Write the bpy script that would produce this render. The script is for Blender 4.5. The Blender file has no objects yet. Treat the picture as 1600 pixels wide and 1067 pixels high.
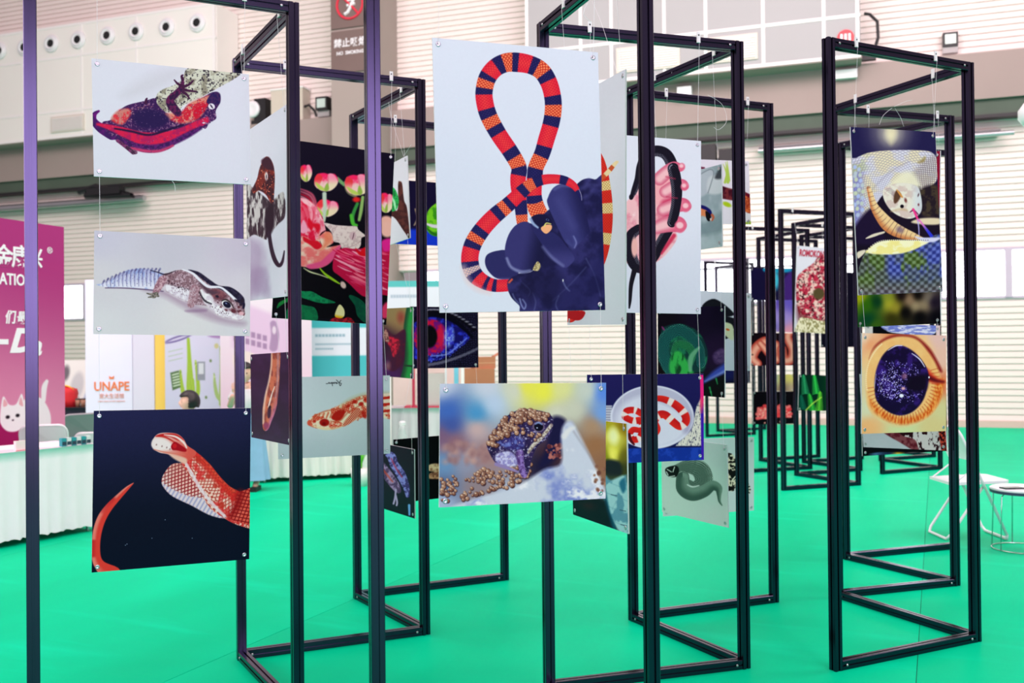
import bpy, bmesh, math, random
import numpy as np
from mathutils import Vector, Matrix

# ---------------------------------------------------------------- camera, world, lights, exposure
SC = bpy.context.scene
COL = SC.collection
F_PX, CAM_H = 1480.0, 1.536
PITCH, ROLL = math.radians(0.445), math.radians(-0.55)
cam = bpy.data.cameras.new('camera'); CAM = bpy.data.objects.new('camera', cam); COL.objects.link(CAM)
cam.sensor_width = 36.0; cam.lens = F_PX * 36 / 1600; cam.clip_end = 200
CAM.matrix_world = Matrix.Translation((0, 0, CAM_H)) @ Matrix.Rotation(math.pi / 2 + PITCH, 4, 'X') @ Matrix.Rotation(ROLL, 4, 'Z')
cam.dof.use_dof = True; cam.dof.focus_distance = 3.9; cam.dof.aperture_fstop = 3.2
SC.camera = CAM
SC.view_settings.view_transform = 'Standard'; SC.view_settings.look = 'None'
SC.view_settings.gamma = 1; SC.view_settings.use_curve_mapping = False
SC.view_settings.exposure = 0.0

W_ = bpy.data.worlds.new('hall_light'); SC.world = W_; W_.use_nodes = True
bg = W_.node_tree.nodes['Background']; bg.inputs[0].default_value = (1.0, 0.82, 0.86, 1); bg.inputs[1].default_value = 0.36

def area(name, loc, target, sx, sy, power, color):
    l = bpy.data.lights.new(name, 'AREA'); l.shape = 'RECTANGLE'; l.size = sx; l.size_y = sy; l.energy = power; l.color = color
    o = bpy.data.objects.new(name, l); COL.objects.link(o); o.location = loc
    o.rotation_euler = (Vector(target) - Vector(loc)).to_track_quat('-Z', 'Y').to_euler()
    return o
# tall windows of the hall behind the photographer
area('window_light', (5.8, -9.0, 3.7), (5.8, 5, 3.7), 5.8, 5.4, 1000, (0.76, 0.60, 0.88))
area('side_fill', (-12.5, 1.0, 4.6), (0, 4.5, 1.6), 6.0, 4.0, 900, (1.0, 0.84, 0.90))  # unseen fill added at the left to brighten the boards facing that way
LAMP = (1.0, 0.81, 0.82)
for k, (x, y, tx, ty, p) in enumerate(((-5.5, -3.0, -1, 6, 760), (5.5, -3.0, 2, 6, 760), (-8.0, 9.0, -9, 18, 1120), (2.0, 10.0, 1, 20, 760), (10.0, 7.0, 9, 13, 1000))):
    area('overhead_fill' + ('.%03d' % k if k else ''), (x, y, 11.0), (tx, ty, 1.0), 8.0, 4.0, p, LAMP)  # unseen overhead panels, added to light the boards, floor and far wall
# ----------------------------------------------------------------------------
# painter: draws the printed pictures of the boards into memory, from shapes
# ----------------------------------------------------------------------------
RNG = np.random.RandomState(7)
TAB = RNG.rand(128, 128).astype(np.float32)
TAB2 = RNG.rand(128, 128).astype(np.float32)
TAB3 = RNG.rand(128, 128).astype(np.float32)

def vnoise(x, y, seed=0):
    x = x + seed * 17.3; y = y + seed * 9.7
    xi = np.floor(x).astype(np.int32); yi = np.floor(y).astype(np.int32)
    fx = x - xi; fy = y - yi
    fx = fx * fx * (3 - 2 * fx); fy = fy * fy * (3 - 2 * fy)
    a = TAB[yi & 127, xi & 127]; b = TAB[yi & 127, (xi + 1) & 127]
    c = TAB[(yi + 1) & 127, xi & 127]; d = TAB[(yi + 1) & 127, (xi + 1) & 127]
    return (a * (1 - fx) + b * fx) * (1 - fy) + (c * (1 - fx) + d * fx) * fy

def fbm(x, y, seed=0, octv=4):
    r = 0; a = .5; t = 0
    for k in range(octv):
        r = r + a * vnoise(x * 2 ** k, y * 2 ** k, seed + k * 3); t += a; a *= .55
    return r / t

def cells(x, y, seed=0):
    x = x + seed * 13.1; y = y + seed * 5.3
    xi = np.floor(x).astype(np.int32); yi = np.floor(y).astype(np.int32)
    d1 = np.full(x.shape, 9., np.float32); d2 = d1.copy(); cid = np.zeros(x.shape, np.float32)
    for j in (-1, 0, 1):
        for i in (-1, 0, 1):
            gx = xi + i; gy = yi + j
            px_ = gx + .15 + .7 * TAB[gy & 127, gx & 127]; py_ = gy + .15 + .7 * TAB2[gy & 127, gx & 127]
            d = np.sqrt((x - px_) ** 2 + (y - py_) ** 2)
            m = d < d1
            d2 = np.where(m, d1, np.minimum(d2, d)); cid = np.where(m, TAB3[gy & 127, gx & 127], cid)
            d1 = np.where(m, d, d1)
    return d1, d2 - d1, cid

def crm(P, closed=False, n=7):
    """Catmull-Rom through the points (rows of any width)."""
    P = np.array(P, float); N = len(P); out = []
    if N < 3 and not closed:
        t = np.linspace(0, 1, n + 1)[:, None]
        return P[0] * (1 - t) + P[-1] * t
    rng = range(N) if closed else range(N - 1)
    for i in rng:
        if closed:
            a, b, c, d = P[(i - 1) % N], P[i], P[(i + 1) % N], P[(i + 2) % N]
        else:
            a, b, c, d = P[max(i - 1, 0)], P[i], P[i + 1], P[min(i + 2, N - 1)]
        for k in range(n):
            t = k / n
            out.append(.5 * ((2 * b) + (c - a) * t + (2 * a - 5 * b + 4 * c - d) * t * t + (3 * b - a - 3 * c + d) * t ** 3))
    if not closed: out.append(P[-1])
    return np.array(out)

def cr(ox, oy, s):
    """converter for coordinates read from an enlarged detail of the print"""
    def f(*a):
        if len(a) == 2 and not hasattr(a[0], '__len__'): return (ox + a[0] / s, oy + a[1] / s)
        L = a[0] if len(a) == 1 else a
        return [tuple([ox + p[0] / s, oy + p[1] / s] + [q / s for q in p[2:]]) for p in L]
    return f

def mix(a, b, t):
    a = np.asarray(a, np.float32); b = np.asarray(b, np.float32)
    t = np.asarray(t, np.float32)
    if t.ndim: t = t[..., None]
    return a * (1 - t) + b * t

def sstep(a, b, x):
    t = np.clip((x - a) / (b - a + 1e-9), 0, 1); return t * t * (3 - 2 * t)

class Canvas:
    def __init__(s, quad, wm, hm, ppp=2.0):
        q = np.array(quad, float)
        hp = max(np.linalg.norm(q[3] - q[0]), np.linalg.norm(q[2] - q[1]))
        s.h = int(max(40, hp * ppp)); s.w = int(max(30, s.h * wm / hm))
        A = []; B = []
        for (u, v), (x, y) in zip([(0, 0), (1, 0), (1, 1), (0, 1)], q):
            A.append([u, v, 1, 0, 0, 0, -u * x, -v * x]); B.append(x)
            A.append([0, 0, 0, u, v, 1, -u * y, -v * y]); B.append(y)
        hh = np.linalg.solve(np.array(A), np.array(B)); s.H = np.append(hh, 1).reshape(3, 3); s.Hi = np.linalg.inv(s.H)
        u, v = np.meshgrid((np.arange(s.w) + .5) / s.w, (np.arange(s.h) + .5) / s.h)
        d = s.H[2, 0] * u + s.H[2, 1] * v + 1
        s.X = ((s.H[0, 0] * u + s.H[0, 1] * v + s.H[0, 2]) / d).astype(np.float32)
        s.Y = ((s.H[1, 0] * u + s.H[1, 1] * v + s.H[1, 2]) / d).astype(np.float32)
        s.b = np.zeros((s.h, s.w, 3), np.float32)
        s.q = q
    def sl(s, x0, y0, x1, y1):
        P = np.array([[x0, y0, 1], [x1, y0, 1], [x1, y1, 1], [x0, y1, 1]]) @ s.Hi.T
        P = P[:, :2] / P[:, 2:]
        i0 = int(np.clip(np.floor(P[:, 0].min() * s.w) - 1, 0, s.w)); i1 = int(np.clip(np.ceil(P[:, 0].max() * s.w) + 1, 0, s.w))
        j0 = int(np.clip(np.floor(P[:, 1].min() * s.h) - 1, 0, s.h)); j1 = int(np.clip(np.ceil(P[:, 1].max() * s.h) + 1, 0, s.h))
        return slice(j0, j1), slice(i0, i1)
    def put(s, R, m, col, *args):
        if m.size == 0: return
        if callable(col): col = col(s.X[R], s.Y[R], *args)
        col = np.asarray(col, np.float32)
        m = m[..., None]
        s.b[R] = s.b[R] * (1 - m) + col * m
    def fill(s, col):
        s.put((slice(0, s.h), slice(0, s.w)), np.ones((s.h, s.w), np.float32), col)
    def field(s, pts, p=2.2, eps=60.):
        """smooth out-of-focus colour field through (x, y, r, g, b) points"""
        p = min(p, 1.7)
        W = 0; C = 0
        for x, y, r, g, b in pts:
            w = 1 / ((s.X - x) ** 2 + (s.Y - y) ** 2 + eps) ** p
            W = W + w; C = C + w[..., None] * np.array([r, g, b], np.float32)
        s.b[:] = C / W[..., None]
        s.blur(max(2, int(s.h * .02)))
    def blur(s, r):
        for _ in range(3):
            for ax in (0, 1):
                a = np.concatenate([np.repeat(s.b.take([0], ax), r + 1, ax), s.b, np.repeat(s.b.take([-1], ax), r, ax)], ax)
                k = np.cumsum(a, ax, dtype=np.float64)
                n = s.b.shape[ax]; lo = k.take(range(0, n), ax); hi = k.take(range(2 * r + 1, 2 * r + 1 + n), ax)
                s.b = ((hi - lo) / (2 * r + 1)).astype(np.float32)
    def poly(s, pts, col, soft=.5, smooth=True, al=1., clip=None):
        P = crm([p[:2] for p in pts], True, 6) if smooth else np.array([p[:2] for p in pts], float)
        x0, y0 = P.min(0) - soft - 1; x1, y1 = P.max(0) + soft + 1
        R = s.sl(x0, y0, x1, y1); X = s.X[R]; Y = s.Y[R]
        if X.size == 0: return
        ins = np.zeros(X.shape, bool); N = len(P)
        oy, ox = R[0].start, R[1].start
        D = np.full(X.shape, 1e3, np.float32)
        for i in range(N):
            a = P[i]; b = P[(i + 1) % N]
            if a[1] != b[1]:
                c = ((a[1] > Y) != (b[1] > Y)) & (X < (b[0] - a[0]) * (Y - a[1]) / (b[1] - a[1]) + a[0])
                ins ^= c
            e = soft + 1
            r = s.sl(min(a[0], b[0]) - e, min(a[1], b[1]) - e, max(a[0], b[0]) + e, max(a[1], b[1]) + e)
            j = slice(max(r[0].start - oy, 0), max(r[0].stop - oy, 0)); k = slice(max(r[1].start - ox, 0), max(r[1].stop - ox, 0))
            xx = X[j, k]; yy = Y[j, k]
            if xx.size == 0: continue
            d = b - a; L = d @ d + 1e-9
            t = np.clip(((xx - a[0]) * d[0] + (yy - a[1]) * d[1]) / L, 0, 1)
            dd = np.hypot(xx - a[0] - t * d[0], yy - a[1] - t * d[1])
            D[j, k] = np.minimum(D[j, k], dd)
        sd = np.where(ins, -D, D)
        m = np.clip(.5 - sd / (2 * max(soft, .3)), 0, 1).astype(np.float32) * al
        if clip is not None: m = m * clip(X, Y)
        s.put(R, m, col)
    def stroke(s, pts, col, soft=.5, al=1., smooth=True, n=7, sides=1.):
        """pts: (x, y, radius). colour may be f(X, Y, arc length, -1..1 across, signed)"""
        P = crm(pts, False, n) if smooth else np.array(pts, float)
        rm = P[:, 2].max() + soft + 1
        R = s.sl(P[:, 0].min() - rm, P[:, 1].min() - rm, P[:, 0].max() + rm, P[:, 1].max() + rm)
        X = s.X[R]; Y = s.Y[R]
        if X.size == 0: return
        oy, ox = R[0].start, R[1].start
        B = np.full(X.shape, 1e3, np.float32); S = np.zeros(X.shape, np.float32); T = S.copy()
        acc = 0.
        for i in range(len(P) - 1):
            a = P[i]; b = P[i + 1]; d = b[:2] - a[:2]; L = float(np.hypot(*d)) + 1e-9
            e = max(a[2], b[2]) + soft + 1
            r = s.sl(min(a[0], b[0]) - e, min(a[1], b[1]) - e, max(a[0], b[0]) + e, max(a[1], b[1]) + e)
            j = slice(max(r[0].start - oy, 0), max(r[0].stop - oy, 0)); k = slice(max(r[1].start - ox, 0), max(r[1].stop - ox, 0))
            xx = X[j, k]; yy = Y[j, k]
            if xx.size:
                t = np.clip(((xx - a[0]) * d[0] + (yy - a[1]) * d[1]) / L ** 2, 0, 1)
                rr = a[2] + (b[2] - a[2]) * t
                ex = xx - a[0] - t * d[0]; ey = yy - a[1] - t * d[1]
                dd = np.hypot(ex, ey); q = dd - rr
                m = q < B[j, k]
                B[j, k] = np.where(m, q, B[j, k])
                S[j, k] = np.where(m, acc + t * L, S[j, k])
                sg = np.sign(d[0] * ey - d[1] * ex)
                T[j, k] = np.where(m, sg * dd / np.maximum(rr, .1), T[j, k])
            acc += L
        m = np.clip(.5 - B / (2 * max(soft, .3)), 0, 1).astype(np.float32) * al
        if callable(col): s.put(R, m, lambda x, y: col(x, y, S, T))
        else: s.put(R, m, col)
    def ell(s, cx, cy, rx, ry, col, rot=0., soft=.5, al=1.):
        r = max(rx, ry) + soft + 1
        R = s.sl(cx - r, cy - r, cx + r, cy + r); X = s.X[R] - cx; Y = s.Y[R] - cy
        if X.size == 0: return
        c, n = math.cos(rot), math.sin(rot)
        u = X * c + Y * n; v = -X * n + Y * c
        q = (np.sqrt((u / rx) ** 2 + (v / ry) ** 2) - 1) * min(rx, ry)
        s.put(R, np.clip(.5 - q / (2 * max(soft, .3)), 0, 1).astype(np.float32) * al, col)
    def specks(s, pts, n, col1, col2, r0, r1, seed=1, al=1., soft=.4):
        """n small rounded grains inside a polygon"""
        rg = np.random.RandomState(seed); P = np.array([p[:2] for p in pts], float)
        x0, y0 = P.min(0); x1, y1 = P.max(0); k = 0; tries = 0
        while k < n and tries < n * 12:
            tries += 1
            x = rg.uniform(x0, x1); y = rg.uniform(y0, y1); ins = False
            for i in range(len(P)):
                a = P[i]; b = P[(i + 1) % len(P)]
                if (a[1] > y) != (b[1] > y) and x < (b[0] - a[0]) * (y - a[1]) / (b[1] - a[1]) + a[0]: ins = not ins
            if not ins: continue
            k += 1; r = rg.uniform(r0, r1); t = rg.rand()
            s.ell(x, y, r, r * rg.uniform(.75, 1.), mix(col1, col2, t), rg.uniform(0, 3), soft, al)
    def grain(s, amp=3., sc=.35):
        """faint uneven ink"""
        s.b += ((fbm(s.X * sc, s.Y * sc, 5, 3) - .5) * 2 * amp)[..., None]

def tex(c1, c2, sc, seed=0, lo=.35, hi=.65):
    return lambda X, Y, *a: mix(c1, c2, sstep(lo, hi, fbm(X * sc, Y * sc, seed)))

def lattice(S, U, a, b):
    """snake scales: 0 at the scale edges, 1 in the middle of a scale"""
    p = S / a + U / b; q = S / a - U / b
    return np.minimum(1 - np.abs((p % 1) * 2 - 1), 1 - np.abs((q % 1) * 2 - 1))

def path_s(P, pt):
    P = crm(P, False, 7)[:, :2]; best = (1e9, 0); acc = 0
    for i in range(len(P) - 1):
        a = P[i]; d = P[i + 1] - a; L = np.hypot(*d) + 1e-9
        t = np.clip(((pt[0] - a[0]) * d[0] + (pt[1] - a[1]) * d[1]) / L ** 2, 0, 1)
        q = np.hypot(*(a + t * d - np.array(pt)))
        if q < best[0]: best = (q, acc + t * L)
        acc += L
    return best[1]

def banded(path, marks, W, C, rag=1.2):
    """colour function for a banded snake: marks = (x, y, key) at the band middles"""
    m = sorted((path_s(path, (x, y)), k) for x, y, k in marks)
    bd = [m[i][0] + (m[i + 1][0] - m[i][0]) * W[m[i][1]] / (W[m[i][1]] + W[m[i + 1][1]]) for i in range(len(m) - 1)]
    def f(X, Y, S, T):
        U = T * 12
        lat = lattice(S, U, 4.6, 5.2)
        s2 = S + (np.abs(((U / 3.) % 1) - .5) - .25) * rag * 2
        out = np.zeros(S.shape + (3,), np.float32) + np.array(C[m[0][1]](lat, T), np.float32)
        for i, b in enumerate(bd):
            out = mix(out, C[m[i + 1][1]](lat, T), np.clip((s2 - b) + .5, 0, 1))
        return out
    return f
WHITE = (221, 223, 234)

def pr_red_gecko(c):
    k = cr(140, 85, 5.08)
    c.fill(WHITE)
    c.poly(k([(240, 330), (480, 160), (760, 100), (700, 200), (430, 330)]), (212, 213, 222), 9)
    c.poly(k([(760, 130), (800, 108), (880, 118), (1000, 130), (1190, 148), (1140, 200), (1050, 250), (960, 300), (860, 350), (740, 410), (700, 470),
              (620, 460), (480, 440), (520, 350), (560, 290), (680, 240), (740, 190)]),
           lambda X, Y: mix(mix((212, 214, 196), (150, 146, 128), sstep(.4, .65, fbm(X * .13, Y * .13, 2))), (62, 55, 66), sstep(.56, .68, fbm(X * .4, Y * .4, 9))), .6)
    c.stroke(k([(72, 452, 9), (38, 478, 18), (35, 530, 26), (90, 585, 38), (180, 620, 60)]), tex((110, 25, 120), (65, 30, 95), .1))
    body = k([(100, 545), (170, 520), (220, 460), (300, 405), (440, 370), (520, 350), (540, 400), (620, 470), (730, 475), (770, 410), (900, 340), (980, 300),
              (1030, 315), (1035, 380), (1000, 450), (1003, 510), (950, 545), (920, 590), (870, 590), (700, 700), (620, 755), (500, 782), (380, 765), (250, 700), (160, 640)])
    c.poly(body, lambda X, Y: mix(mix((78, 38, 98), (48, 26, 78), fbm(X * .1, Y * .1, 3)), (176, 130, 160), sstep(.56, .72, fbm(X * .5, Y * .5, 8)) * .75), .6)
    c.poly(k([(170, 520), (220, 450), (300, 430), (330, 460), (300, 520), (250, 560)]), lambda X, Y: mix((205, 130, 120), (220, 60, 70), sstep(.45, .6, fbm(X * .25, Y * .25, 4))), 2)
    c.specks(k([(190, 480), (320, 430), (460, 380), (500, 420), (300, 540)]), 40, (225, 190, 180), (120, 60, 90), .4, 1.1, 3)
    c.poly(k([(600, 470), (720, 460), (790, 390), (900, 340), (960, 330), (940, 400), (900, 470), (850, 520), (740, 550), (640, 520)]),
           lambda X, Y: mix((222, 140, 120), (205, 40, 60), sstep(.42, .62, fbm(X * .2, Y * .2, 6))), 2)
    c.poly(k([(820, 470), (870, 410), (930, 400), (900, 460), (850, 500)]), (205, 25, 55), 1)
    c.specks(k([(600, 430), (720, 450), (860, 360), (960, 320), (940, 420), (800, 530), (640, 560)]), 90, (235, 215, 205), (90, 40, 70), .3, .9, 5)
    c.poly(k([(345, 500), (380, 450), (480, 432), (590, 470), (630, 520), (560, 580), (440, 590), (370, 560)]), (42, 27, 80), 3)
    c.stroke(k([(60, 555, 10), (160, 580, 22), (280, 622, 38), (420, 668, 50), (580, 668, 50), (730, 620, 38), (860, 555, 30), (930, 520, 24)]),
             lambda X, Y, S, T: mix((214, 32, 78), (176, 30, 92), sstep(.4, .7, fbm(X * .2, Y * .2, 2))), 1.2)
    c.stroke(k([(200, 660, 14), (330, 715, 18), (470, 735, 18), (620, 715, 20), (760, 650, 24), (880, 585, 14)]), tex((96, 36, 112), (60, 26, 88), .3), 1.5)
    c.stroke(k([(330, 745, 10), (450, 768, 11), (560, 765, 10), (660, 725, 8)]), (200, 62, 110), 1.5)
    for p in ([(200, 590, 6), (330, 612, 8), (470, 640, 8), (620, 600, 8), (740, 560, 6)],):
        c.stroke(k(p), (36, 20, 62), 1)
    c.specks(body, 260, (190, 150, 185), (60, 30, 80), .25, .6, 11, .8)
    c.stroke(k([(220, 685, 12), (290, 735, 15), (345, 780, 16)]), tex((130, 60, 110), (70, 40, 70), .4), .6)
    c.ell(*k(352, 775), 5.6, 3.6, tex((150, 100, 130), (60, 35, 60), .8), .3)
    c.stroke(k([(700, 465, 30), (650, 405, 36), (640, 360, 30), (690, 310, 26), (732, 255, 18), (738, 190, 8)]),
             lambda X, Y, S, T: mix((104, 34, 84), (52, 26, 66), sstep(.35, .6, fbm(X * .3, Y * .3, 7))), .7)
    for p in ([(735, 250), (700, 235), (672, 205)], [(740, 260), (790, 240), (822, 208)], [(745, 280), (790, 290), (845, 295)], [(740, 300), (770, 320), (792, 352)], [(738, 200), (730, 175), (740, 165)], [(445, 385), (450, 360), (455, 350)]):
        c.stroke(k([(x, y, r) for (x, y), r in zip(p, (12, 9, 5))]), (70, 30, 66), .5)
    c.poly(k([(950, 330), (1000, 298), (1036, 320), (1032, 390), (985, 400), (930, 385)]), tex((42, 30, 88), (70, 40, 90), .3), 1)
    c.ell(*k(967, 414), 5.4, 4.6, (228, 224, 234), .4); c.ell(*k(967, 414), 1, 3.6, (40, 30, 60), -.6)
    c.specks(k([(900, 500), (1000, 440), (1000, 520), (920, 585), (880, 570)]), 40, (200, 160, 190), (60, 30, 80), .4, 1, 8)
    c.ell(*k(905, 545), 2.2, 1.2, (230, 220, 230), 0)

def pr_leopard_gecko(c):
    k = cr(140, 355, 6.1)
    c.field([(150, 370, 206, 202, 218), (270, 380, 204, 200, 212), (385, 390, 206, 196, 212), (150, 440, 216, 212, 218), (300, 500, 226, 222, 224), (390, 450, 218, 210, 220), (150, 520, 222, 220, 224), (390, 520, 222, 219, 224)], 1.6)
    c.poly(k([(500, 590), (720, 600), (900, 690), (1100, 760), (1300, 860), (1480, 900), (1440, 940), (1200, 900), (950, 800), (700, 660)]), (176, 150, 172), 5, al=.75)
    c.poly(k([(920, 790), (1100, 780), (1100, 805), (940, 810)]), (150, 118, 150), 2, al=.7)
    tail = k([(65, 549), (110, 538), (150, 522), (210, 490), (260, 462), (350, 413), (450, 395), (560, 398), (640, 420), (720, 450), (690, 510), (620, 597), (450, 582), (300, 579), (180, 577)])
    c.poly(tail, lambda X, Y: mix(mix((186, 186, 222), (228, 226, 242), sstep(435, 448, Y)), (150, 170, 224), sstep(.48, .7, fbm(X * .1, Y * .1, 4)) * .7), .6)
    for i in range(15):
        x = 120 + i * 38; top = 535 - 140 * math.sin(min(1, (x - 65) / 420) * 1.57) + 4
        c.stroke(k([(x + 20, top - 2, 9), (x + 6, top + 22, 7), (x, (top + 575) / 2, 4), (x + 6, 560, 2)]), tex((80, 74, 122), (130, 128, 170), .4), .8, .85)
        c.stroke(k([(x - 6, top + 45, 4), (x - 12, (top + 590) / 2, 6), (x - 8, 560, 4)]), (240, 240, 250), .8, .7)
    c.specks(tail, 80, (70, 66, 110), (150, 170, 220), .3, .8, 2, .7)
    c.stroke(k([(150, 579, 4), (350, 581, 5), (600, 600, 5), (700, 612, 4)]), (96, 76, 110), .8)
    body = k([(700, 452), (760, 432), (820, 412), (900, 408), (1000, 425), (1090, 478), (1180, 545), (1290, 566), (1390, 610), (1462, 680), (1476, 780), (1478, 850), (1440, 886), (1380, 880),
              (1230, 845), (1120, 755), (1000, 738), (930, 715), (860, 680), (760, 632), (720, 600), (715, 520)])
    c.poly(body, lambda X, Y: mix(mix((146, 112, 122), (196, 168, 180), sstep(.4, .65, fbm(X * .3, Y * .3, 3))), (78, 48, 60), sstep(.58, .7, fbm(X * .8, Y * .8, 6)) * .8), .6)
    c.poly(k([(725, 545), (820, 560), (950, 600), (945, 710), (860, 682), (760, 632), (722, 600)]), tex((238, 232, 240), (212, 200, 214), .3), 2)
    c.specks(k([(740, 500), (950, 590), (940, 620), (740, 540)]), 46, (80, 45, 60), (60, 40, 55), .35, .9, 4)
    c.specks(k([(760, 560), (940, 620), (930, 680), (780, 620)]), 24, (120, 90, 110), (90, 60, 80), .3, .6, 9)
    c.poly(k([(1060, 590), (1120, 630), (1200, 610), (1180, 700), (1290, 770), (1400, 830), (1475, 820), (1478, 850), (1440, 886), (1370, 878), (1230, 845), (1120, 755), (1080, 700)]),
           tex((244, 240, 244), (218, 206, 218), .25), 1.5)
    c.specks(k([(1090, 650), (1260, 740), (1360, 850), (1220, 830), (1120, 740)]), 40, (90, 60, 75), (150, 130, 150), .3, .8, 15)
    c.poly(k([(1150, 600), (1220, 590), (1300, 640), (1280, 690), (1210, 690), (1160, 650)]), tex((140, 84, 92), (110, 66, 78), .3), 1.5)
    c.poly(k([(940, 404), (1040, 428), (1130, 490), (1230, 556), (1330, 568), (1410, 612), (1470, 676), (1470, 740), (1420, 720), (1330, 640), (1240, 590), (1160, 560), (1080, 500), (1000, 440)]),
           tex((52, 46, 72), (30, 26, 48), .4), .8)
    c.poly(k([(1030, 480), (1140, 590), (1230, 620), (1150, 640), (1060, 560)]), (92, 66, 80), 2)
    c.stroke(k([(885, 404, 6), (980, 440, 11), (1050, 505, 13), (1130, 565, 13), (1240, 572, 10), (1310, 618, 11), (1390, 694, 13)]), (236, 234, 244), .7)
    c.stroke(k([(580, 412, 3), (650, 430, 4), (720, 450, 5), (820, 415, 2)]), (40, 34, 46), .7)
    c.stroke(k([(1000, 590, 44), (985, 670, 42), (965, 735, 34)]), tex((196, 164, 174), (160, 118, 130), .5), 1)
    c.specks(k([(960, 570), (1030, 580), (1010, 740), (950, 740)]), 70, (110, 72, 84), (230, 220, 230), .25, .7, 21)
    c.stroke(k([(1060, 600, 8), (1085, 640, 10), (1100, 680, 8), (1090, 700, 5)]), (236, 232, 236), .6)
    c.stroke(k([(1045, 620, 5), (1080, 680, 7), (1110, 710, 8), (1160, 730, 5)]), (56, 50, 60), .7)
    c.stroke(k([(695, 500, 40), (660, 560, 38), (625, 625, 26)]), tex((206, 168, 178), (150, 104, 120), .4), 1)
    for p in ([(640, 630), (590, 640), (545, 630)], [(640, 640), (600, 660), (560, 668)], [(640, 640), (620, 665), (600, 672)], [(640, 640), (650, 655), (660, 655)]):
        c.stroke(k([(x, y, r) for (x, y), r in zip(p, (14, 11, 5))]), tex((96, 92, 84), (150, 140, 132), .6), .5)
    c.ell(*k(1305, 736), 8.4, 5.2, (240, 236, 240), .55); c.ell(*k(1308, 738), 6.6, 4.5, (22, 20, 46), .55); c.ell(*k(1300, 726), 1.6, .8, (140, 150, 200), .5)
    c.stroke(k([(1262, 700, 5), (1300, 690, 7), (1350, 730, 6), (1375, 775, 4)]), (60, 48, 50), .6)
    c.ell(*k(1468, 750), 2, 5, (30, 24, 50), .2)
    for x, y, rx, ry in ((1370, 798, 24, 18), (1432, 806, 20, 18), (1420, 762, 14, 12), (1395, 700, 18, 10), (1440, 740, 14, 10), (1300, 790, 16, 8), (1250, 760, 10, 8), (1455, 700, 16, 22), (1470, 830, 8, 14), (1215, 660, 16, 12)):
        c.ell(*k(x, y), rx / 6.1, ry / 6.1, (104, 52, 62) if y > 750 else (44, 34, 50), .4, .7)
    c.ell(*k(1445, 822), 4, 3, (232, 180, 190), 0, .8)

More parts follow.
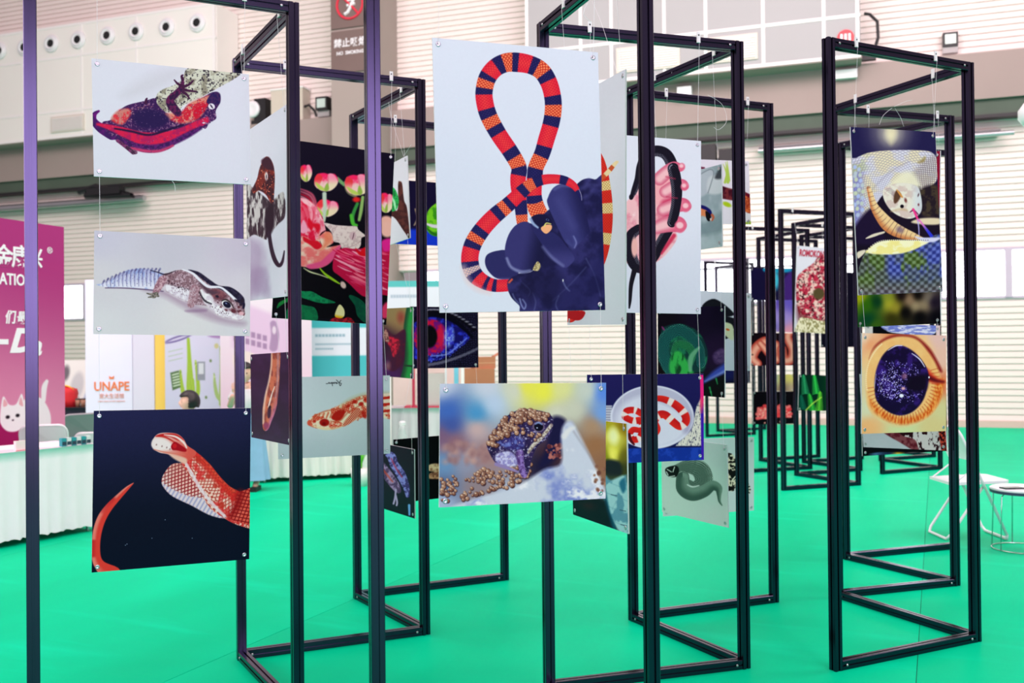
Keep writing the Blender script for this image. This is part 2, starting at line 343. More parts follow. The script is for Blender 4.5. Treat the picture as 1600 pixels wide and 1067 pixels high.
def pr_red_snake(c):
    k = cr(140, 635, 4.027)
    c.fill(lambda X, Y: mix((40, 40, 84), (6, 16, 38), sstep(640, 860, Y + .12 * X)))
    c.fill(lambda X, Y: mix(mix((40, 42, 86), (6, 18, 40), sstep(640, 850, Y + .1 * X)), (20, 22, 44), vnoise(X * 1.3, Y * 1.3, 2) * .25))
    def sc(c1, c2, c3, a=5.2, b=9.):
        def f(X, Y, S, T):
            l = lattice(S, T * 20, a, b)
            base = mix(c1, c2, sstep(-.6, .7, T))
            return mix(c3, base, sstep(.05, .45, l))
        return f
    c.poly(k([(452, 478), (478, 405), (530, 358), (610, 372), (680, 460), (760, 580), (850, 695), (760, 684), (640, 622), (510, 556)]),
           lambda X, Y: mix((146, 50, 56), mix((232, 150, 130), (240, 216, 214), sstep(727, 800, Y - .35 * (X - 290) + 20)), sstep(.1, .4, lattice((X * .8 + Y * .6), (Y * .8 - X * .6), 6.4, 9.))), .6)
    c.poly(k([(452, 478), (520, 520), (620, 560), (740, 590), (850, 695), (760, 684), (640, 622), (510, 556)]),
           lambda X, Y: mix((176, 170, 204), (232, 214, 222), sstep(.1, .3, np.abs((((X * .85 + Y * .5) / 6.) % 1) - .5))), 1.2)
    c.poly(k([(500, 470), (560, 400), (640, 430), (700, 520), (640, 560), (560, 520)]), lambda X, Y: mix((156, 20, 34), (246, 190, 176), sstep(.1, .5, lattice((X * .8 + Y * .6), (Y * .8 - X * .6), 6.4, 9.))), 3, al=.7)
    main = k([(585, 290, 42), (640, 340, 62), (700, 410, 74), (760, 490, 78), (820, 570, 92), (880, 610, 96), (960, 650, 100), (1100, 690, 100)])
    c.stroke(main, lambda X, Y, S, T: mix(mix((184, 60, 50), mix((248, 206, 190), (232, 84, 60), sstep(-.15, -.75, T)), sstep(.04, .4, lattice(S, T * 20, 6., 8.6))), (222, 44, 44), sstep(.5, .62, fbm(X * .09, Y * .09, 3)) * .75), .7)
    c.poly(k([(925, 560), (960, 530), (1080, 520), (1080, 760), (1000, 745), (880, 700), (905, 640)]), lambda X, Y: mix((132, 14, 22), mix((226, 66, 52), (246, 130, 110), fbm(X * .3, Y * .3, 4)), sstep(.06, .45, lattice(X * .5 + Y * .9, Y * .5 - X * .9, 7.4, 9.))), .8)
    c.stroke(k([(950, 545, 22), (925, 620, 26), (885, 690, 16)]), (150, 20, 24), 5, .75)
    c.stroke(k([(596, 340, 8), (640, 420, 10), (700, 520, 11), (770, 610, 11), (850, 690, 9)]), (240, 224, 232), 1, .85)
    c.poly(k([(680, 325), (725, 345), (775, 420), (860, 500), (905, 550), (905, 615), (860, 550), (780, 465), (710, 380)]), (216, 40, 36), 3, al=.6)
    for x, y, r in ((682, 335, 20), (640, 300, 13), (745, 440, 16), (790, 500, 14), (830, 620, 22)):
        c.ell(*k(x, y), r / 4, r / 4.6, (200, 52, 40), .6, 1.6, .85)
    head = k([(389, 238), (402, 200), (430, 172), (480, 164), (550, 172), (592, 205), (615, 245), (670, 285), (650, 320), (600, 350), (540, 320), (490, 300), (440, 290), (404, 268)])
    c.poly(head, lambda X, Y: mix((240, 208, 200), (226, 92, 80), sstep(242, 300, X + .2 * (Y - 700))), .6)
    c.poly(k([(389, 238), (405, 205), (470, 205), (520, 240), (520, 270), (440, 275), (404, 268)]), (244, 228, 226), 1.8)
    c.poly(k([(415, 190), (450, 172), (540, 172), (590, 210), (560, 214), (500, 190)]), (196, 36, 36), 1.2)
    c.stroke(k([(425, 185, 3), (480, 195, 5), (530, 222, 4), (560, 240, 3)]), (200, 50, 46), .8)
    c.stroke(k([(470, 178, 3), (540, 190, 6), (590, 225, 7), (610, 260, 4)]), (250, 226, 220), .8)
    c.poly(k([(512, 248), (535, 222), (570, 240), (607, 268), (600, 285), (550, 276), (520, 272)]), (172, 12, 30), .7)
    c.ell(*k(535, 248), 3.2, 3.6, (206, 30, 40), .2)
    c.stroke(k([(405, 270, 2), (460, 285, 3), (530, 296, 3), (600, 305, 2)]), (226, 120, 100), .8)
    for x, y in ((420, 240), (455, 250), (485, 258), (505, 268)): c.ell(*k(x, y), .9, 1.3, (150, 110, 110), .3, .6)
    c.poly(k([(500, 300), (560, 310), (610, 330), (600, 360), (540, 335)]), (238, 190, 170), 1.5)
    c.stroke(k([(275, 482, 3), (235, 515, 12), (180, 570, 18), (120, 635, 24), (75, 705, 28), (48, 790, 28), (40, 880, 26), (45, 960, 30), (75, 1010, 38), (140, 1060, 60)]),
             lambda X, Y, S, T: mix((226, 66, 56), mix((236, 128, 114), (206, 50, 50), sstep(.4, .6, vnoise(S * .05, S * 0, 3))), sstep(-.2, .6, T)), .7)
    for x, y in ((235, 865), (225, 872), (392, 828), (475, 712), (645, 828)): c.ell(*k(x, y), .6, .6, (170, 190, 220), 0, .3)

def pr_big_snake(c):
    c.field([(690, 70, 224, 227, 240), (930, 90, 224, 227, 240), (690, 480, 220, 224, 236), (800, 180, 222, 225, 238), (700, 300, 218, 222, 236), (930, 300, 220, 224, 237)], 1.3)
    a = cr(670, 50, 4.64); b = cr(670, 260, 4.446)
    C = {'r': lambda l, T: mix((196, 20, 44), mix((240, 66, 70), (228, 40, 66), np.abs(T)), sstep(.0, .25, l)),
         'n': lambda l, T: mix((30, 30, 84), (52, 46, 108), sstep(.1, .8, l) * (1 - np.abs(T) * .6)),
         'o': lambda l, T: mix((196, 48, 40), (250, 140, 92), sstep(.18, .42, l)),
         'w': lambda l, T: mix((140, 130, 160), (240, 196, 176), sstep(.1, .5, l))}
    W = {'r': 15, 'n': 7.5, 'o': 9, 'w': 9}
    P = [(775, 980, 56), (820, 880, 57), (850, 780, 59), (885, 660, 60), (900, 560, 61), (895, 470, 61), (868, 370, 62), (815, 285, 64), (735, 240, 66), (640, 222, 70), (555, 225, 68),
         (480, 262, 66), (425, 330, 64), (400, 420, 62), (402, 500, 62), (432, 610, 62), (505, 745, 60), (590, 870, 58), (650, 980, 56), (660, 1040, 54)]
    hd = b([(835, 425, 26), (815, 400, 42), (780, 350, 56), (745, 290, 60), (730, 220, 54), (728, 150, 54), (735, 60, 54)])
    arm = b([(618, 80, 54), (618, 150, 50), (636, 270, 44), (648, 400, 36), (655, 425, 10)])
    main = hd + a(P[:-1]) + arm
    mk = [(785, 940), (812, 865), (855, 750), (882, 645), (893, 570), (900, 495), (880, 405), (845, 335), (805, 280), (760, 240), (690, 215), (628, 215), (575, 222), (515, 245), (458, 300), (418, 322), (400, 380), (395, 432), (400, 500), (425, 590), (448, 655), (490, 710), (540, 790), (602, 880), (640, 945), (655, 1010)]
    keys = 'onrnonrnonrnonrnonrnonrnon'
    hm = [(*b(800, 390), 'n'), (*b(745, 290), 'o'), (*b(725, 232), 'n'), (*b(725, 150), 'r'), (*b(738, 55), 'n')]
    am = [(*b(612, 120), 'r'), (*b(640, 300), 'n'), (*b(645, 380), 'o')]
    c.stroke(main, banded(main, hm + [(*a(*p), q) for p, q in zip(mk, keys)] + am, W, C))
    # gloved hand
    g1 = lambda X, Y: mix((52, 50, 104), (30, 30, 72), sstep(.35, .65, fbm(X * .04, Y * .04, 3)))
    c.poly(b([(1020, 130), (1080, 88), (1150, 92), (1230, 140), (1230, 1030), (690, 1030), (625, 965), (565, 900), (545, 810), (600, 750), (720, 725), (770, 600), (730, 420), (810, 320), (900, 250)]), g1, .7)
    for p in ([(1030, 180), (1100, 130), (1180, 130)], [(1060, 220), (1110, 200), (1150, 140)], [(1080, 150), (1100, 110), (1110, 95)]):
        c.stroke(b([(x, y, 10) for x, y in p]), (78, 76, 134), 3, .5)
    c.poly(b([(388, 665), (405, 612), (475, 586), (545, 592), (600, 700), (620, 745), (560, 783), (470, 778), (410, 725)]), lambda X, Y: mix((46, 46, 98), (98, 98, 150), sstep(432, 439, Y)), .6)
    c.poly(b([(526, 600), (550, 480), (615, 400), (700, 395), (785, 520), (792, 655), (720, 722), (640, 740), (565, 700)]), lambda X, Y: mix((58, 56, 112), (26, 27, 66), sstep(815, 848, X + .2 * (Y - 380))), .6)
    c.stroke(b([(540, 640, 9), (570, 700, 10), (640, 732, 11), (700, 724, 8)]), (150, 154, 196), 1.6, .7)
    c.poly(b([(700, 400), (790, 440), (880, 470), (960, 560), (1010, 640), (960, 700), (920, 695), (850, 640), (785, 545)]), lambda X, Y: mix((44, 44, 96), (66, 64, 122), sstep(380, 410, Y)), .8)
    c.stroke(b([(790, 560, 9), (850, 630, 12), (930, 690, 10)]), (128, 130, 180), 2, .55)
    c.poly(b([(828, 210), (865, 148), (925, 124), (1010, 148), (1062, 240), (1112, 430), (1105, 465), (1030, 545), (960, 540), (905, 450), (825, 270)]),
           lambda X, Y: mix((60, 60, 118), (34, 34, 80), sstep(885, 915, X - .3 * (Y - 330))), .7)
    c.stroke(b([(870, 160, 8), (920, 136, 9), (975, 140, 8)]), (96, 96, 150), 2, .7)
    c.stroke(b([(900, 240, 22), (950, 330, 26), (1000, 420, 22)]), (74, 74, 134), 6, .6)
    c.stroke(b([(960, 520, 10), (1000, 560, 14), (1015, 520, 12), (1000, 488, 8)]), (70, 72, 130), 2.5, .8)
    c.stroke(b([(1010, 565, 4), (1022, 530, 5), (1004, 486, 4)]), (126, 128, 184), 1.2, .8)
    # glove creases
    for p, al in (([(630, 920), (640, 960), (660, 990), (672, 960), (650, 925)], .9), ([(570, 850), (590, 910), (620, 950)], .5), ([(900, 900), (880, 960), (900, 1010)], .6), ([(930, 800), (950, 840), (975, 865)], .8),
                  ([(720, 880), (740, 940), (730, 1000)], .3), ([(860, 930), (980, 820), (1090, 700)], .25), ([(1090, 640), (1150, 760), (1190, 900)], .25), ([(640, 800), (700, 860), (690, 900)], .3)):
        c.stroke(b([(x, y, 4) for x, y in p]), (150, 160, 210), 1.2, al)
    c.poly(b([(860, 950), (960, 830), (1120, 700), (1190, 560), (1230, 480), (1230, 800), (1050, 1030), (900, 1030)]), (34, 34, 82), 8, al=.55)
    c.poly(b([(600, 800), (760, 740), (900, 740), (930, 830), (860, 960), (760, 900), (700, 960)]), (22, 22, 58), 8, al=.6)
    # front body and tail over everything
    F = b([(1058, 236, 5), (1040, 190, 14), (1005, 135, 24), (940, 98, 30), (850, 88, 33), (760, 102, 37), (685, 142, 42), (620, 200, 48), (545, 270, 52), (455, 345, 56), (375, 430, 58), (315, 520, 60), (287, 600, 60), (286, 680, 60), (318, 755, 58), (385, 805, 50), (460, 828, 44), (545, 826, 42)])
    fm = [(1040, 185, 'n'), (1000, 135, 'r'), (935, 98, 'n'), (850, 88, 'r'), (755, 103, 'n'), (700, 130, 'o'), (650, 165, 'n'), (600, 225, 'r'), (560, 260, 'n'), (520, 292, 'o'), (485, 320, 'n'), (410, 390, 'r'),
          (350, 460, 'n'), (320, 500, 'o'), (300, 545, 'n'), (283, 615, 'r'), (285, 685, 'n'), (298, 715, 'w'), (325, 750, 'n'), (355, 785, 'r'), (400, 812, 'n'), (425, 818, 'r'), (447, 826, 'n'), (510, 830, 'r')]
    c.stroke(F, banded(F, [(*b(x, y), q) for x, y, q in fm], W, C))
    c.stroke(b([(1040, 160, 1.5), (1055, 195, 2), (1060, 236, 1.5)]), (210, 205, 225), .5, .8)
    c.stroke(b([(240, 700, 20), (270, 790, 22), (340, 850, 20), (420, 880, 12)]), (236, 200, 196), 4, .5)
    c.poly(b([(545, 800), (600, 760), (640, 790), (620, 860), (560, 880)]), g1, 1)
    c.stroke(b([(556, 806, 7), (575, 786, 7)]), (210, 90, 70), 1)
    c.poly(b([(720, 712), (752, 660), (775, 690), (760, 722), (735, 726)]), tex((216, 200, 150), (150, 130, 90), .6), .6)
    c.ell(*b(930, 792), 1, 2, (220, 220, 220), 0)
    # snake's face
    c.poly(b([(712, 352), (760, 332), (815, 340), (850, 375), (852, 400), (815, 420), (790, 440), (745, 420), (715, 385)]), (24, 24, 62), .6)
    c.stroke(b([(706, 366, 8), (725, 400, 9), (755, 425, 7)]), (150, 168, 206), 1)
    c.poly(b([(778, 425), (815, 405), (850, 410), (848, 440), (815, 468), (785, 450)]), (246, 176, 128), .6)
    c.ell(*b(822, 372), 2.4, 1.6, (90, 110, 170), .4); c.ell(*b(822, 372), 1.2, 1.2, (6, 6, 20), .4)
    c.stroke(b([(800, 415, 5), (815, 395, 4), (845, 400, 3)]), (226, 214, 120), .5)

def pr_frog(c):
    k = cr(660, 580, 2.965)
    c.field([(*k(80, 60), 205, 208, 226), (*k(300, 70), 205, 208, 222), (*k(430, 90), 214, 212, 196), (*k(480, 75), 238, 228, 84), (*k(560, 90), 240, 232, 80), (*k(640, 80), 226, 222, 150), (*k(760, 90), 204, 208, 196),
             (*k(835, 100), 96, 140, 224), (*k(830, 200), 120, 160, 220), (*k(120, 190), 70, 108, 186), (*k(130, 245), 70, 90, 160), (*k(250, 200), 78, 150, 200), (*k(330, 150), 190, 205, 228), (*k(150, 330), 150, 106, 118),
             (*k(250, 262), 206, 172, 170), (*k(90, 300), 130, 96, 124), (*k(300, 380), 170, 130, 128), (*k(200, 420), 150, 150, 172), (*k(100, 430), 110, 146, 186), (*k(100, 540), 90, 104, 140), (*k(700, 180), 206, 204, 184),
             (*k(620, 200), 214, 210, 190), (*k(790, 250), 176, 140, 110), (*k(800, 340), 158, 112, 78), (*k(830, 440), 150, 106, 80), (*k(250, 540), 150, 130, 136), (*k(620, 300), 44, 34, 78), (*k(560, 440), 36, 30, 60), (*k(600, 380), 70, 40, 50),
             (*k(90, 600), 176, 186, 214), (*k(400, 600), 196, 204, 224), (*k(700, 560), 160, 172, 214)], 2.4, 30)
    c.poly(k([(600, 215), (660, 225), (650, 300), (640, 370), (600, 420), (540, 440), (580, 330)]), (30, 26, 66), 4)
    c.specks(k([(570, 350), (645, 330), (640, 400), (580, 410)]), 26, (196, 120, 110), (90, 40, 50), 1.5, 4, 3, soft=.8)
    c.poly(k([(640, 300), (655, 245), (690, 232), (725, 290), (780, 400), (825, 500), (850, 560), (850, 610), (500, 625), (130, 640), (250, 585), (420, 540), (560, 455), (640, 425)]),
           lambda X, Y: mix(mix((206, 208, 222), (122, 134, 200), sstep(.45, .75, fbm(X * .025, Y * .03, 5))), (236, 232, 238), sstep(.55, .8, fbm(X * .05, Y * .06, 8))), 3)
    c.stroke(k([(655, 300, 14), (680, 270, 10), (700, 262, 6)]), (236, 230, 226), 2, .7)
    c.stroke(k([(700, 280, 4), (760, 370, 5), (800, 440, 4)]), (150, 140, 150), 2, .5)
    c.specks(k([(770, 430), (848, 440), (848, 600), (810, 560)]), 14, (190, 140, 110), (110, 70, 60), 1.5, 3.6, 7, soft=1.2)
    c.specks(k([(90, 330), (290, 340), (300, 430), (100, 420)]), 60, (205, 160, 150), (130, 90, 100), 2.5, 6, 3, .6, 3.5)
    brown = ((196, 150, 122), (120, 72, 60))
    def grains(reg, n, seed, r0=1.6, r1=4.2):
        rg = np.random.RandomState(seed); P = np.array(reg)
        pts = []
        x0, y0 = P.min(0)[:2]; x1, y1 = P.max(0)[:2]; tr = 0
        while len(pts) < n and tr < 4000:
            tr += 1; x, y = rg.uniform(x0, x1), rg.uniform(y0, y1); ins = False
            for i in range(len(P)):
                a_ = P[i]; b_ = P[(i + 1) % len(P)]
                if (a_[1] > y) != (b_[1] > y) and x < (b_[0] - a_[0]) * (y - a_[1]) / (b_[1] - a_[1]) + a_[0]: ins = not ins
            if ins: pts.append((y, x))
        for y, x in sorted(pts):
            r = rg.uniform(r0, r1); t = rg.rand()
            c.ell(x + .5, y + .8, r * 1.12, r * 1.1, (58, 30, 36), 0, .8, .9)
            c.ell(x, y, r, r * .9, mix(brown[0], brown[1], t * .8), rg.rand() * 3, .6)
            c.ell(x - r * .3, y - r * .35, r * .4, r * .3, (240, 214, 196), .5, .6, .8)
    grains(k([(200, 500), (260, 455), (420, 440), (470, 480), (430, 530), (330, 560), (230, 575), (190, 600), (170, 580)]), 85, 5)
    grains(k([(80, 490), (140, 475), (165, 520), (150, 560), (120, 600), (85, 600)]), 36, 6)
    grains(k([(430, 420), (500, 410), (510, 470), (450, 520)]), 14, 9)
    frog = k([(298, 335), (330, 275), (380, 215), (450, 178), (530, 180), (595, 205), (602, 262), (570, 315), (530, 350), (505, 410), (490, 470), (470, 490), (450, 470), (440, 430), (390, 442), (340, 425), (310, 380)])
    c.poly(frog, lambda X, Y: mix(mix((70, 52, 104), (34, 26, 60), fbm(X * .1, Y * .1, 3)), (190, 184, 222), sstep(.6, .75, fbm(X * .3, Y * .3, 12)) * .8), .8)
    c.poly(k([(340, 385), (400, 370), (435, 400), (440, 432), (390, 442), (345, 425)]), tex((206, 200, 232), (150, 140, 196), .3), 1.6)
    c.poly(k([(350, 330), (420, 300), (470, 320), (460, 360), (400, 360)]), tex((116, 130, 206), (60, 50, 120), .2), 2.5, al=.8)
    c.stroke(k([(450, 380, 18), (455, 430, 15), (470, 480, 14)]), tex((150, 120, 190), (90, 60, 120), .3), 1)
    c.stroke(k([(340, 430, 8), (400, 450, 7), (440, 465, 5)]), (150, 130, 180), 1.2)
    c.stroke(k([(595, 250, 8), (560, 295, 9), (510, 345, 9), (490, 375, 6)]), tex((216, 204, 190), (150, 130, 120), .5), .9)
    c.specks(frog, 150, (226, 220, 240), (120, 90, 120), .4, 1.1, 8, .85)
    grains(k([(300, 345), (325, 280), (380, 215), (450, 178), (520, 185), (500, 240), (470, 290), (400, 290), (345, 350)]), 95, 12, 2, 4.8)
    grains(k([(480, 185), (560, 190), (600, 215), (590, 235), (520, 225)]), 26, 14, 2, 4.2)
    grains(k([(500, 270), (560, 290), (520, 320), (480, 310)]), 10, 15, 1.4, 3)
    c.ell(*k(537, 257), 9.4, 8.2, (120, 100, 130), .2, 1); c.ell(*k(537, 257), 7.2, 6.6, (14, 12, 34), .2, .7)
    c.stroke(k([(522, 244, 3), (537, 238, 4), (552, 246, 3)]), (150, 170, 226), .8, .8); c.ell(*k(530, 262), 1.2, 1, (200, 210, 240), 0)

def pr_roses(c):
    a = cr(440, 210, 7.11); b = cr(440, 350, 6.667)
    c.fill(lambda X, Y: mix((14, 8, 34), (8, 5, 16), sstep(250, 400, Y)))
    def bud(x, y, rx, ry, rot=0, green=True):
        Q = lambda L: [(x + (u * math.cos(rot) - v * math.sin(rot)) * rx, y + (u * math.sin(rot) + v * math.cos(rot)) * ry) for u, v in L]
        c.poly(Q([(-1., -.2), (-.8, -.8), (-.3, -1.), (.2, -.9), (.7, -.95), (1.05, -.3), (.9, .4), (.4, .95), (-.3, 1.), (-.8, .5)]), lambda X, Y: mix((250, 40, 104), (244, 206, 200), sstep(y - ry * .7, y + ry * .25, Y + vnoise(X * .3, Y * .3, 5) * 6 - 3)), 1.2)
        c.poly(Q([(-1., -.3), (-.75, -.85), (-.35, -.5), (-.45, .2), (-.6, .8), (-.95, .4)]), lambda X, Y: mix((236, 60, 70), (246, 190, 180), sstep(y - ry * .4, y + ry * .5, Y)), 1)
        c.poly(Q([(.1, -.85), (.55, -.95), (1., -.2), (.85, .5), (.35, .95), (.2, .2)]), lambda X, Y: mix((252, 150, 180), (240, 226, 190), sstep(y - ry * .6, y + ry * .4, Y)), 1)
        c.stroke([(*q, r) for q, r in zip(Q([(.1, -.8), (.2, 0), (.15, .9)]), (.6, 1, .8))], (206, 90, 110), 1, .5)
        if green:
            c.poly(Q([(-.9, .1), (-.6, .75), (-.1, 1.), (.0, .8), (-.4, .45)]), (190, 214, 100), 1); c.poly(Q([(.15, .1), (.35, .75), (.1, 1.05), (-.05, .7)]), (150, 186, 80), 1)
    for p, col in (([(480, 660), (470, 800), (470, 960)], (190, 214, 186)), ([(900, 700), (880, 850), (860, 950)], (150, 190, 110)), ([(840, 770), (790, 900), (800, 1000)], (60, 150, 70)), ([(770, 900), (790, 990), (830, 1010)], (84, 190, 60)), ([(700, 540), (740, 640), (820, 690)], (120, 120, 90)), ([(620, 490), (660, 530), (690, 560)], (120, 170, 110))):
        c.stroke(a([(x, y, r) for (x, y), r in zip(p, (18, 20, 16))]), col, 1.2)
    bud(*a(270, 430), 9, 13, 0); bud(*a(490, 530), 18, 14, .1)
    bud(*a(840, 560), 19, 16, -.1); bud(*a(1160, 760), 11, 15, .2); bud(*a(500, 820), 17, 13, .3); c.ell(*a(830, 725), 6, 4, (226, 40, 40), 0, 1.5)
    c.ell(*a(1160, 990), 12, 12, (244, 186, 170), 0, 2); c.ell(*b(1100, 60), 11, 12, (246, 190, 176), 0, 2)
    c.stroke(a([(470, 660, 20), (480, 800, 22), (470, 930, 18)]), (196, 214, 196), 1.5)
    # big pink rose on the left
    c.poly(a([(-40, 720), (100, 690), (240, 712), (340, 760), (430, 880), (480, 1010), (470, 1150), (250, 1250), (-60, 1200)]), lambda X, Y: mix((228, 26, 68), (246, 160, 176), sstep(.45, .6, fbm(X * .09, Y * .06, 3))), .8)
    for p in ([(230, 720), (330, 780), (400, 900), (440, 1060)], [(240, 800), (300, 900), (330, 1010)], [(100, 760), (170, 900), (200, 1060)], [(240, 960), (280, 1000), (300, 1060)]):
        c.stroke(a([(x, y, r) for (x, y), r in zip(p, (10, 24, 26, 20))]), (248, 176, 190), 2, .9)
    c.poly(b([(150, 120), (240, 130), (330, 180), (380, 150), (420, 230), (380, 120), (460, 80), (520, 100), (540, 190), (470, 240), (600, 220), (620, 230), (560, 330), (480, 420), (380, 460), (250, 450), (120, 430), (-40, 440), (-60, 100)]),
           lambda X, Y: mix((244, 216, 196), (240, 120, 120), sstep(.4, .68, fbm(X * .05, Y * .07, 9))), 1)
    c.poly(b([(225, 130), (300, 165), (380, 180), (420, 235), (360, 265), (290, 215), (230, 175)]), (220, 24, 46), 1.2)
    c.poly(b([(270, 0), (340, 40), (380, 100), (400, 0)]), (222, 22, 50), 2)
    c.poly(b([(600, 222), (610, 250), (520, 390), (420, 450), (300, 470), (260, 430), (400, 390), (480, 320)]), (232, 86, 140), 1.4)
    c.poly(b([(440, 100), (500, 90), (530, 150), (500, 210), (440, 260), (400, 270), (440, 190)]), (238, 130, 96), 2.5, al=.8)
    c.stroke(b([(455, 70, 4), (420, 95, 7), (400, 118, 3)]), (60, 20, 36), .8)
    rg = np.random.RandomState(9)
    for i in range(16):
        t = i / 15; x0, y0 = -20 + 240 * t, 1180 - 330 * t
        c.stroke(a([(x0 - 30, y0 - 250, 6), (x0 + 120, y0 - 180, 13), (x0 + 170, y0 - 20, 10), (x0 + 150, y0 + 80, 4)]), mix((222, 16, 54), (250, 170, 186), rg.rand()), 1.4, .75)
    c.poly(a([(230, 712), (330, 756), (420, 870), (470, 1010), (440, 1040), (400, 920), (320, 810), (240, 760)]), lambda X, Y: mix((250, 196, 204), (240, 110, 140), sstep(.4, .7, fbm(X * .15, Y * .1, 3))), 1)
    c.poly(a([(232, 960), (262, 975), (290, 1067), (240, 1100), (200, 1067)]), (248, 170, 196), 1.2); c.poly(a([(300, 930), (350, 1000), (330, 1067), (290, 1010)]), (226, 20, 50), 1.2)
    # pale gecko's head
    c.poly(b([(440, -10), (560, 10), (700, 20), (780, 25), (800, 60), (870, 120), (830, 150), (820, 230), (760, 275), (640, 265), (600, 200), (540, 180), (520, 90)]),
           lambda X, Y: mix((232, 214, 212), (196, 168, 172), sstep(.45, .7, fbm(X * .3, Y * .3, 7)) * .7), .7)
    c.ell(*b(740, 125), 5.2, 6.6, (214, 180, 190), .2, 1); c.stroke(b([(752, 95, 3), (745, 130, 4), (735, 160, 2)]), (96, 60, 76), .5)
    c.stroke(b([(640, 250, 2), (740, 230, 2), (820, 180, 2)]), (196, 150, 160), .8)
    # layered carnation
    c.poly(b([(560, 300), (650, 250), (760, 260), (900, 240), (1080, 170), (1160, 200), (1160, 700), (1040, 740), (880, 760), (800, 720), (700, 620), (600, 540), (530, 470)]), (198, 22, 74), .8)
    rg = np.random.RandomState(4)
    for i in range(90):
        t = i / 89; x = 600 + rg.uniform(0, 460); y = 290 + rg.uniform(0, 400) * min(1, (x - 480) / 350)
        w = rg.uniform(40, 90); c.stroke(b([(x - w, y - w * .5, 3), (x, y, rg.uniform(6, 13)), (x + w, y + w * .35, 3)]), [(252, 166, 194), (236, 70, 120), (206, 20, 66), (250, 120, 150)][i % 4], .8, .9)
    c.poly(b([(770, 250), (810, 290), (870, 240), (900, 330), (820, 330), (780, 290)]), (224, 20, 36), 1)
    c.poly(b([(1040, 180), (1120, 150), (1150, 200), (1140, 270), (1060, 280)]), (230, 40, 150), 2)
    # leaves and stems
    c.stroke(b([(230, 460, 4), (300, 500, 8), (400, 530, 6), (480, 560, 5)]), (222, 222, 176), 1)
    c.stroke(b([(400, 465, 7), (450, 520, 12), (520, 570, 14), (600, 620, 8)]), (150, 196, 40), .8)
    c.ell(*b(640, 635), 4, 6, (226, 190, 186), -.5, 1)
    def leaf(P, col=(20, 140, 90)):
        c.poly(b(P), lambda X, Y: mix(col, (14, 96, 66), sstep(.4, .65, fbm(X * .25, Y * .25, 5)) * .7), .6)
    leaf([(180, 700), (240, 700), (320, 705), (420, 760), (560, 815), (470, 828), (380, 820), (280, 790), (200, 760)])
    leaf([(40, 960), (60, 880), (140, 830), (260, 850), (340, 870), (375, 940), (360, 1010), (200, 1030), (50, 1020)], (16, 120, 76))
    leaf([(-50, 880), (-30, 820), (40, 780), (110, 745), (90, 800), (20, 830)], (30, 130, 60))
    leaf([(700, 760), (760, 850), (790, 960), (880, 1030), (900, 900), (840, 800), (730, 740)], (12, 78, 62)); leaf([(880, 760), (1010, 760), (1020, 900), (900, 880)], (20, 84, 70))
    c.poly(b([(605, 838), (650, 890), (650, 960), (600, 985), (553, 960), (570, 890)]), lambda X, Y: mix((240, 226, 170), (236, 180, 30), sstep(491, 496, Y - .2 * (X - 530))), .6)
    c.poly(b([(505, 1000), (560, 975), (640, 985), (700, 970), (750, 1010), (740, 1050), (520, 1050)]), tex((206, 30, 50), (120, 14, 30), .3), .8)
    c.poly(b([(1030, 900), (1080, 820), (1130, 830), (1120, 960), (1050, 980)]), (232, 60, 110), 2)
    c.stroke(b([(380, 990, 1), (600, 1000, 1.5), (820, 1010, 1)]), (60, 90, 110), .5, .6)

def pr_white_red_snake(c):      # pale board with a curving red and cream snake
    k = cr(880, 90, 2.48)
    c.fill(lambda X, Y: mix((216, 218, 230), (206, 208, 222), sstep(950, 890, X)))
    P = k([(60, 440, 10), (110, 470, 16), (150, 440, 20), (150, 380, 22), (142, 420, 26), (162, 520, 27), (172, 620, 26), (160, 740, 22), (120, 860, 24), (40, 980, 34), (20, 1000, 40)])
    P = k([(95, 330, 14), (140, 400, 22), (165, 520, 24), (172, 640, 22), (155, 760, 20), (110, 860, 22), (60, 960, 26), (30, 1000, 26)])
    mk = [(120, 370, 'r'), (150, 450, 'r'), (158, 500, 'w'), (165, 540, 'r'), (170, 580, 'w'), (171, 640, 'r'), (165, 705, 'w'), (158, 750, 'r'), (130, 820, 'w'), (90, 900, 'r'), (40, 990, 'r')]
    C = {'r': lambda l, T: mix((190, 28, 30), (226, 56, 40), sstep(0, .4, l)), 'w': lambda l, T: mix((196, 150, 70), (238, 218, 170), sstep(.1, .4, l))}
    c.stroke(P, banded(P, [(*k(x, y), q) for x, y, q in mk], {'r': 12, 'w': 8}, C))
    c.stroke(k([(140, 480, 8), (175, 445, 9), (205, 410, 7), (215, 404, 3)]), lambda X, Y, S, T: mix((236, 216, 170), (206, 90, 50), sstep(.4, .6, vnoise(S * .25, S * 0, 4))), .6)
    c.stroke(k([(30, 990, 20), (60, 1000, 18), (80, 990, 8)]), (176, 14, 24), .8)

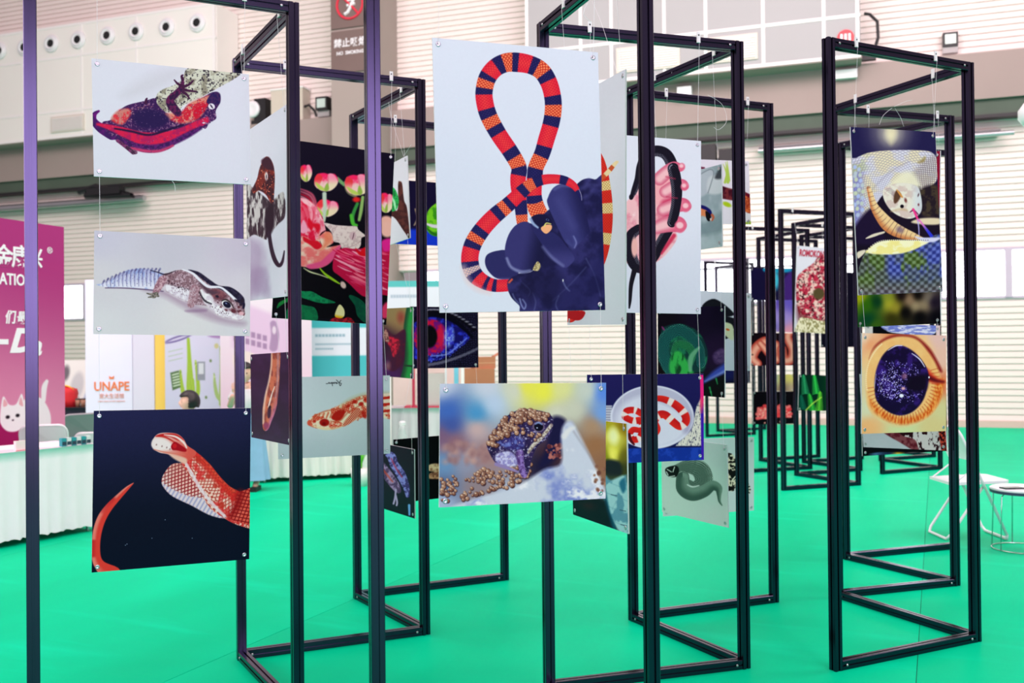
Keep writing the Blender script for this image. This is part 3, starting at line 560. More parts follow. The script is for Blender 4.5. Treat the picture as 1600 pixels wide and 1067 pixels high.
def pr_yellow_night(c):         # yellow lamp glow above pale blue blocks
    k = cr(880, 570, 3.95)
    c.field([(*k(262, 360), 190, 170, 30), (*k(385, 380), 150, 120, 10), (*k(310, 440), 250, 240, 120), (*k(380, 560), 110, 100, 10), (*k(262, 560), 150, 150, 20), (*k(320, 540), 250, 236, 90), (*k(300, 640), 30, 40, 40), (*k(380, 640), 60, 60, 20), (*k(100, 850), 14, 22, 38), (*k(80, 380), 60, 50, 20), (*k(220, 950), 14, 30, 46), (*k(380, 800), 150, 196, 206)], 2.4, 20)
    c.ell(*k(315, 440), 7, 12, (255, 252, 190), -.1, 4); c.ell(*k(310, 555), 5, 10, (255, 240, 110), -.3, 4)
    c.poly(k([(262, 590), (350, 600), (360, 680), (262, 660)]), (24, 30, 40), 3)
    c.poly(k([(262, 690), (300, 710), (380, 680), (400, 720), (415, 1050), (350, 1030), (262, 850)]), lambda X, Y: mix((160, 206, 214), (96, 150, 172), sstep(.45, .6, fbm(X * .07, Y * .05, 4))), 2)
    for y in (720, 790, 870, 950): c.stroke(k([(275, y, 2), (400, y + 50, 2)]), (90, 150, 170), 1, .5)
    c.poly(k([(262, 760), (280, 850), (300, 930), (330, 1015), (290, 1000), (262, 960)]), (16, 84, 110), 2)
    c.poly(k([(350, 730), (380, 700), (392, 760), (372, 790)]), (40, 110, 140), 2)
    for y, x0 in ((800, 300), (895, 355), (985, 360)): c.stroke(k([(x0, y, 2.5), (x0 + 36, y + 8, 2.5)]), (50, 76, 96), .6, .8)
    c.poly(k([(65, 780), (262, 840), (310, 1010), (60, 930)]), (10, 18, 34), 3, smooth=False)
    c.ell(*k(160, 870), 10, 5, (60, 20, 34), .2, 4, .6)

def pr_hand_snake(c):           # pink hand holding a thin black snake
    k = cr(880, 90, 2.48)
    c.fill(lambda X, Y: mix((224, 226, 237), (214, 216, 229), sstep(300, 480, Y)))
    sk = lambda X, Y: mix(mix((238, 186, 190), (222, 132, 150), sstep(.45, .7, fbm(X * .05, Y * .05, 3))), (246, 214, 214), sstep(.6, .8, fbm(X * .08, Y * .08, 9)))
    c.poly(k([(170, 560), (240, 560), (290, 500), (350, 480), (395, 450), (420, 480), (440, 560), (430, 650), (440, 700), (400, 760), (350, 800), (300, 830), (250, 800), (200, 760), (150, 740)]), sk, 1)
    c.poly(k([(350, 500), (370, 470), (400, 448), (420, 490), (400, 540), (360, 570)]), (242, 172, 178), 2)
    c.poly(k([(380, 560), (430, 540), (440, 600), (420, 640), (385, 610)]), (206, 50, 92), 4, al=.9)
    sn = k([(262, 545, 6), (275, 515, 12), (290, 470, 14), (300, 420, 16), (325, 375, 20), (362, 362, 21), (400, 378, 22), (425, 430, 22), (438, 500, 21), (436, 570, 19), (420, 640, 18), (385, 705, 20), (345, 775, 21), (310, 815, 20), (275, 800, 22), (258, 745, 22), (262, 690, 20), (290, 665, 18)])
    c.stroke(sn, lambda X, Y, S, T: mix((16, 14, 26), mix((46, 42, 60), (150, 146, 166), sstep(.25, .55, T * (1 if True else 1))), sstep(.15, .6, lattice(S, T * 8, 3.2, 3.4)) * .8), .6)
    for P in ([(372, 470, 26), (400, 445, 26), (428, 425, 22), (450, 428, 15)], [(395, 520, 24), (430, 500, 25), (458, 492, 21), (470, 498, 16)], [(385, 590, 24), (430, 575, 27), (462, 570, 26), (478, 576, 18)], [(360, 660, 24), (405, 645, 32), (440, 645, 31), (456, 650, 22)]):
        c.stroke([(k(x, y) + (r / 2.48,)) for x, y, r in P], lambda X, Y, S, T: mix(mix((244, 190, 194), (216, 110, 136), sstep(.2, .95, np.abs(T))), (222, 84, 122), sstep(14, 34, S) * .6), .9)
        x, y, r = P[-1]; c.ell(*k(x + 3, y - 3), r / 4.4, r / 5, (250, 216, 218), .2, 1.2, .85)
    c.stroke(k([(425, 430, 22), (438, 500, 21), (436, 570, 19), (420, 640, 18)]), lambda X, Y, S, T: mix((16, 14, 26), mix((46, 42, 60), (150, 146, 166), sstep(.25, .55, T)), sstep(.15, .6, lattice(S, T * 8, 3.2, 3.4)) * .8), .6)
    for P in ([(398, 462), (432, 470)], [(400, 540), (440, 545)]): c.stroke(k([(x, y, 3) for x, y in P]), (190, 60, 90), 1.2, .6)
    for x, y, r in ((458, 424, 13), (468, 500, 14), (474, 578, 18), (452, 654, 22)): c.ell(*k(x, y), r / 2.48, r * 1.15 / 2.48, (226, 104, 134), .1, 1.2); c.ell(*k(x - 1, y - 4), r / 4, r / 4.4, (250, 206, 210), .1, 1.2, .9)
    c.stroke(k([(428, 690, 8), (400, 730, 7), (380, 760, 4)]), (206, 60, 92), 1.4)
    c.ell(*k(275, 735), 12 / 2.48, 38 / 2.48, (236, 180, 172), 0, 1)
    c.stroke(k([(275, 825, 10), (262, 880, 8), (258, 940, 6), (255, 970, 3)]), (26, 24, 34), .6)
    c.ell(*k(263, 540), 3.5, 4.5, (20, 18, 30), .2)

def pr_bowl(c):                 # red and white snake in a round white bowl
    k = cr(880, 570, 3.95)
    c.fill(lambda X, Y: mix((34, 30, 90), (22, 26, 80), sstep(590, 680, Y)))
    c.poly(k([(140, 250), (300, 250), (300, 470), (140, 480)]), lambda X, Y: mix((196, 198, 210), (150, 150, 170), sstep(.3, .7, np.abs(((Y / 4) % 1) - .5) * 2)), 1, smooth=False)
    c.poly(k([(690, 500), (850, 500), (850, 200), (820, 260), (790, 400)]), lambda X, Y: mix((226, 220, 206), (60, 60, 90), sstep(.5, .8, fbm(X * .8, Y * .3, 4))), 1, smooth=False)
    c.poly(k([(140, 520), (860, 508), (875, 596), (140, 612)]), lambda X, Y: mix((22, 54, 150), (34, 70, 176), sstep(.4, .6, fbm(X * .1, Y * .1, 2))), .8, smooth=False)
    c.ell(*k(548, 322), 258 / 3.95, 196 / 3.95, (222, 222, 236), 0, .8)
    c.ell(*k(548, 318), 246 / 3.95, 182 / 3.95, (188, 186, 208), 0, 1.2)
    c.ell(*k(550, 345), 226 / 3.95, 162 / 3.95, (218, 218, 232), 0, 4)
    C = {'r': lambda l, T: mix((226, 46, 36), (196, 26, 30), T * .5 + .5), 'w': lambda l, T: np.array((236, 220, 214), np.float32) + 0 * l[..., None], 'n': lambda l, T: np.array((120, 20, 34), np.float32) + 0 * l[..., None]}
    def sn(P, mk):
        P = k(P); c.stroke(P, banded(P, [(*k(x, y), q) for x, y, q in mk], {'r': 10, 'w': 4, 'n': 2}, C), .6)
    sh = [(590, 195, 20), (650, 215, 20), (700, 250, 22)]
    c.stroke(k([(590, 205, 24), (680, 240, 26), (770, 320, 24), (760, 400, 24)]), (150, 140, 176), 4, .5)
    sn([(560, 205, 16), (620, 212, 20), (690, 245, 24), (745, 300, 25), (755, 350, 24), (720, 380, 22), (680, 355, 24), (630, 310, 24), (590, 310, 24), (560, 350, 24), (575, 400, 24), (540, 440, 22)],
       [(600, 210, 'r'), (660, 235, 'w'), (700, 258, 'r'), (742, 290, 'w'), (752, 330, 'r'), (735, 375, 'w'), (700, 370, 'r'), (660, 330, 'w'), (615, 308, 'r'), (580, 315, 'w'), (562, 360, 'r')])
    sn([(480, 300, 20), (440, 280, 20), (390, 285, 20), (380, 320, 20), (430, 345, 20), (475, 345, 22), (490, 390, 22), (470, 450, 20), (430, 460, 20), (410, 430, 18), (430, 400, 18), (470, 405, 16)],
       [(465, 290, 'r'), (445, 282, 'w'), (405, 280, 'r'), (382, 305, 'w'), (400, 332, 'r'), (440, 345, 'w'), (470, 345, 'r'), (488, 375, 'w'), (488, 410, 'r'), (465, 452, 'w'), (430, 458, 'r'), (412, 440, 'w'), (425, 402, 'r')])
    c.stroke(k([(405, 430, 10), (415, 465, 9), (435, 490, 6)]), (90, 14, 26), .8)
    c.poly(k([(842, 62), (862, 62), (880, 592), (852, 592)]), lambda X, Y: mix((240, 40, 130), (70, 30, 170), sstep(625, 645, Y)), .5, smooth=False)
    c.ell(*k(851, 250), 1.5, 8, (246, 90, 110), 0, 3)

def pr_green_snake(c):
    k = cr(860, 440, 2.965)
    c.field([(*k(502, 160), 10, 8, 24), (*k(700, 130), 22, 12, 46), (*k(800, 130), 16, 10, 40), (*k(502, 420), 8, 10, 14), (*k(780, 330), 40, 20, 60), (*k(800, 520), 8, 14, 16), (*k(600, 520), 6, 40, 30)], 2)
    c.poly(k([(515, 230), (540, 205), (600, 195), (660, 215), (700, 250), (730, 320), (720, 400), (690, 420), (560, 420), (520, 330)]), lambda X, Y: mix((16, 64, 66), (34, 130, 96), sstep(.4, .7, fbm(X * .08, Y * .08, 3))), 1.5)
    sc = lambda a, b: (lambda X, Y, S, T: mix(b, mix(a, (110, 190, 170), sstep(.5, 1, -T) * .5), sstep(.1, .5, lattice(S, T * 8, 2.6, 3.))))
    c.stroke(k([(560, 430, 18), (530, 360, 26), (530, 270, 28), (590, 225, 28), (650, 250, 26), (690, 310, 24), (700, 380, 20)]), sc((40, 134, 124), (12, 44, 62)), .8)
    c.stroke(k([(570, 330, 12), (590, 290, 18), (640, 300, 20), (660, 340, 18), (640, 390, 16), (610, 420, 12)]), sc((60, 176, 110), (12, 60, 50)), .8)
    c.poly(k([(560, 350), (590, 320), (620, 340), (650, 400), (660, 425), (560, 425)]), lambda X, Y: mix((60, 190, 90), (14, 76, 44), sstep(.4, .65, fbm(X * .12, Y * .05, 6))), 2)
    c.stroke(k([(650, 410, 8), (655, 350, 12), (690, 306, 6)]), (120, 190, 150), 1.2, .9)
    c.stroke(k([(520, 210, 3), (528, 222, 4)]), (160, 60, 130), 1)
    c.poly(k([(755, 340), (790, 310), (812, 320), (812, 370), (770, 380)]), lambda X, Y: mix((120, 90, 140), (60, 40, 90), fbm(X * .3, Y * .3)), 2)
    c.stroke(k([(705, 470, 4), (760, 430, 14), (830, 390, 22)]), (70, 90, 200), 3, .95); c.stroke(k([(720, 462, 2), (810, 415, 6)]), (150, 170, 250), 2, .8)
    for x, y in ((740, 490), (770, 450), (745, 510), (560, 500)): c.stroke(k([(x, y, 4), (x + 6, y + 24, 2)]), (60, 190, 110), 1, .8)

def pr_grey_snake(c):
    k = cr(880, 570, 3.95)
    c.field([(1035, 700, 196, 226, 216), (1130, 700, 190, 206, 206), (1050, 800, 206, 228, 220), (1135, 815, 214, 224, 222), (1090, 750, 200, 224, 216)], 1.5)
    sc = lambda X, Y, S, T: mix((60, 84, 76), mix((112, 140, 128), (176, 198, 186), sstep(.2, 1, -T) * .7), sstep(.0, .55, lattice(S, T * 12, 2.4, 2.8)))
    c.stroke(k([(690, 640, 20), (780, 625, 42), (850, 650, 55), (870, 720, 55), (820, 770, 50), (750, 740, 46), (740, 690, 40)]), sc, .7)
    c.stroke(k([(740, 700, 36), (745, 760, 44), (800, 795, 44), (870, 780, 38), (920, 745, 32), (960, 760, 24), (965, 800, 14), (968, 840, 8), (983, 866, 3)]), lambda X, Y, S, T: mix(mix((66, 96, 86), (132, 162, 148), sstep(-.6, .6, -T)), (80, 108, 98), .5 * sstep(.5, .0, lattice(S, T * 9, 2.2, 2.4))), .8)
    c.stroke(k([(770, 740, 3), (800, 752, 4), (840, 745, 3)]), (226, 240, 236), 1)
    c.poly(k([(632, 650), (650, 630), (700, 622), (718, 650), (700, 690), (650, 686)]), (20, 26, 26), .7)
    for p in ([(645, 645), (670, 660)], [(690, 630), (680, 660)], [(660, 690), (690, 685)], [(640, 660), (650, 680)]): c.stroke(k([(x, y, 3) for x, y in p]), (206, 222, 214), .5)

def pr_patterned_lizard(c):
    k = cr(880, 570, 3.95)
    c.fill((206, 222, 218))
    c.poly(k([(900, 560), (1000, 540), (1060, 580), (1060, 760), (1010, 775), (930, 740)]), lambda X, Y: mix((226, 220, 190), (26, 24, 24), sstep(.48, .55, fbm(X * .3, Y * .3, 5))), .8)
    c.stroke(k([(1060, 680, 30), (1120, 740, 22), (1140, 775, 16), (1130, 800, 8)]), lambda X, Y, S, T: mix((226, 222, 200), (24, 24, 24), sstep(.3, .6, np.abs(((S / 3.4) % 1) - .5) * 2)), .6)

def pr_blue_sofa(c):            # fold of pale blue cloth with an orange and black nose
    k = cr(1080, 240, 6.67)
    c.fill(lambda X, Y: mix((196, 208, 218), (152, 170, 180), sstep(.35, .7, fbm(X * .03, Y * .02, 3))))
    c.poly(k([(-400, 420), (-100, 330), (100, 200), (200, 160), (240, 200), (180, 410), (-100, 520), (-400, 600)]), (186, 196, 208), 2)
    c.poly(k([(190, 250), (340, 230), (340, 400), (180, 410)]), (206, 214, 222), 2)
    c.stroke(k([(100, 215, 3), (200, 165, 4), (240, 200, 3), (215, 300, 3), (180, 410, 3)]), (120, 132, 142), 1.2)
    c.poly(k([(250, 250), (320, 130), (330, 200), (320, 260)]), (70, 76, 84), 2)
    c.poly(k([(-400, 640), (100, 720), (330, 600), (330, 800), (100, 860), (-400, 950)]), (130, 150, 160), 4, al=.7)
    c.stroke(k([(40, 600, 60), (120, 600, 50), (170, 620, 40)]), (232, 140, 96), 1.5)
    c.poly(k([(60, 540), (130, 540), (200, 580), (220, 630), (190, 690), (160, 660), (170, 600), (110, 570)]), (24, 26, 110), .9)
    c.poly(k([(155, 600), (200, 630), (210, 680), (190, 705), (165, 680)]), (14, 12, 20), .8)
    c.stroke(k([(222, 640, 14), (236, 665, 12), (222, 695, 9)]), (206, 110, 80), .8)
    c.ell(*k(208, 685), 1.4, 2, (250, 220, 210), 0)

def pr_plant_arm(c):
    k = cr(1080, 240, 6.67)
    c.fill((228, 226, 236))
    for p in ([(350, 300), (370, 200), (355, 90)], [(380, 300), (365, 200), (330, 110)], [(390, 280), (380, 180), (372, 80)]): c.stroke(k([(x, y, r) for (x, y), r in zip(p, (14, 10, 2))]), (176, 206, 90), .8)
    c.stroke(k([(-300, 250, 90), (100, 350, 80), (380, 420, 60), (480, 440, 66), (620, 530, 84)]), lambda X, Y, S, T: mix((70, 22, 40), (120, 50, 56), sstep(.4, .7, fbm(X * .2, Y * .2, 3))), 1)
    c.poly(k([(500, 470), (560, 430), (620, 460), (620, 620), (520, 570)]), tex((224, 120, 70), (160, 60, 40), .5), 1)
    c.stroke(k([(520, 400, 16), (620, 450, 16)]), (110, 20, 44), 1)
    c.ell(*k(370, 530), 7, 3.5, (176, 206, 40), .4, 1); c.poly(k([(540, 738), (600, 700), (620, 720), (620, 740)]), (170, 196, 80), .8)
    c.stroke(k([(100, 150, 12), (130, 152, 10)]), (110, 40, 70), 1)

def pr_black_leaves(c):
    k = cr(860, 440, 2.965)
    c.fill(lambda X, Y: mix((206, 212, 222), (190, 200, 210), sstep(440, 580, Y)))
    for p in ([(560, 170), (700, 150), (850, 170), (845, 220), (700, 200)], [(600, 240), (820, 220), (850, 250), (700, 290)], [(700, 120), (760, 80), (850, 150), (780, 160)]):
        c.poly(k(p), (24, 26, 34), .8)
    c.poly(k([(780, 190), (840, 200), (845, 270), (800, 240)]), (196, 206, 170), 1); c.ell(*k(820, 222), 3, 1.6, (190, 90, 40), .3)

def pr_rattlesnake(c):
    a = cr(1320, 190, 5.62); b = cr(1320, 360, 6.28)
    c.fill(lambda X, Y: mix((38, 34, 78), (26, 18, 38), sstep(230, 330, Y)))
    for i, (r, al) in enumerate(((26, .25), (19, .3), (12, .5), (7, .7))):
        c.ell(*a(400, 62 + i * 20), r * 1.1, r * 1.2, (250, 240, 206), 0, r * .9, al)
    c.poly(a([(360, 50), (450, 50), (420, 190), (385, 190)]), (240, 228, 180), 4, al=.5)
    body = a([(40, 360), (100, 318), (200, 275), (340, 256), (520, 250), (700, 256), (770, 280), (808, 350), (806, 500), (760, 560), (670, 600), (640, 560), (430, 545), (335, 640), (260, 740), (160, 860), (80, 925), (40, 700)])
    def bs(X, Y):
        u = (X - 1330); v = (Y - 236) + .0
        rr = np.hypot(X - 1400, (Y - 330) * 1.0); th = np.arctan2(Y - 330, X - 1400)
        l = lattice(rr, th * 55, 4.4, 5.2)
        base = mix((226, 224, 236), (240, 226, 180), sstep(.42, .62, fbm(X * .04, Y * .06, 3)) * .8)
        base = mix(base, (116, 120, 206), sstep(1356, 1338, X) * sstep(245, 275, Y) * .8)
        base = mix(base, (196, 206, 130), sstep(.55, .7, fbm(X * .05, Y * .05, 21)) * sstep(1365, 1340, X) * .7)
        return mix(mix(base, (130, 122, 146), .55), base, sstep(.0, .5, l))
    c.poly(body, bs, .8)
    for i, (x, y) in enumerate([(85, 400), (120, 420), (90, 455), (130, 470), (95, 510), (135, 520), (110, 560), (150, 560), (120, 600), (155, 615), (115, 655), (150, 670), (110, 710), (145, 720), (105, 765), (150, 775), (110, 820), (85, 480), (80, 560), (90, 630), (85, 730)]):
        c.ell(*a(x, y), 2.9, 3.4, mix((176, 190, 232), (206, 214, 170), (i % 5) / 5), .3, .9); 
    c.poly(a([(540, 520), (680, 360), (790, 300), (806, 480), (700, 590), (620, 540)]), lambda X, Y: mix((90, 70, 80), (236, 232, 226), sstep(.12, .5, lattice((X + Y) * .7, (X - Y) * .7, 3.8, 4.4))), 4, al=.75)
    c.stroke(a([(640, 360, 5), (680, 345, 14), (700, 315, 6)]), (150, 130, 70), 2, .8)
    c.stroke(a([(560, 350, 3), (400, 440, 4), (270, 560, 4), (200, 640, 3)]), (140, 132, 150), 2, .4)
    c.poly(a([(350, 660), (300, 720), (220, 800), (300, 960), (400, 1060), (830, 1060), (832, 620), (700, 590), (660, 640)]), (30, 20, 40), 3)
    c.poly(a([(660, 600), (800, 560), (828, 700), (825, 820), (690, 830), (660, 740)]), tex((74, 62, 50), (40, 30, 40), .12), 3)
    c.poly(a([(80, 930), (240, 760), (330, 980), (330, 1070), (90, 1070)]), (34, 22, 54), 3)
    c.poly(a([(580, 885), (660, 850), (826, 850), (828, 900), (700, 905)]), (232, 214, 180), 1.5)
    c.poly(a([(180, 1025), (250, 985), (340, 968), (330, 985), (240, 1010)]), (226, 214, 190), 1)
    head = a([(328, 630), (350, 580), (430, 548), (530, 540), (630, 570), (662, 640), (674, 750), (650, 815), (580, 852), (500, 842), (410, 790), (350, 710)])
    c.poly(a([(380, 560), (520, 440), (620, 480), (640, 600), (400, 620)]), (238, 232, 200), 4, al=.9)
    c.poly(head, lambda X, Y: mix(mix((216, 196, 186), (232, 226, 210), sstep(.4, .6, fbm(X * .12, Y * .12, 8))), (206, 216, 226), sstep(1418, 1436, X) * .7), .8)
    for i in range(7): c.stroke(a([(350 + i * 14, 600 + i * 10, 2), (390 + i * 8, 590 + i * 14, 3), (430, 610 + i * 12, 2)]), (120, 106, 120), .8, .55)
    c.poly(a([(430, 640), (452, 604), (490, 640), (470, 690), (440, 720), (425, 700)]), (96, 66, 50), 1.2)
    c.poly(a([(448, 600), (470, 610), (505, 660), (490, 665)]), (216, 150, 80), .8)
    c.ell(*a(498, 745), 2.8, 2.8, (14, 10, 24), 0, .7); c.ell(*a(530, 692), 2, 3.6, (130, 74, 70), -.2, 1); c.ell(*a(643, 730), 1.3, 2, (120, 60, 70), 0, .7); c.ell(*a(642, 645), 1, 2.6, (90, 60, 70), .3, .7)
    c.stroke(a([(400, 790, 3), (480, 770, 7), (540, 780, 5)]), (200, 170, 120), 2, .7)
    c.stroke(a([(570, 795, 4), (600, 780, 7), (640, 815, 4)]), (110, 30, 80), .8)
    c.stroke(a([(596, 770, 9), (620, 820, 10), (640, 870, 9)]), (240, 60, 140), .8)
    c.stroke(a([(636, 860, 5), (645, 930, 5), (648, 1000, 4)]), (190, 180, 240), .8); c.stroke(a([(650, 865, 7), (700, 930, 10), (760, 1010, 16)]), lambda X, Y, S, T: mix((236, 130, 200), (50, 60, 210), sstep(5, 25, S)), .8)
    rt = a([(205, 585, 18), (222, 640, 24), (238, 700, 28), (262, 760, 38), (310, 830, 50), (370, 900, 60), (440, 950, 58), (520, 985, 48), (600, 1010, 34), (680, 1040, 20)])
    c.stroke(rt, lambda X, Y, S, T: mix(mix((240, 206, 150), (206, 130, 80), sstep(-.2, .9, T)), (120, 74, 70), sstep(.62, 1., np.abs(((S / 7.) % 1) - .5) * 2) * .5), .8)
    c.ell(*a(480, 950), 6, 5, (126, 104, 122), .4, 2.5, .8)
    # near coil at the bottom
    dome = b([(60, 640), (120, 420), (160, 290), (200, 215), (300, 130), (400, 98), (520, 95), (680, 96), (800, 92), (950, 70), (980, 640)])
    def ds(X, Y):
        u = X * 1. + 0 * Y; v = Y
        v_ = (Y - 372 + .0016 * (X - 1400) ** 2); l1 = .5 + .25 * (np.cos((v_ + X * .9) * .56) + np.cos((v_ - X * .9) * .56))
        base = mix((92, 100, 86), (74, 88, 200), sstep(1378, 1392, X) * sstep(452, 420, Y) * (.4 + .6 * sstep(.35, .55, fbm(X * .05, Y * .05, 3))))
        base = mix(base, (96, 124, 50), sstep(.5, .64, fbm(X * .05 + 3, Y * .03, 11)))
        base = mix(base, (124, 104, 130), sstep(435, 460, Y) * .7)
        return mix(base * .66, mix(base, (176, 192, 206), .34), sstep(.1, .95, l1))
    c.poly(dome, ds, .9)
    c.poly(b([(200, 205), (300, 125), (400, 98), (520, 92), (680, 94), (830, 100), (760, 150), (620, 210), (480, 235), (330, 236), (230, 225)]), lambda X, Y: mix((250, 244, 200), (246, 232, 150), sstep(.45, .6, fbm(X * .06, Y * .1, 4))), 1.2)
    c.poly(b([(680, 60), (760, 70), (920, 70), (930, 84), (860, 115), (760, 105)]), (216, 214, 240), 1.2)
    for i in range(60):
        t = i / 59; x = 210 + 600 * t; y = 96 + 100 * (1 - min(1, t / .3)) ** 2
        c.ell(*b(x, y), .8, .7, (70, 60, 70) if i % 2 else (250, 244, 220), 0, .4, .8)
    c.poly(b([(118, 215), (190, 190), (195, 215), (140, 270), (120, 270)]), (226, 214, 190), 1); c.poly(b([(200, 80), (260, 45), (320, 36), (315, 50), (240, 76)]), (226, 214, 190), .8); c.poly(b([(325, 26), (380, 10), (385, 22), (335, 34)]), (226, 214, 190), .8)

def pr_eye_pit(c):
    k = cr(1320, 510, 5.083)
    c.field([(1350, 528, 240, 214, 190), (1358, 536, 238, 160, 110), (1400, 526, 214, 120, 80), (1465, 530, 232, 190, 180), (1470, 600, 224, 130, 90), (1470, 640, 214, 206, 150), (1352, 600, 226, 206, 160), (1354, 665, 236, 180, 120), (1350, 640, 214, 216, 180),
             (1410, 668, 204, 216, 160), (1460, 668, 216, 200, 140), (1372, 560, 246, 206, 140), (1440, 545, 246, 200, 130), (1405, 540, 250, 214, 150), (1470, 560, 236, 190, 170)], 2.2, 40)
    c.poly(k([(190, 260), (230, 160), (320, 90), (430, 62), (560, 80), (660, 160), (720, 250), (770, 360), (700, 330), (640, 230), (540, 130), (420, 95), (320, 120), (230, 200)]), (146, 42, 40), 2.2)
    c.poly(k([(165, 520), (165, 360), (210, 210), (300, 120), (430, 80), (560, 100), (650, 190), (720, 300), (760, 420), (770, 540), (700, 680), (560, 780), (400, 800), (260, 740), (180, 640)]),
           lambda X, Y: mix(mix((244, 204, 136), (238, 178, 110), fbm(X * .08, Y * .08, 3)), (206, 216, 170), sstep(635, 665, Y) * .6), 2)
    c.poly(k([(190, 560), (260, 640), (360, 700), (480, 720), (600, 690), (680, 600), (720, 450), (780, 420), (760, 560), (680, 690), (560, 760), (420, 775), (280, 720), (210, 640)]),
           lambda X, Y: mix((214, 96, 34), (240, 160, 80), sstep(.35, .7, fbm(X * .5, Y * .15, 6))), 3)
    for i in range(70):
        t = -.3 + 3.3 * i / 69; x = 460 + 270 * math.cos(t); y = 430 + 320 * math.sin(t)
        c.stroke(k([(x - 40 * math.cos(t), y - 44 * math.sin(t), 3), (x + 20 * math.cos(t + .15), y + 22 * math.sin(t + .15), 2)]), (246, 200, 110) if i % 2 else (176, 60, 26), .8, .6)
    for i in range(26):
        t = 2.9 + 1.2 * i / 25; c.ell(*k(455 + 290 * math.cos(t), 420 + 340 * math.sin(t)), 1.3, 1.3, (250, 226, 180), 0, .8, .8)
    c.poly(k([(640, 330), (720, 400), (790, 440), (700, 450), (650, 420)]), (206, 60, 40), 3); c.stroke(k([(650, 400, 20), (720, 430, 12), (780, 440, 6)]), (96, 20, 30), 2.4)
    blob = k([(232, 470), (245, 350), (290, 240), (360, 170), (440, 150), (530, 190), (610, 270), (660, 370), (650, 490), (610, 600), (530, 680), (430, 706), (330, 670), (250, 590)])
    c.poly(blob, lambda X, Y: mix((26, 12, 54), (54, 30, 110), sstep(.4, .7, fbm(X * .1, Y * .1, 3))), 1.2)
    c.specks(k([(250, 400), (330, 270), (430, 280), (560, 300), (600, 400), (620, 540), (540, 600), (400, 610), (260, 560)]), 330, (196, 186, 250), (96, 80, 200), .35, 1.15, 4, .9)
    c.specks(k([(260, 420), (340, 330), (440, 380), (450, 560), (340, 580), (270, 520)]), 170, (236, 230, 255), (150, 140, 240), .35, 1.0, 9, .9)
    c.poly(k([(520, 400), (640, 380), (640, 500), (540, 520), (480, 470)]), (22, 8, 36), 4)
    c.ell(*k(470, 395), 4, 4.6, (150, 100, 130), .3, 2, .8); c.ell(*k(460, 492), 3, 2.4, (220, 170, 180), 0, 1); c.ell(*k(447, 550), 3.4, 2.8, (240, 245, 255), 0, 1)
    c.stroke(k([(340, 190, 2), (400, 155, 4), (450, 152, 3)]), (236, 232, 250), .6); c.stroke(k([(530, 215, 3), (590, 260, 5), (630, 320, 3)]), (226, 222, 246), .7); c.stroke(k([(245, 380, 2), (236, 440, 2.5), (232, 490, 2)]), (210, 206, 236), .6, .8)
    c.ell(*k(665, 404), 1.2, 1.6, (240, 240, 250), 0)

def pr_branch_gecko(c):         # rusty brown gecko climbing over a branch
    k = cr(380, 160, 3.3375)
    c.fill(lambda X, Y: mix((212, 211, 226), (176, 160, 190), sstep(.5, .75, fbm(X * .02, Y * .012, 6)) * sstep(360, 440, Y)))
    c.poly(k([(40, 700), (100, 740), (110, 850), (60, 1020), (10, 1020), (10, 700)]), (150, 122, 160), 7, al=.5)
    c.poly(k([(0, 430), (60, 450), (100, 480), (150, 520), (170, 500), (215, 470), (222, 590), (180, 640), (130, 700), (120, 715), (60, 690), (0, 700)]),
           lambda X, Y: mix((196, 190, 192), (60, 46, 56), sstep(.38, .62, fbm(X * .3, Y * .07, 4))), 1)
    c.poly(k([(125, 560), (160, 520), (165, 640), (130, 705), (115, 640)]), (40, 26, 40), 2)
    c.poly(k([(50, 455), (75, 400), (90, 340), (115, 290), (135, 286), (158, 320), (168, 380), (165, 470), (160, 525), (145, 520), (120, 480), (85, 460), (60, 475)]),
           lambda X, Y: mix(mix((120, 40, 34), (60, 22, 36), sstep(.4, .6, fbm(X * .2, Y * .12, 8))), (216, 120, 90), sstep(.6, .72, fbm(X * .5, Y * .4, 2))), .8)
    c.poly(k([(100, 300), (135, 286), (155, 320), (160, 350), (130, 350), (105, 330)]), (62, 24, 44), 1.6)
    c.ell(*k(124, 385), 2.4, 6.4, (226, 214, 220), 0, .8); c.ell(*k(124, 388), .8, 3.4, (60, 40, 50), 0)
    c.stroke(k([(138, 680, 9), (150, 760, 10), (168, 820, 11), (190, 850, 10), (208, 830, 7), (218, 775, 3)]), (46, 34, 50), .8)

def pr_brown_snake(c):
    k = cr(385, 540, 5.93)
    c.fill(lambda X, Y: mix((44, 24, 56), (58, 34, 72), sstep(.3, .8, fbm(X * .05, Y * .05, 2))))
    P = k([(278, 60, 44), (277, 150, 44), (268, 240, 46), (262, 340, 50), (245, 430, 58), (232, 520, 62), (215, 600, 60), (200, 680, 44), (188, 745, 32), (184, 770, 20)])
    c.stroke(P, lambda X, Y, S, T: mix(mix((206, 112, 84), (150, 70, 60), sstep(.4, .62, fbm(X * .2, Y * .12, 3))), (196, 120, 176), sstep(.1, .9, -T) * sstep(50, 110, S) * .8), .8)
    c.stroke(k([(240, 60, 5), (236, 200, 7), (210, 350, 8), (180, 480, 9), (165, 620, 9), (163, 720, 8)]), (236, 206, 190), 1.2, .8)
    c.stroke(k([(300, 80, 9), (298, 230, 9), (290, 400, 9), (275, 480, 6)]), (206, 160, 170), 1.5, .7)
    c.stroke(k([(268, 380, 4), (245, 440, 5), (228, 500, 7), (210, 570, 5)]), (240, 224, 220), .8)
    c.ell(*k(222, 575), 2, 3.4, (20, 14, 26), .3, .7); c.poly(k([(205, 590), (235, 590), (225, 660), (205, 665)]), (60, 30, 60), 1.2)
    c.ell(*k(190, 740), 4.4, 5, (150, 60, 100), 0, 1.6)

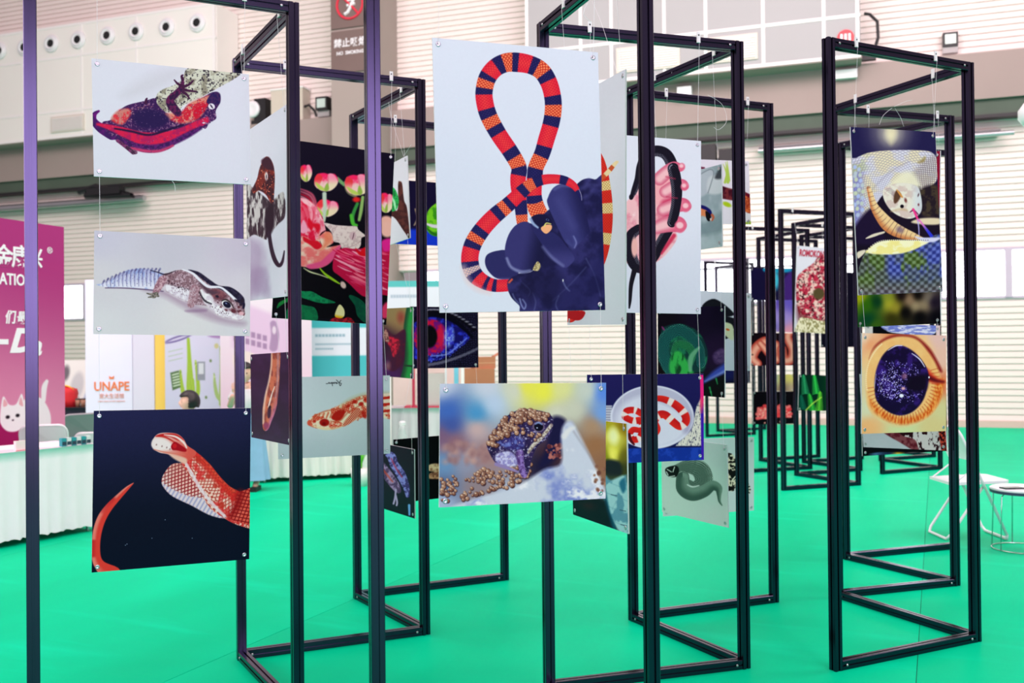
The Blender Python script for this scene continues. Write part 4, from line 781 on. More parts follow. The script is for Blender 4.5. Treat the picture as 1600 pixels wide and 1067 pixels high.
def pr_orange_snake(c):
    k = cr(385, 540, 5.93)
    c.fill(lambda X, Y: mix((212, 220, 228), (196, 206, 216), sstep(640, 715, Y)))
    P = k([(590, 715, 28), (660, 700, 66), (760, 690, 90), (870, 650, 96), (980, 600, 96), (1090, 560, 100), (1220, 560, 105), (1340, 575, 105)])
    def f(X, Y, S, T):
        l = lattice(S, T * 17, 4.2, 5.)
        base = mix((250, 226, 196), (226, 70, 46), sstep(.42, .56, fbm(X * .11, Y * .11, 6)))
        return mix(base, (250, 236, 214), sstep(.25, .0, l) * .8)
    c.stroke(P, f, 1)
    c.stroke(k([(870, 560, 10), (960, 500, 14), (1100, 450, 14), (1240, 440, 14), (1320, 440, 12)]), (206, 190, 150), 3, .6)
    c.poly(k([(785, 660), (830, 610), (900, 590), (910, 630), (870, 690), (810, 690)]), (190, 34, 24), 1); c.poly(k([(910, 700), (1000, 600), (1050, 590), (1040, 650), (960, 720), (890, 750)]), lambda X, Y: mix((246, 190, 160), (196, 44, 26), sstep(.1, .5, lattice(X, Y, 3.4, 3.8))), 1)
    c.ell(*k(722, 712), 8.6, 6.8, (244, 206, 180), 0, .8); c.ell(*k(722, 712), 7.6, 5.8, (176, 26, 20), 0, .8); c.ell(*k(718, 722), 3, 2.6, (140, 12, 14), 0, 1.2)
    for x in (620, 660, 700, 740, 775): c.stroke(k([(x, 690 - (x - 600) * .15, 6), (x + 18, 640 - (x - 620) * .15, 8)]), (214, 84, 54), 1, .8)
    c.ell(*k(630, 700), 2.4, 2.4, (206, 50, 36), 0, .8)
    for P in ([(590, 700), (640, 650), (720, 610), (820, 590), (900, 575)], [(880, 600), (980, 530), (1100, 480), (1240, 455)], [(780, 700), (860, 700), (940, 620), (1040, 560)], [(1030, 690), (1060, 620), (1110, 590)]):
        c.stroke(k([(x, y, 6) for x, y in P]), (206, 90, 60), 1, .7)
    for x, y, rx, ry in ((1000, 520, 22, 16), (1060, 540, 24, 18), (1100, 500, 18, 10), (940, 560, 20, 12), (1180, 520, 26, 20), (1090, 640, 20, 36), (1180, 620, 30, 30)):
        c.ell(*k(x, y), rx / 5.93, ry / 5.93, (196, 36, 26), -.4, .9, .9)
    c.stroke(k([(610, 740, 4), (720, 770, 7), (850, 760, 6), (890, 740, 4)]), (244, 216, 170), 1.2, .9)
    for i in range(6): c.poly(k([(1240 + i * 4, 450 + i * 30), (1330, 440 + i * 30), (1330, 460 + i * 30), (1245, 468 + i * 30)]), (206, 40, 30) if i % 2 else (250, 220, 200), 1)
    # upside-down signature
    for p in ([(875, 322), (858, 345), (868, 372), (878, 350), (862, 346)], [(858, 345), (840, 325), (832, 318)], [(845, 350), (832, 340), (836, 352)], [(828, 350), (818, 338), (812, 352), (804, 340), (800, 350)], [(796, 372), (792, 340), (786, 352)], [(782, 342), (772, 352), (764, 340), (758, 350), (738, 352)]):
        c.stroke(k([(x, y, 2.6) for x, y in p]), (30, 32, 40), .35)

def pr_hand_chameleon(c):
    k = cr(590, 220, 2.806)
    c.fill((216, 216, 226))
    c.poly(k([(-30, 400), (20, 330), (60, 300), (90, 300), (92, 190), (100, 178), (110, 190), (118, 260), (132, 300), (142, 425), (120, 400), (60, 330), (0, 420)]), tex((96, 52, 46), (66, 34, 34), .2), .7)
    c.poly(k([(20, 230), (60, 205), (80, 215), (95, 260), (85, 300), (60, 310), (20, 290)]), tex((40, 176, 84), (20, 120, 60), .3), .8)
    c.stroke(k([(60, 240, 3), (75, 270, 5), (80, 300, 3)]), (190, 240, 200), .8, .8)

def pr_green_lizard(c):
    k = cr(590, 220, 2.806)
    c.fill(lambda X, Y: mix((20, 14, 52), (24, 60, 206), sstep(355, 363, Y - .02 * X + 14)))
    c.poly(k([(212, 330), (240, 285), (300, 260), (420, 270), (440, 330), (380, 400), (260, 420), (215, 390)]), tex((120, 206, 40), (60, 150, 30), .15), .8)
    c.stroke(k([(215, 365, 4), (250, 375, 8), (300, 372, 8)]), (220, 214, 224), 1); c.stroke(k([(216, 385, 4), (250, 410, 5), (300, 412, 5)]), (40, 110, 30), 1)
    c.ell(*k(270, 320), 4, 4, (20, 30, 10), 0); c.stroke(k([(165, 300, 4), (175, 340, 6), (160, 370, 3)]), (150, 130, 110), 1)

def pr_bamboo_lizard(c):
    k = cr(580, 400, 3.557)
    c.field([(*k(110, 310), 146, 124, 84), (*k(170, 330), 160, 120, 80), (*k(60, 480), 40, 20, 44), (*k(150, 560), 60, 24, 50), (*k(100, 640), 70, 30, 90), (*k(0, 420), 50, 30, 50), (*k(190, 300), 150, 140, 90), (*k(0, 600), 40, 30, 70)], 2.2, 30)
    c.stroke(k([(225, 270, 22), (205, 400, 22), (212, 560, 22), (190, 700, 30)]), lambda X, Y, S, T: mix((30, 150, 70), (14, 80, 50), sstep(-.4, .8, T)), 1.2)
    c.stroke(k([(190, 608, 5), (230, 612, 5)]), (16, 60, 40), .8)
    c.poly(k([(66, 430), (85, 405), (130, 440), (190, 410), (190, 520), (170, 600), (130, 640), (90, 620), (120, 560), (110, 500), (75, 470)]), lambda X, Y: mix((90, 24, 44), (50, 20, 56), fbm(X * .2, Y * .2, 2)), 1.2)
    c.poly(k([(72, 440), (120, 450), (160, 470), (150, 530), (125, 560), (110, 510), (80, 470)]), lambda X, Y: mix((206, 36, 64), (120, 20, 44), sstep(.4, .6, fbm(X * .3, Y * .3, 5))), 1.4)
    c.poly(k([(68, 440), (84, 406), (100, 440), (100, 480), (78, 470)]), tex((176, 130, 120), (110, 70, 70), .5), 1)
    c.ell(*k(168, 340), 5, 8, (150, 50, 50), 0, 4, .7)
    c.ell(*k(95, 610), 4, 6, (170, 130, 130), 0, 3, .6)

def pr_blue_eye(c):
    k = cr(580, 400, 3.557)
    c.fill(lambda X, Y: mix((14, 10, 30), (44, 40, 74), sstep(.1, .5, cells(X * .28, Y * .28, 3)[1]) * .9))
    eye = k([(150, 460), (190, 390), (250, 345), (340, 330), (430, 355), (490, 395), (545, 455), (480, 520), (400, 570), (320, 585), (240, 570), (180, 530)])
    c.poly(eye, lambda X, Y: mix((26, 22, 110), (50, 60, 214), sstep(.45, .7, fbm(X * .15, Y * .15, 4))), 1)
    c.stroke(k([(180, 400, 12), (250, 348, 14), (330, 326, 14), (420, 340, 14), (500, 390, 12), (560, 450, 6)]), (10, 8, 26), 1.2)
    c.ell(*k(330, 452), 96 / 3.557, 100 / 3.557, lambda X, Y: mix((206, 24, 70), (120, 24, 130), sstep(.42, .62, fbm(X * .25, Y * .25, 7))), 0, 1.6)
    c.ell(*k(428, 450), 32 / 3.557, 54 / 3.557, lambda X, Y: mix((150, 180, 250), (70, 70, 226), sstep(.35, .6, fbm(X * .3, Y * .3, 5))), .1, 2.4)
    c.ell(*k(385, 450), 20 / 3.557, 60 / 3.557, (226, 30, 74), 0, 2, .9)
    c.ell(*k(322, 448), 44 / 3.557, 62 / 3.557, (6, 5, 14), 0, 1.4)
    c.ell(*k(290, 400), 5, 8, (10, 8, 30), 0, 3)
    c.specks(k([(260, 550), (340, 545), (420, 530), (500, 470), (520, 480), (440, 560), (330, 590), (240, 570)]), 120, (120, 140, 250), (40, 50, 190), .4, 1.3, 2)
    c.stroke(k([(330, 556, 3), (420, 545, 4), (480, 500, 4), (530, 456, 3)]), (140, 160, 250), .9, .8)
    for i in range(16):
        t = i / 15; x = 270 + 300 * t; y = 318 - 20 * math.sin(t * 3.1) + 90 * t * t
        c.ell(*k(x, y), 3.6, 3.3, (12, 10, 24), 0, .6); c.ell(k(x, y)[0], k(x, y - 12)[1], 3, 1.2, (186, 180, 200), .1, .8, .8)
    for i in range(13):
        t = i / 12; x = 300 + 290 * t; y = 605 - 90 * t ** 1.6
        c.ell(*k(x, y), 4.4, 2.4, (130, 126, 150), -.4, 1, .7)

def pr_blue_geckos(c):
    k = cr(590, 560, 4.1)
    c.fill((10, 16, 36))
    c.stroke(k([(60, 620, 8), (90, 625, 26), (110, 680, 28), (150, 740, 30), (185, 820, 22), (195, 880, 12)]), lambda X, Y, S, T: mix((130, 136, 206), (60, 50, 110), sstep(.4, .62, fbm(X * .25, Y * .25, 3))), .9)
    c.stroke(k([(90, 640, 4), (120, 700, 5), (160, 760, 4)]), (170, 60, 90), .8, .8)
    c.stroke(k([(-30, 640, 16), (20, 680, 26), (70, 750, 32), (120, 820, 28), (140, 850, 14)]), lambda X, Y, S, T: mix((150, 130, 170), (80, 60, 100), sstep(.35, .6, fbm(X * .3, Y * .3, 7))), .9)
    c.stroke(k([(20, 690, 5), (60, 740, 6), (100, 790, 4)]), (196, 70, 50), 1, .7)
    for p in ([(120, 840), (115, 890), (105, 930)], [(120, 880), (128, 920), (125, 940)], [(20, 760), (10, 800), (25, 810)]): c.stroke(k([(x, y, 6) for x, y in p]), (170, 160, 196), .7)
    c.stroke(k([(205, 940, 8), (207, 1000, 6)]), (110, 170, 226), .9)

def pr_black_mushroom(c):
    k = cr(590, 560, 4.1)
    c.fill((6, 7, 12))
    c.poly(k([(320, 690), (360, 672), (430, 680), (500, 700), (440, 730), (330, 720)]), tex((214, 190, 150), (150, 110, 80), .3), 1)
    c.poly(k([(328, 740), (370, 726), (440, 735), (460, 770), (360, 772), (325, 765)]), tex((196, 150, 110), (120, 80, 60), .3), 1)

def pr_dark_red(c):
    c.fill(lambda X, Y: mix((60, 16, 40), (20, 10, 30), sstep(.4, .6, fbm(X * .06, Y * .06, 4))))
    c.poly([(1440, 240), (1480, 240), (1480, 330), (1450, 300)], (150, 24, 60), 3)

def pr_yellow_green(c):
    k = cr(1320, 360, 6.28)
    c.field([(*k(150, 660), 190, 190, 30), (*k(220, 720), 60, 120, 20), (*k(320, 700), 10, 70, 40), (*k(440, 720), 206, 196, 60), (*k(430, 660), 170, 176, 60), (*k(500, 760), 190, 170, 60), (*k(470, 860), 70, 66, 20), (*k(560, 640), 30, 16, 20), (*k(600, 800), 10, 6, 10),
             (*k(640, 680), 190, 150, 120), (*k(700, 740), 206, 176, 140), (*k(720, 640), 20, 12, 12), (*k(780, 730), 190, 160, 130), (*k(820, 660), 150, 130, 120), (*k(740, 840), 6, 5, 10), (*k(880, 700), 40, 26, 50), (*k(900, 850), 10, 6, 20), (*k(240, 880), 10, 80, 50), (*k(300, 930), 70, 110, 30), (*k(300, 300), 20, 30, 20), (*k(800, 300), 20, 16, 30)], 3, 8)

def pr_blue_feathers(c):
    k = cr(1320, 360, 6.28)
    c.fill((10, 10, 16))
    c.poly(k([(190, 930), (272, 940), (272, 1100), (190, 1100)]), (226, 216, 214), .8, smooth=False)
    c.poly(k([(390, 930), (890, 900), (890, 1000), (800, 1030), (500, 1010), (400, 980)]), lambda X, Y: mix((120, 130, 206), (226, 224, 244), sstep(.4, .62, fbm(X * .12, Y * .5, 3))), 1)
    c.poly(k([(892, 900), (940, 900), (940, 1100), (892, 1100)]), (240, 206, 206), .6, smooth=False)

def pr_spotted_fish(c):
    k = cr(1320, 510, 5.083)
    c.fill((210, 212, 224))
    c.poly(k([(240, 780), (420, 830), (600, 860), (620, 960), (560, 985), (440, 920), (320, 850)]), tex((110, 36, 50), (150, 80, 90), .2), 1)
    c.poly(k([(430, 700), (800, 640), (830, 1010), (700, 1005), (600, 985), (560, 900), (440, 850)]), lambda X, Y: mix((236, 222, 226), (50, 14, 26), sstep(.5, .58, fbm(X * .22, Y * .1, 5))), .8)
    c.poly(k([(745, 700), (830, 700), (830, 1010), (770, 980)]), lambda X, Y: mix((226, 80, 60), (60, 16, 30), sstep(.45, .55, fbm(X * .5, Y * .3, 7))), 1.2)

def pr_black_strip(c):
    c.fill((12, 10, 18)); k = cr(1320, 510, 5.083)
    for i, (x, col) in enumerate(((260, (70, 110, 150)), (400, (206, 170, 60)), (520, (110, 110, 110)), (330, (40, 60, 90)))): c.ell(*k(x, 1012), 12, 2.4, col, -.08, 1.2)

def pr_romokon(c):
    k = cr(1140, 320, 4.1)
    c.fill(lambda X, Y: mix((224, 222, 234), (206, 204, 220), sstep(400, 500, Y)))
    c.poly(k([(425, 520), (440, 450), (500, 400), (540, 370), (570, 330), (640, 320), (800, 330), (800, 760), (600, 760), (470, 740), (430, 640)]), lambda X, Y: mix(mix((190, 50, 76), (236, 200, 190), sstep(.4, .62, fbm(X * .22, Y * .22, 6))), (60, 24, 34), sstep(.56, .68, fbm(X * .5, Y * .5, 2))), .8)
    c.ell(*k(570, 570), 9, 9, (90, 76, 50), .3, 1.5)
    c.poly(k([(430, 640), (500, 720), (590, 740), (800, 740), (800, 800), (500, 800), (440, 760)]), (96, 20, 30), 3, al=.6)
    c.poly(k([(440, 740), (500, 725), (620, 745), (860, 740), (860, 900), (440, 900)]), lambda X, Y: mix((236, 226, 196), (150, 140, 96), sstep(.45, .62, fbm(X * .5, Y * .3, 6))), 1)

def pr_navy_teal(c):
    c.fill((26, 20, 60)); c.poly([(1195, 418), (1240, 416), (1245, 424), (1200, 426)], (30, 150, 190), 1.5)
    c.ell(1212, 438, 5, 14, (70, 190, 220), 0, 2); c.poly([(1222, 440), (1238, 425), (1240, 470), (1220, 470)], (70, 40, 120), 3)

def pr_purple(c):
    c.field([(1205, 470, 90, 70, 170), (1222, 500, 170, 150, 226), (1238, 470, 110, 90, 200), (1230, 518, 226, 150, 170), (1210, 510, 120, 110, 190)], 2)

def pr_pink_snakes(c):
    k = cr(1090, 480, 5.333)
    c.fill((24, 8, 20))
    for P in ([(500, 470, 34), (460, 420, 38), (490, 340, 44), (570, 290, 48), (620, 330, 44)], [(520, 300, 26), (580, 370, 32), (640, 440, 34), (680, 400, 36), (650, 310, 34)], [(700, 350, 40), (720, 440, 40), (780, 430, 40), (790, 350, 36), (750, 250, 36), (780, 190, 30)]):
        c.stroke(k(P), lambda X, Y, S, T: mix((244, 170, 150), (190, 70, 60), sstep(.1, 1, np.abs(T))), .8)
    c.ell(*k(456, 395), 1.4, 1, (30, 10, 16), 0)

def pr_coral(c):
    k = cr(1090, 480, 5.333)
    c.fill((16, 8, 18))
    rg = np.random.RandomState(3)
    for i in range(60):
        t = rg.uniform(-.3, 3.5); r = rg.uniform(60, 150); x = 640 + r * 1.05 * math.cos(t + 3.14 - .2); y = 900 + r * math.sin(t + 3.14 - .2) * .8
        c.stroke(k([(640, 905, 10), (640 + (x - 640) * .6, 905 + (y - 905) * .6, 12), (x, y, 14)]), mix((236, 60, 70), (250, 130, 130), rg.rand()), .7)
    for i in range(40):
        t = rg.uniform(0, 6.28); r = rg.uniform(90, 150); c.ell(*k(640 + r * math.cos(t), 890 + r * .6 * math.sin(t)), 1.2, 1.2, (252, 170, 160), 0, .5)

def pr_bird(c):
    c.field([(1208, 590, 120, 150, 190), (1222, 592, 226, 206, 110), (1236, 590, 236, 216, 120), (1225, 606, 130, 100, 90), (1238, 606, 196, 170, 150)], 2)

def pr_fern(c):
    k = cr(1090, 480, 5.333)
    c.fill(lambda X, Y: mix((8, 44, 34), (20, 96, 36), sstep(1280, 1310, X)))
    for x0, y0, x1, y1, col in ((880, 560, 900, 720, (50, 170, 110)), (970, 560, 990, 720, (60, 220, 90)), (930, 720, 960, 860, (60, 200, 70)), (1020, 700, 1010, 860, (110, 220, 60)), (860, 730, 880, 850, (20, 100, 80)), (1080, 560, 1110, 700, (50, 160, 60)), (1100, 720, 1130, 860, (90, 210, 60))):
        c.stroke(k([(x0, y0, 3), (x1, y1, 3)]), mix(col, (20, 60, 40), .3), .5, smooth=False)
        for i in range(12):
            t = (i + .5) / 12; x = x0 + (x1 - x0) * t; y = y0 + (y1 - y0) * t; w = 34 * (.4 + .6 * t)
            for sg in (-1, 1): c.stroke(k([(x, y, 4), (x + sg * w, y + 12, 2)]), col, .5, smooth=False)
    c.stroke(k([(895, 865, 4), (960, 800, 4), (1030, 750, 4)]), (190, 230, 90), .6)

def pr_dark(c):
    c.fill((18, 14, 34)); c.ell(1322, 510, 1.5, 5, (30, 120, 100), 0, 1)

def pr_dark_blue(c):
    c.field([(1135, 585, 24, 26, 80), (1170, 585, 16, 20, 50), (1140, 608, 10, 10, 20), (1110, 600, 20, 26, 70)], 2)
    c.stroke([(1132, 607, 1), (1150, 607, 1.4)], (150, 130, 60), .6)
# ---------------------------------------------------------------- plan of the zigzag screens (x, depth)
H = 3.0
ZL = [(-1.80, 3.55), (-.912, 3.98), (-1.366, 4.744), (-.4855, 5.13), (-.973, 5.88), (-.064, 6.315)]
ZC = [(-.44, 3.03), (.487, 3.38), (.152, 4.257), (1.096, 4.545), (.669, 5.349), (1.56, 5.707)]
ZR = [(1.52, 4.50), (2.385, 4.92), (1.975, 5.79), (2.816, 6.06), (2.39, 6.83), (3.32, 7.15)]
ZF = [(2.88, 10.1), (3.79, 10.42), (3.36, 11.24), (4.25, 11.62), (3.82, 12.45), (4.71, 12.82)]
ZG = [(2.72, 11.5), (3.70, 11.82), (3.32, 12.7), (4.2, 13.05)]
ZH = [(4.40, 11.3), (5.27, 11.7), (4.88, 12.58), (5.75, 12.96), (5.33, 13.8)]
ZK = [(3.31, 16.15), (4.2, 16.5), (3.72, 17.2), (4.65, 17.5)]
def seg(Z, i, off=0.0): return (Z[i], Z[i + 1], off)

# printed boards: picture, plane, corners in the photograph (TL TR BR BL), label
BOARDS = [
 ('big_snake', seg(ZC, 0), [(678, 61), (936, 81), (943, 486), (684, 487)], 'largest board, a red, navy and orange banded snake looped over a blue gloved hand', 'hook'),
 ('frog', seg(ZC, 0), [(686, 600), (945.5, 597.5), (946.5, 779), (687, 792)], 'board with a dark frog crusted in brown granules beside a pale stone', 'below'),
 ('red_gecko', seg(ZL, 0), [(144.5, 92), (389, 116), (392, 289), (145, 275)], 'white board with a purple and crimson gecko hanging under a lichened branch', 'hook'),
 ('leopard_gecko', seg(ZL, 0), [(146, 360), (390.5, 374), (391.5, 525), (147, 522)], 'pale grey board with a striped brown gecko crouching flat', 'below'),
 ('red_snake', seg(ZL, 0), [(146, 641), (391, 638), (390, 872.5), (143.5, 895)], 'dark navy board with a coiled red and white snake rearing its head', 'below'),
 ('branch_gecko', seg(ZL, 1), [(386, 205), (446, 166), (451.5, 461.5), (387, 471)], 'tall narrow-looking board with a rusty gecko on a grey branch, curled tail below', 'hook'),
 ('brown_snake', seg(ZL, 1), [(392, 553), (451, 551), (456.6, 695), (394, 684)], 'aubergine board with a thin brown snake hanging head down', 'below'),
 ('roses', seg(ZL, 2), [(432, 214.5), (612, 241), (607.5, 507), (431.5, 498)], 'black board full of pink roses with a pale gecko head among them', 'hook'),
 ('orange_snake', seg(ZL, 2), [(434, 589), (608, 587), (610.5, 708), (434.6, 718)], 'pale grey board with an orange-red snake head and an upside-down signature', 'below'),
 ('hand_chameleon', seg(ZL, 3), [(578, 273), (636, 244), (641.7, 371), (579, 394)], 'small white board with a brown hand and a green chameleon', 'hook'),
 ('bamboo_lizard', seg(ZL, 3), [(580, 484), (645, 479), (646, 592.6), (581, 585)], 'board with a dark red crested lizard beside green bamboo', 'below'),
 ('blue_geckos', seg(ZL, 3), [(580, 688), (649.5, 704), (647, 808), (581, 790)], 'black board with two lilac and grey geckos, right of the slim lilac post', 'below'),
 ('green_lizard', seg(ZL, 4), [(612, 281), (757, 290), (757, 388), (612, 380)], 'board with a bright green lizard above a blue band, behind the black post', 'hook'),
 ('blue_eye', seg(ZL, 4), [(640, 476), (746, 483), (748, 571.5), (641, 578.7)], 'board with a close-up blue and magenta reptile eye', 'below'),
 ('black_mushroom', seg(ZL, 4), [(616, 686), (755, 675), (755, 770), (616, 787)], 'almost black board with a tan fungus, half hidden by the frog board', 'below'),
 ('white_red_snake', seg(ZC, 1), [(886, 156), (976, 112), (980, 504.5), (889, 510)], 'tall white board with a red and cream snake, half hidden by the largest board', 'hook'),
 ('yellow_night', seg(ZC, 1), [(894, 651), (977.5, 662), (985, 834.5), (896.5, 804)], 'board glowing yellow above pale blue shapes, right of the frog board', 'below'),
 ('hand_snake', seg(ZC, 2), [(912, 206), (1093.7, 221), (1095.7, 490), (914, 488)], 'white board with a pink hand holding a thin black snake', 'hook'),
 ('bowl', seg(ZC, 2), [(916, 585), (1097.8, 584), (1100.5, 718), (918, 726)], 'navy board with a red and white ringed snake in a round white bowl', 'below'),
 ('blue_sofa', seg(ZC, 3), [(1027, 283), (1128, 256.5), (1129, 385), (1028, 400)], 'board of pale grey-blue folds with an orange and navy snout', 'hook'),
 ('green_snake', seg(ZC, 3), [(1028, 483), (1132.5, 477), (1133, 622), (1029, 612)], 'black board with a coiled dark green snake and a violet beam', 'below'),
 ('grey_snake', seg(ZC, 3), [(1034, 682), (1135, 695), (1140, 824.5), (1035, 800)], 'pale mint board with a coiled grey-green snake', 'below'),
 ('plant_arm', seg(ZC, 4), [(1035, 247), (1169.7, 252), (1172.7, 350.7), (1036, 349)], 'white board with a dark red stem and green blades across it', 'hook'),
 ('black_leaves', seg(ZC, 4), [(1035, 451), (1173, 458.5), (1172, 579), (1036, 578)], 'pale grey board with black leaf shapes, behind the dark green snake board', 'below'),
 ('patterned_lizard', seg(ZC, 4), [(1036, 687), (1176.7, 683), (1178.7, 797), (1037, 806.7)], 'pale board with a black and cream patterned reptile, behind the mint board', 'below'),
 ('rattlesnake', seg(ZR, 0), [(1329, 198), (1459, 207), (1474, 455), (1340, 462)], 'tall board with a pale rattlesnake flicking a pink forked tongue', 'hook'),
 ('eye_pit', seg(ZR, 0), [(1345, 521), (1478, 523.5), (1477.5, 674), (1347, 677)], 'orange board with a dark violet reptile eye close up', 'below'),
 ('dark_red', seg(ZR, 1), [(1337, 262), (1466, 236), (1472, 352), (1340, 366)], 'dark maroon board, only its right edge showing behind the rattlesnake board', 'hook'),
 ('yellow_green', seg(ZR, 1), [(1339, 393), (1469, 375), (1469.5, 505.7), (1341, 511)], 'board of blurred yellow, green and black showing under the rattlesnake board', 'below'),
 ('spotted_fish', seg(ZR, 1), [(1346, 588), (1476, 574), (1476.5, 707.7), (1347, 694.5)], 'board with a white and dark red mottled skin, showing below the violet eye board', 'below'),
 ('blue_feathers', seg(ZR, 2), [(1351, 505), (1468, 509), (1468, 600), (1352, 600)], 'black board with pale blue feathery strokes between two white strips', 'hook'),
 ('black_strip', seg(ZR, 2), [(1346, 618), (1480, 614), (1478, 704), (1347, 713)], 'black board with small coloured glints along its lower edge, lowest on the right screen', 'below'),
 ('romokon', seg(ZF, 0, .12), [(1239, 384), (1316, 390), (1322, 523), (1247, 518)], 'white board lettered in red over a mottled pink and cream rock', 'hook'),
 ('fern', seg(ZF, 0), [(1247, 585), (1312, 587), (1312, 642.5), (1248, 641)], 'small board with bright green fern leaves', 'below'),
 ('dark', seg(ZF, 2), [(1282, 424), (1343, 426), (1343, 542), (1282, 543)], 'tall near-black board seen between the posts, behind the red lettered board', 'hook'),
 ('navy_teal', seg(ZG, 0), [(1172.5, 420), (1243, 418), (1244, 470), (1173.5, 468)], 'small navy board with a teal gleam, top of the distant left screen', 'hook'),
 ('purple', seg(ZG, 1), [(1212, 462), (1243, 462), (1243, 519), (1212, 519)], 'violet board partly hidden behind the small navy and teal board', 'hook'),
 ('pink_snakes', seg(ZG, 0), [(1173, 520), (1244, 520.5), (1244, 571), (1174, 571)], 'small board with coiled salmon pink snakes', 'below'),
 ('coral', seg(ZG, 0), [(1176, 612), (1245, 611), (1246, 662), (1177, 663)], 'small black board with a bursting red coral shape', 'below'),
 ('bird', seg(ZG, 1), [(1208, 585), (1240, 585), (1240, 611), (1208, 611)], 'tiny far board in blurred yellow and blue', 'below'),
 ('dark_blue', seg(ZK, 0), [(1116, 565), (1172, 566), (1172, 598), (1116, 600)], 'dark blue board far back, just under the board with black leaves', 'hook'),
]

# ---------------------------------------------------------------- camera geometry
MW = CAM.matrix_world.to_3x3()
def ray(x, y):
    d = MW @ Vector(((x - 800) / F_PX, (533.5 - y) / F_PX, -1)); return d / d.y
def at(x, y, depth):
    return Vector((0, 0, CAM_H)) + ray(x, y) * depth
def to_px(p):
    v = MW.transposed() @ (Vector(p) - Vector((0, 0, CAM_H)))
    return (800 + F_PX * v.x / -v.z, 533.5 - F_PX * v.y / -v.z)
def on_line(x, y, A, B):
    """point where the sight line meets the upright plane over A-B"""
    d = ray(x, y); ax, ay = A; ux, uy = B[0] - A[0], B[1] - A[1]
    t = (ax * uy - ay * ux) / (d.x * uy - d.y * ux)
    return Vector((0, 0, CAM_H)) + d * t
def fit(plane, q):
    A, B, off = plane
    A = Vector(A); B = Vector(B); u = (B - A).normalized(); n = Vector((u.y, -u.x))
    A = A + n * off; B = B + n * off
    P = [on_line(x, y, A, B) for x, y in q]
    c = sum(P, Vector()) / 4
    uu = ((P[1] - P[0]) + (P[2] - P[3])); vv = ((P[0] - P[3]) + (P[1] - P[2]))
    w = uu.length / 2; h = vv.length / 2
    uu.normalize(); vv = vv - uu * vv.dot(uu); vv.normalize()
    u3 = uu; nn = uu.cross(vv)
    return c, uu, vv, nn, w, h
# ---------------------------------------------------------------- materials
def lin(c):
    return tuple(((v / 255) / 12.92 if v / 255 <= .04045 else ((v / 255 + .055) / 1.055) ** 2.4) for v in c)
MATS = {}
def mat(name, rgb=(128, 128, 128), rough=.6, metal=0., noise=0., nscale=6., bump=0., bscale=80., spec=.5, emit=0., alpha=1., stretch=None, sheen=0., trans=0.):
    if name in MATS: return MATS[name]
    m = bpy.data.materials.new(name); m.use_nodes = True; nt = m.node_tree; b = nt.nodes['Principled BSDF']
    c = lin(rgb)
    b.inputs['Base Color'].default_value = (*c, 1); b.inputs['Roughness'].default_value = rough; b.inputs['Metallic'].default_value = metal
    b.inputs['Specular IOR Level'].default_value = spec
    if sheen: b.inputs['Sheen Weight'].default_value = sheen; b.inputs['Sheen Roughness'].default_value = .4
    if trans: b.inputs['Transmission Weight'].default_value = trans
    tc = nt.nodes.new('ShaderNodeTexCoord'); mp = nt.nodes.new('ShaderNodeMapping'); nt.links.new(tc.outputs['Object'], mp.inputs[0])
    if stretch: mp.inputs['Scale'].default_value = stretch
    if noise:
        n = nt.nodes.new('ShaderNodeTexNoise'); n.inputs['Scale'].default_value = nscale; n.inputs['Detail'].default_value = 5
        nt.links.new(mp.outputs[0], n.inputs[0])
        r = nt.nodes.new('ShaderNodeMix'); r.data_type = 'RGBA'
        r.inputs[6].default_value = (*[v * (1 - noise) for v in c], 1); r.inputs[7].default_value = (*[min(1, v * (1 + noise)) for v in c], 1)
        nt.links.new(n.outputs[0], r.inputs[0]); nt.links.new(r.outputs[2], b.inputs['Base Color'])
    if bump:
        n2 = nt.nodes.new('ShaderNodeTexNoise'); n2.inputs['Scale'].default_value = bscale; n2.inputs['Detail'].default_value = 3
        bp = nt.nodes.new('ShaderNodeBump'); bp.inputs['Strength'].default_value = bump; bp.inputs['Distance'].default_value = .01
        nt.links.new(mp.outputs[0], n2.inputs[0]); nt.links.new(n2.outputs[0], bp.inputs['Height']); nt.links.new(bp.outputs[0], b.inputs['Normal'])
    if emit:
        b.inputs['Emission Color'].default_value = (*c, 1); b.inputs['Emission Strength'].default_value = emit
    if alpha < 1: b.inputs['Alpha'].default_value = alpha
    MATS[name] = m; return m

ALU = mat('black_anodised_aluminium', (64, 59, 82), .22, 1., noise=.3, nscale=9, stretch=(1, 1, .15))
BOARD = mat('white_foam_board', (226, 227, 235), .55)
STEEL = mat('bright_steel', (190, 190, 196), .3, .9, noise=.08, nscale=30)
HOLE = mat('dark_hole', (18, 18, 22), .8)
NYLON = mat('nylon_line', (226, 226, 232), .4)
CLIP = mat('white_plastic_clip', (222, 222, 224), .5, noise=.04)
CREAM = mat('cream_cladding', (234, 223, 218), .75, noise=.06, nscale=1.2)
CONC = mat('painted_concrete', (158, 142, 138), .85, noise=.1, nscale=.8, bump=.2, bscale=14)
COLM = mat('grey_column_paint', (160, 148, 142), .8, noise=.06, nscale=.7)
DUCT = mat('white_duct_panel', (238, 235, 231), .6, noise=.03, nscale=.8)
GREYP = mat('grey_duct_panel', (164, 164, 166), .6, noise=.05, nscale=.6)
SEAM = mat('white_duct_frame', (240, 236, 236), .5, noise=.02)
BLACK = mat('black_paint', (20, 18, 24), .5, noise=.15)
RAILM = mat('dark_green_rail', (74, 88, 76), .7, noise=.2, nscale=2)
WHITEP = mat('white_plastic', (232, 232, 236), .35, noise=.02)
CLOTH = mat('white_table_cloth', (246, 238, 246), .8, noise=.03, nscale=5, bump=.1, bscale=30)
PANE = mat('bright_daylight_pane', (250, 250, 255), .3, emit=4.)
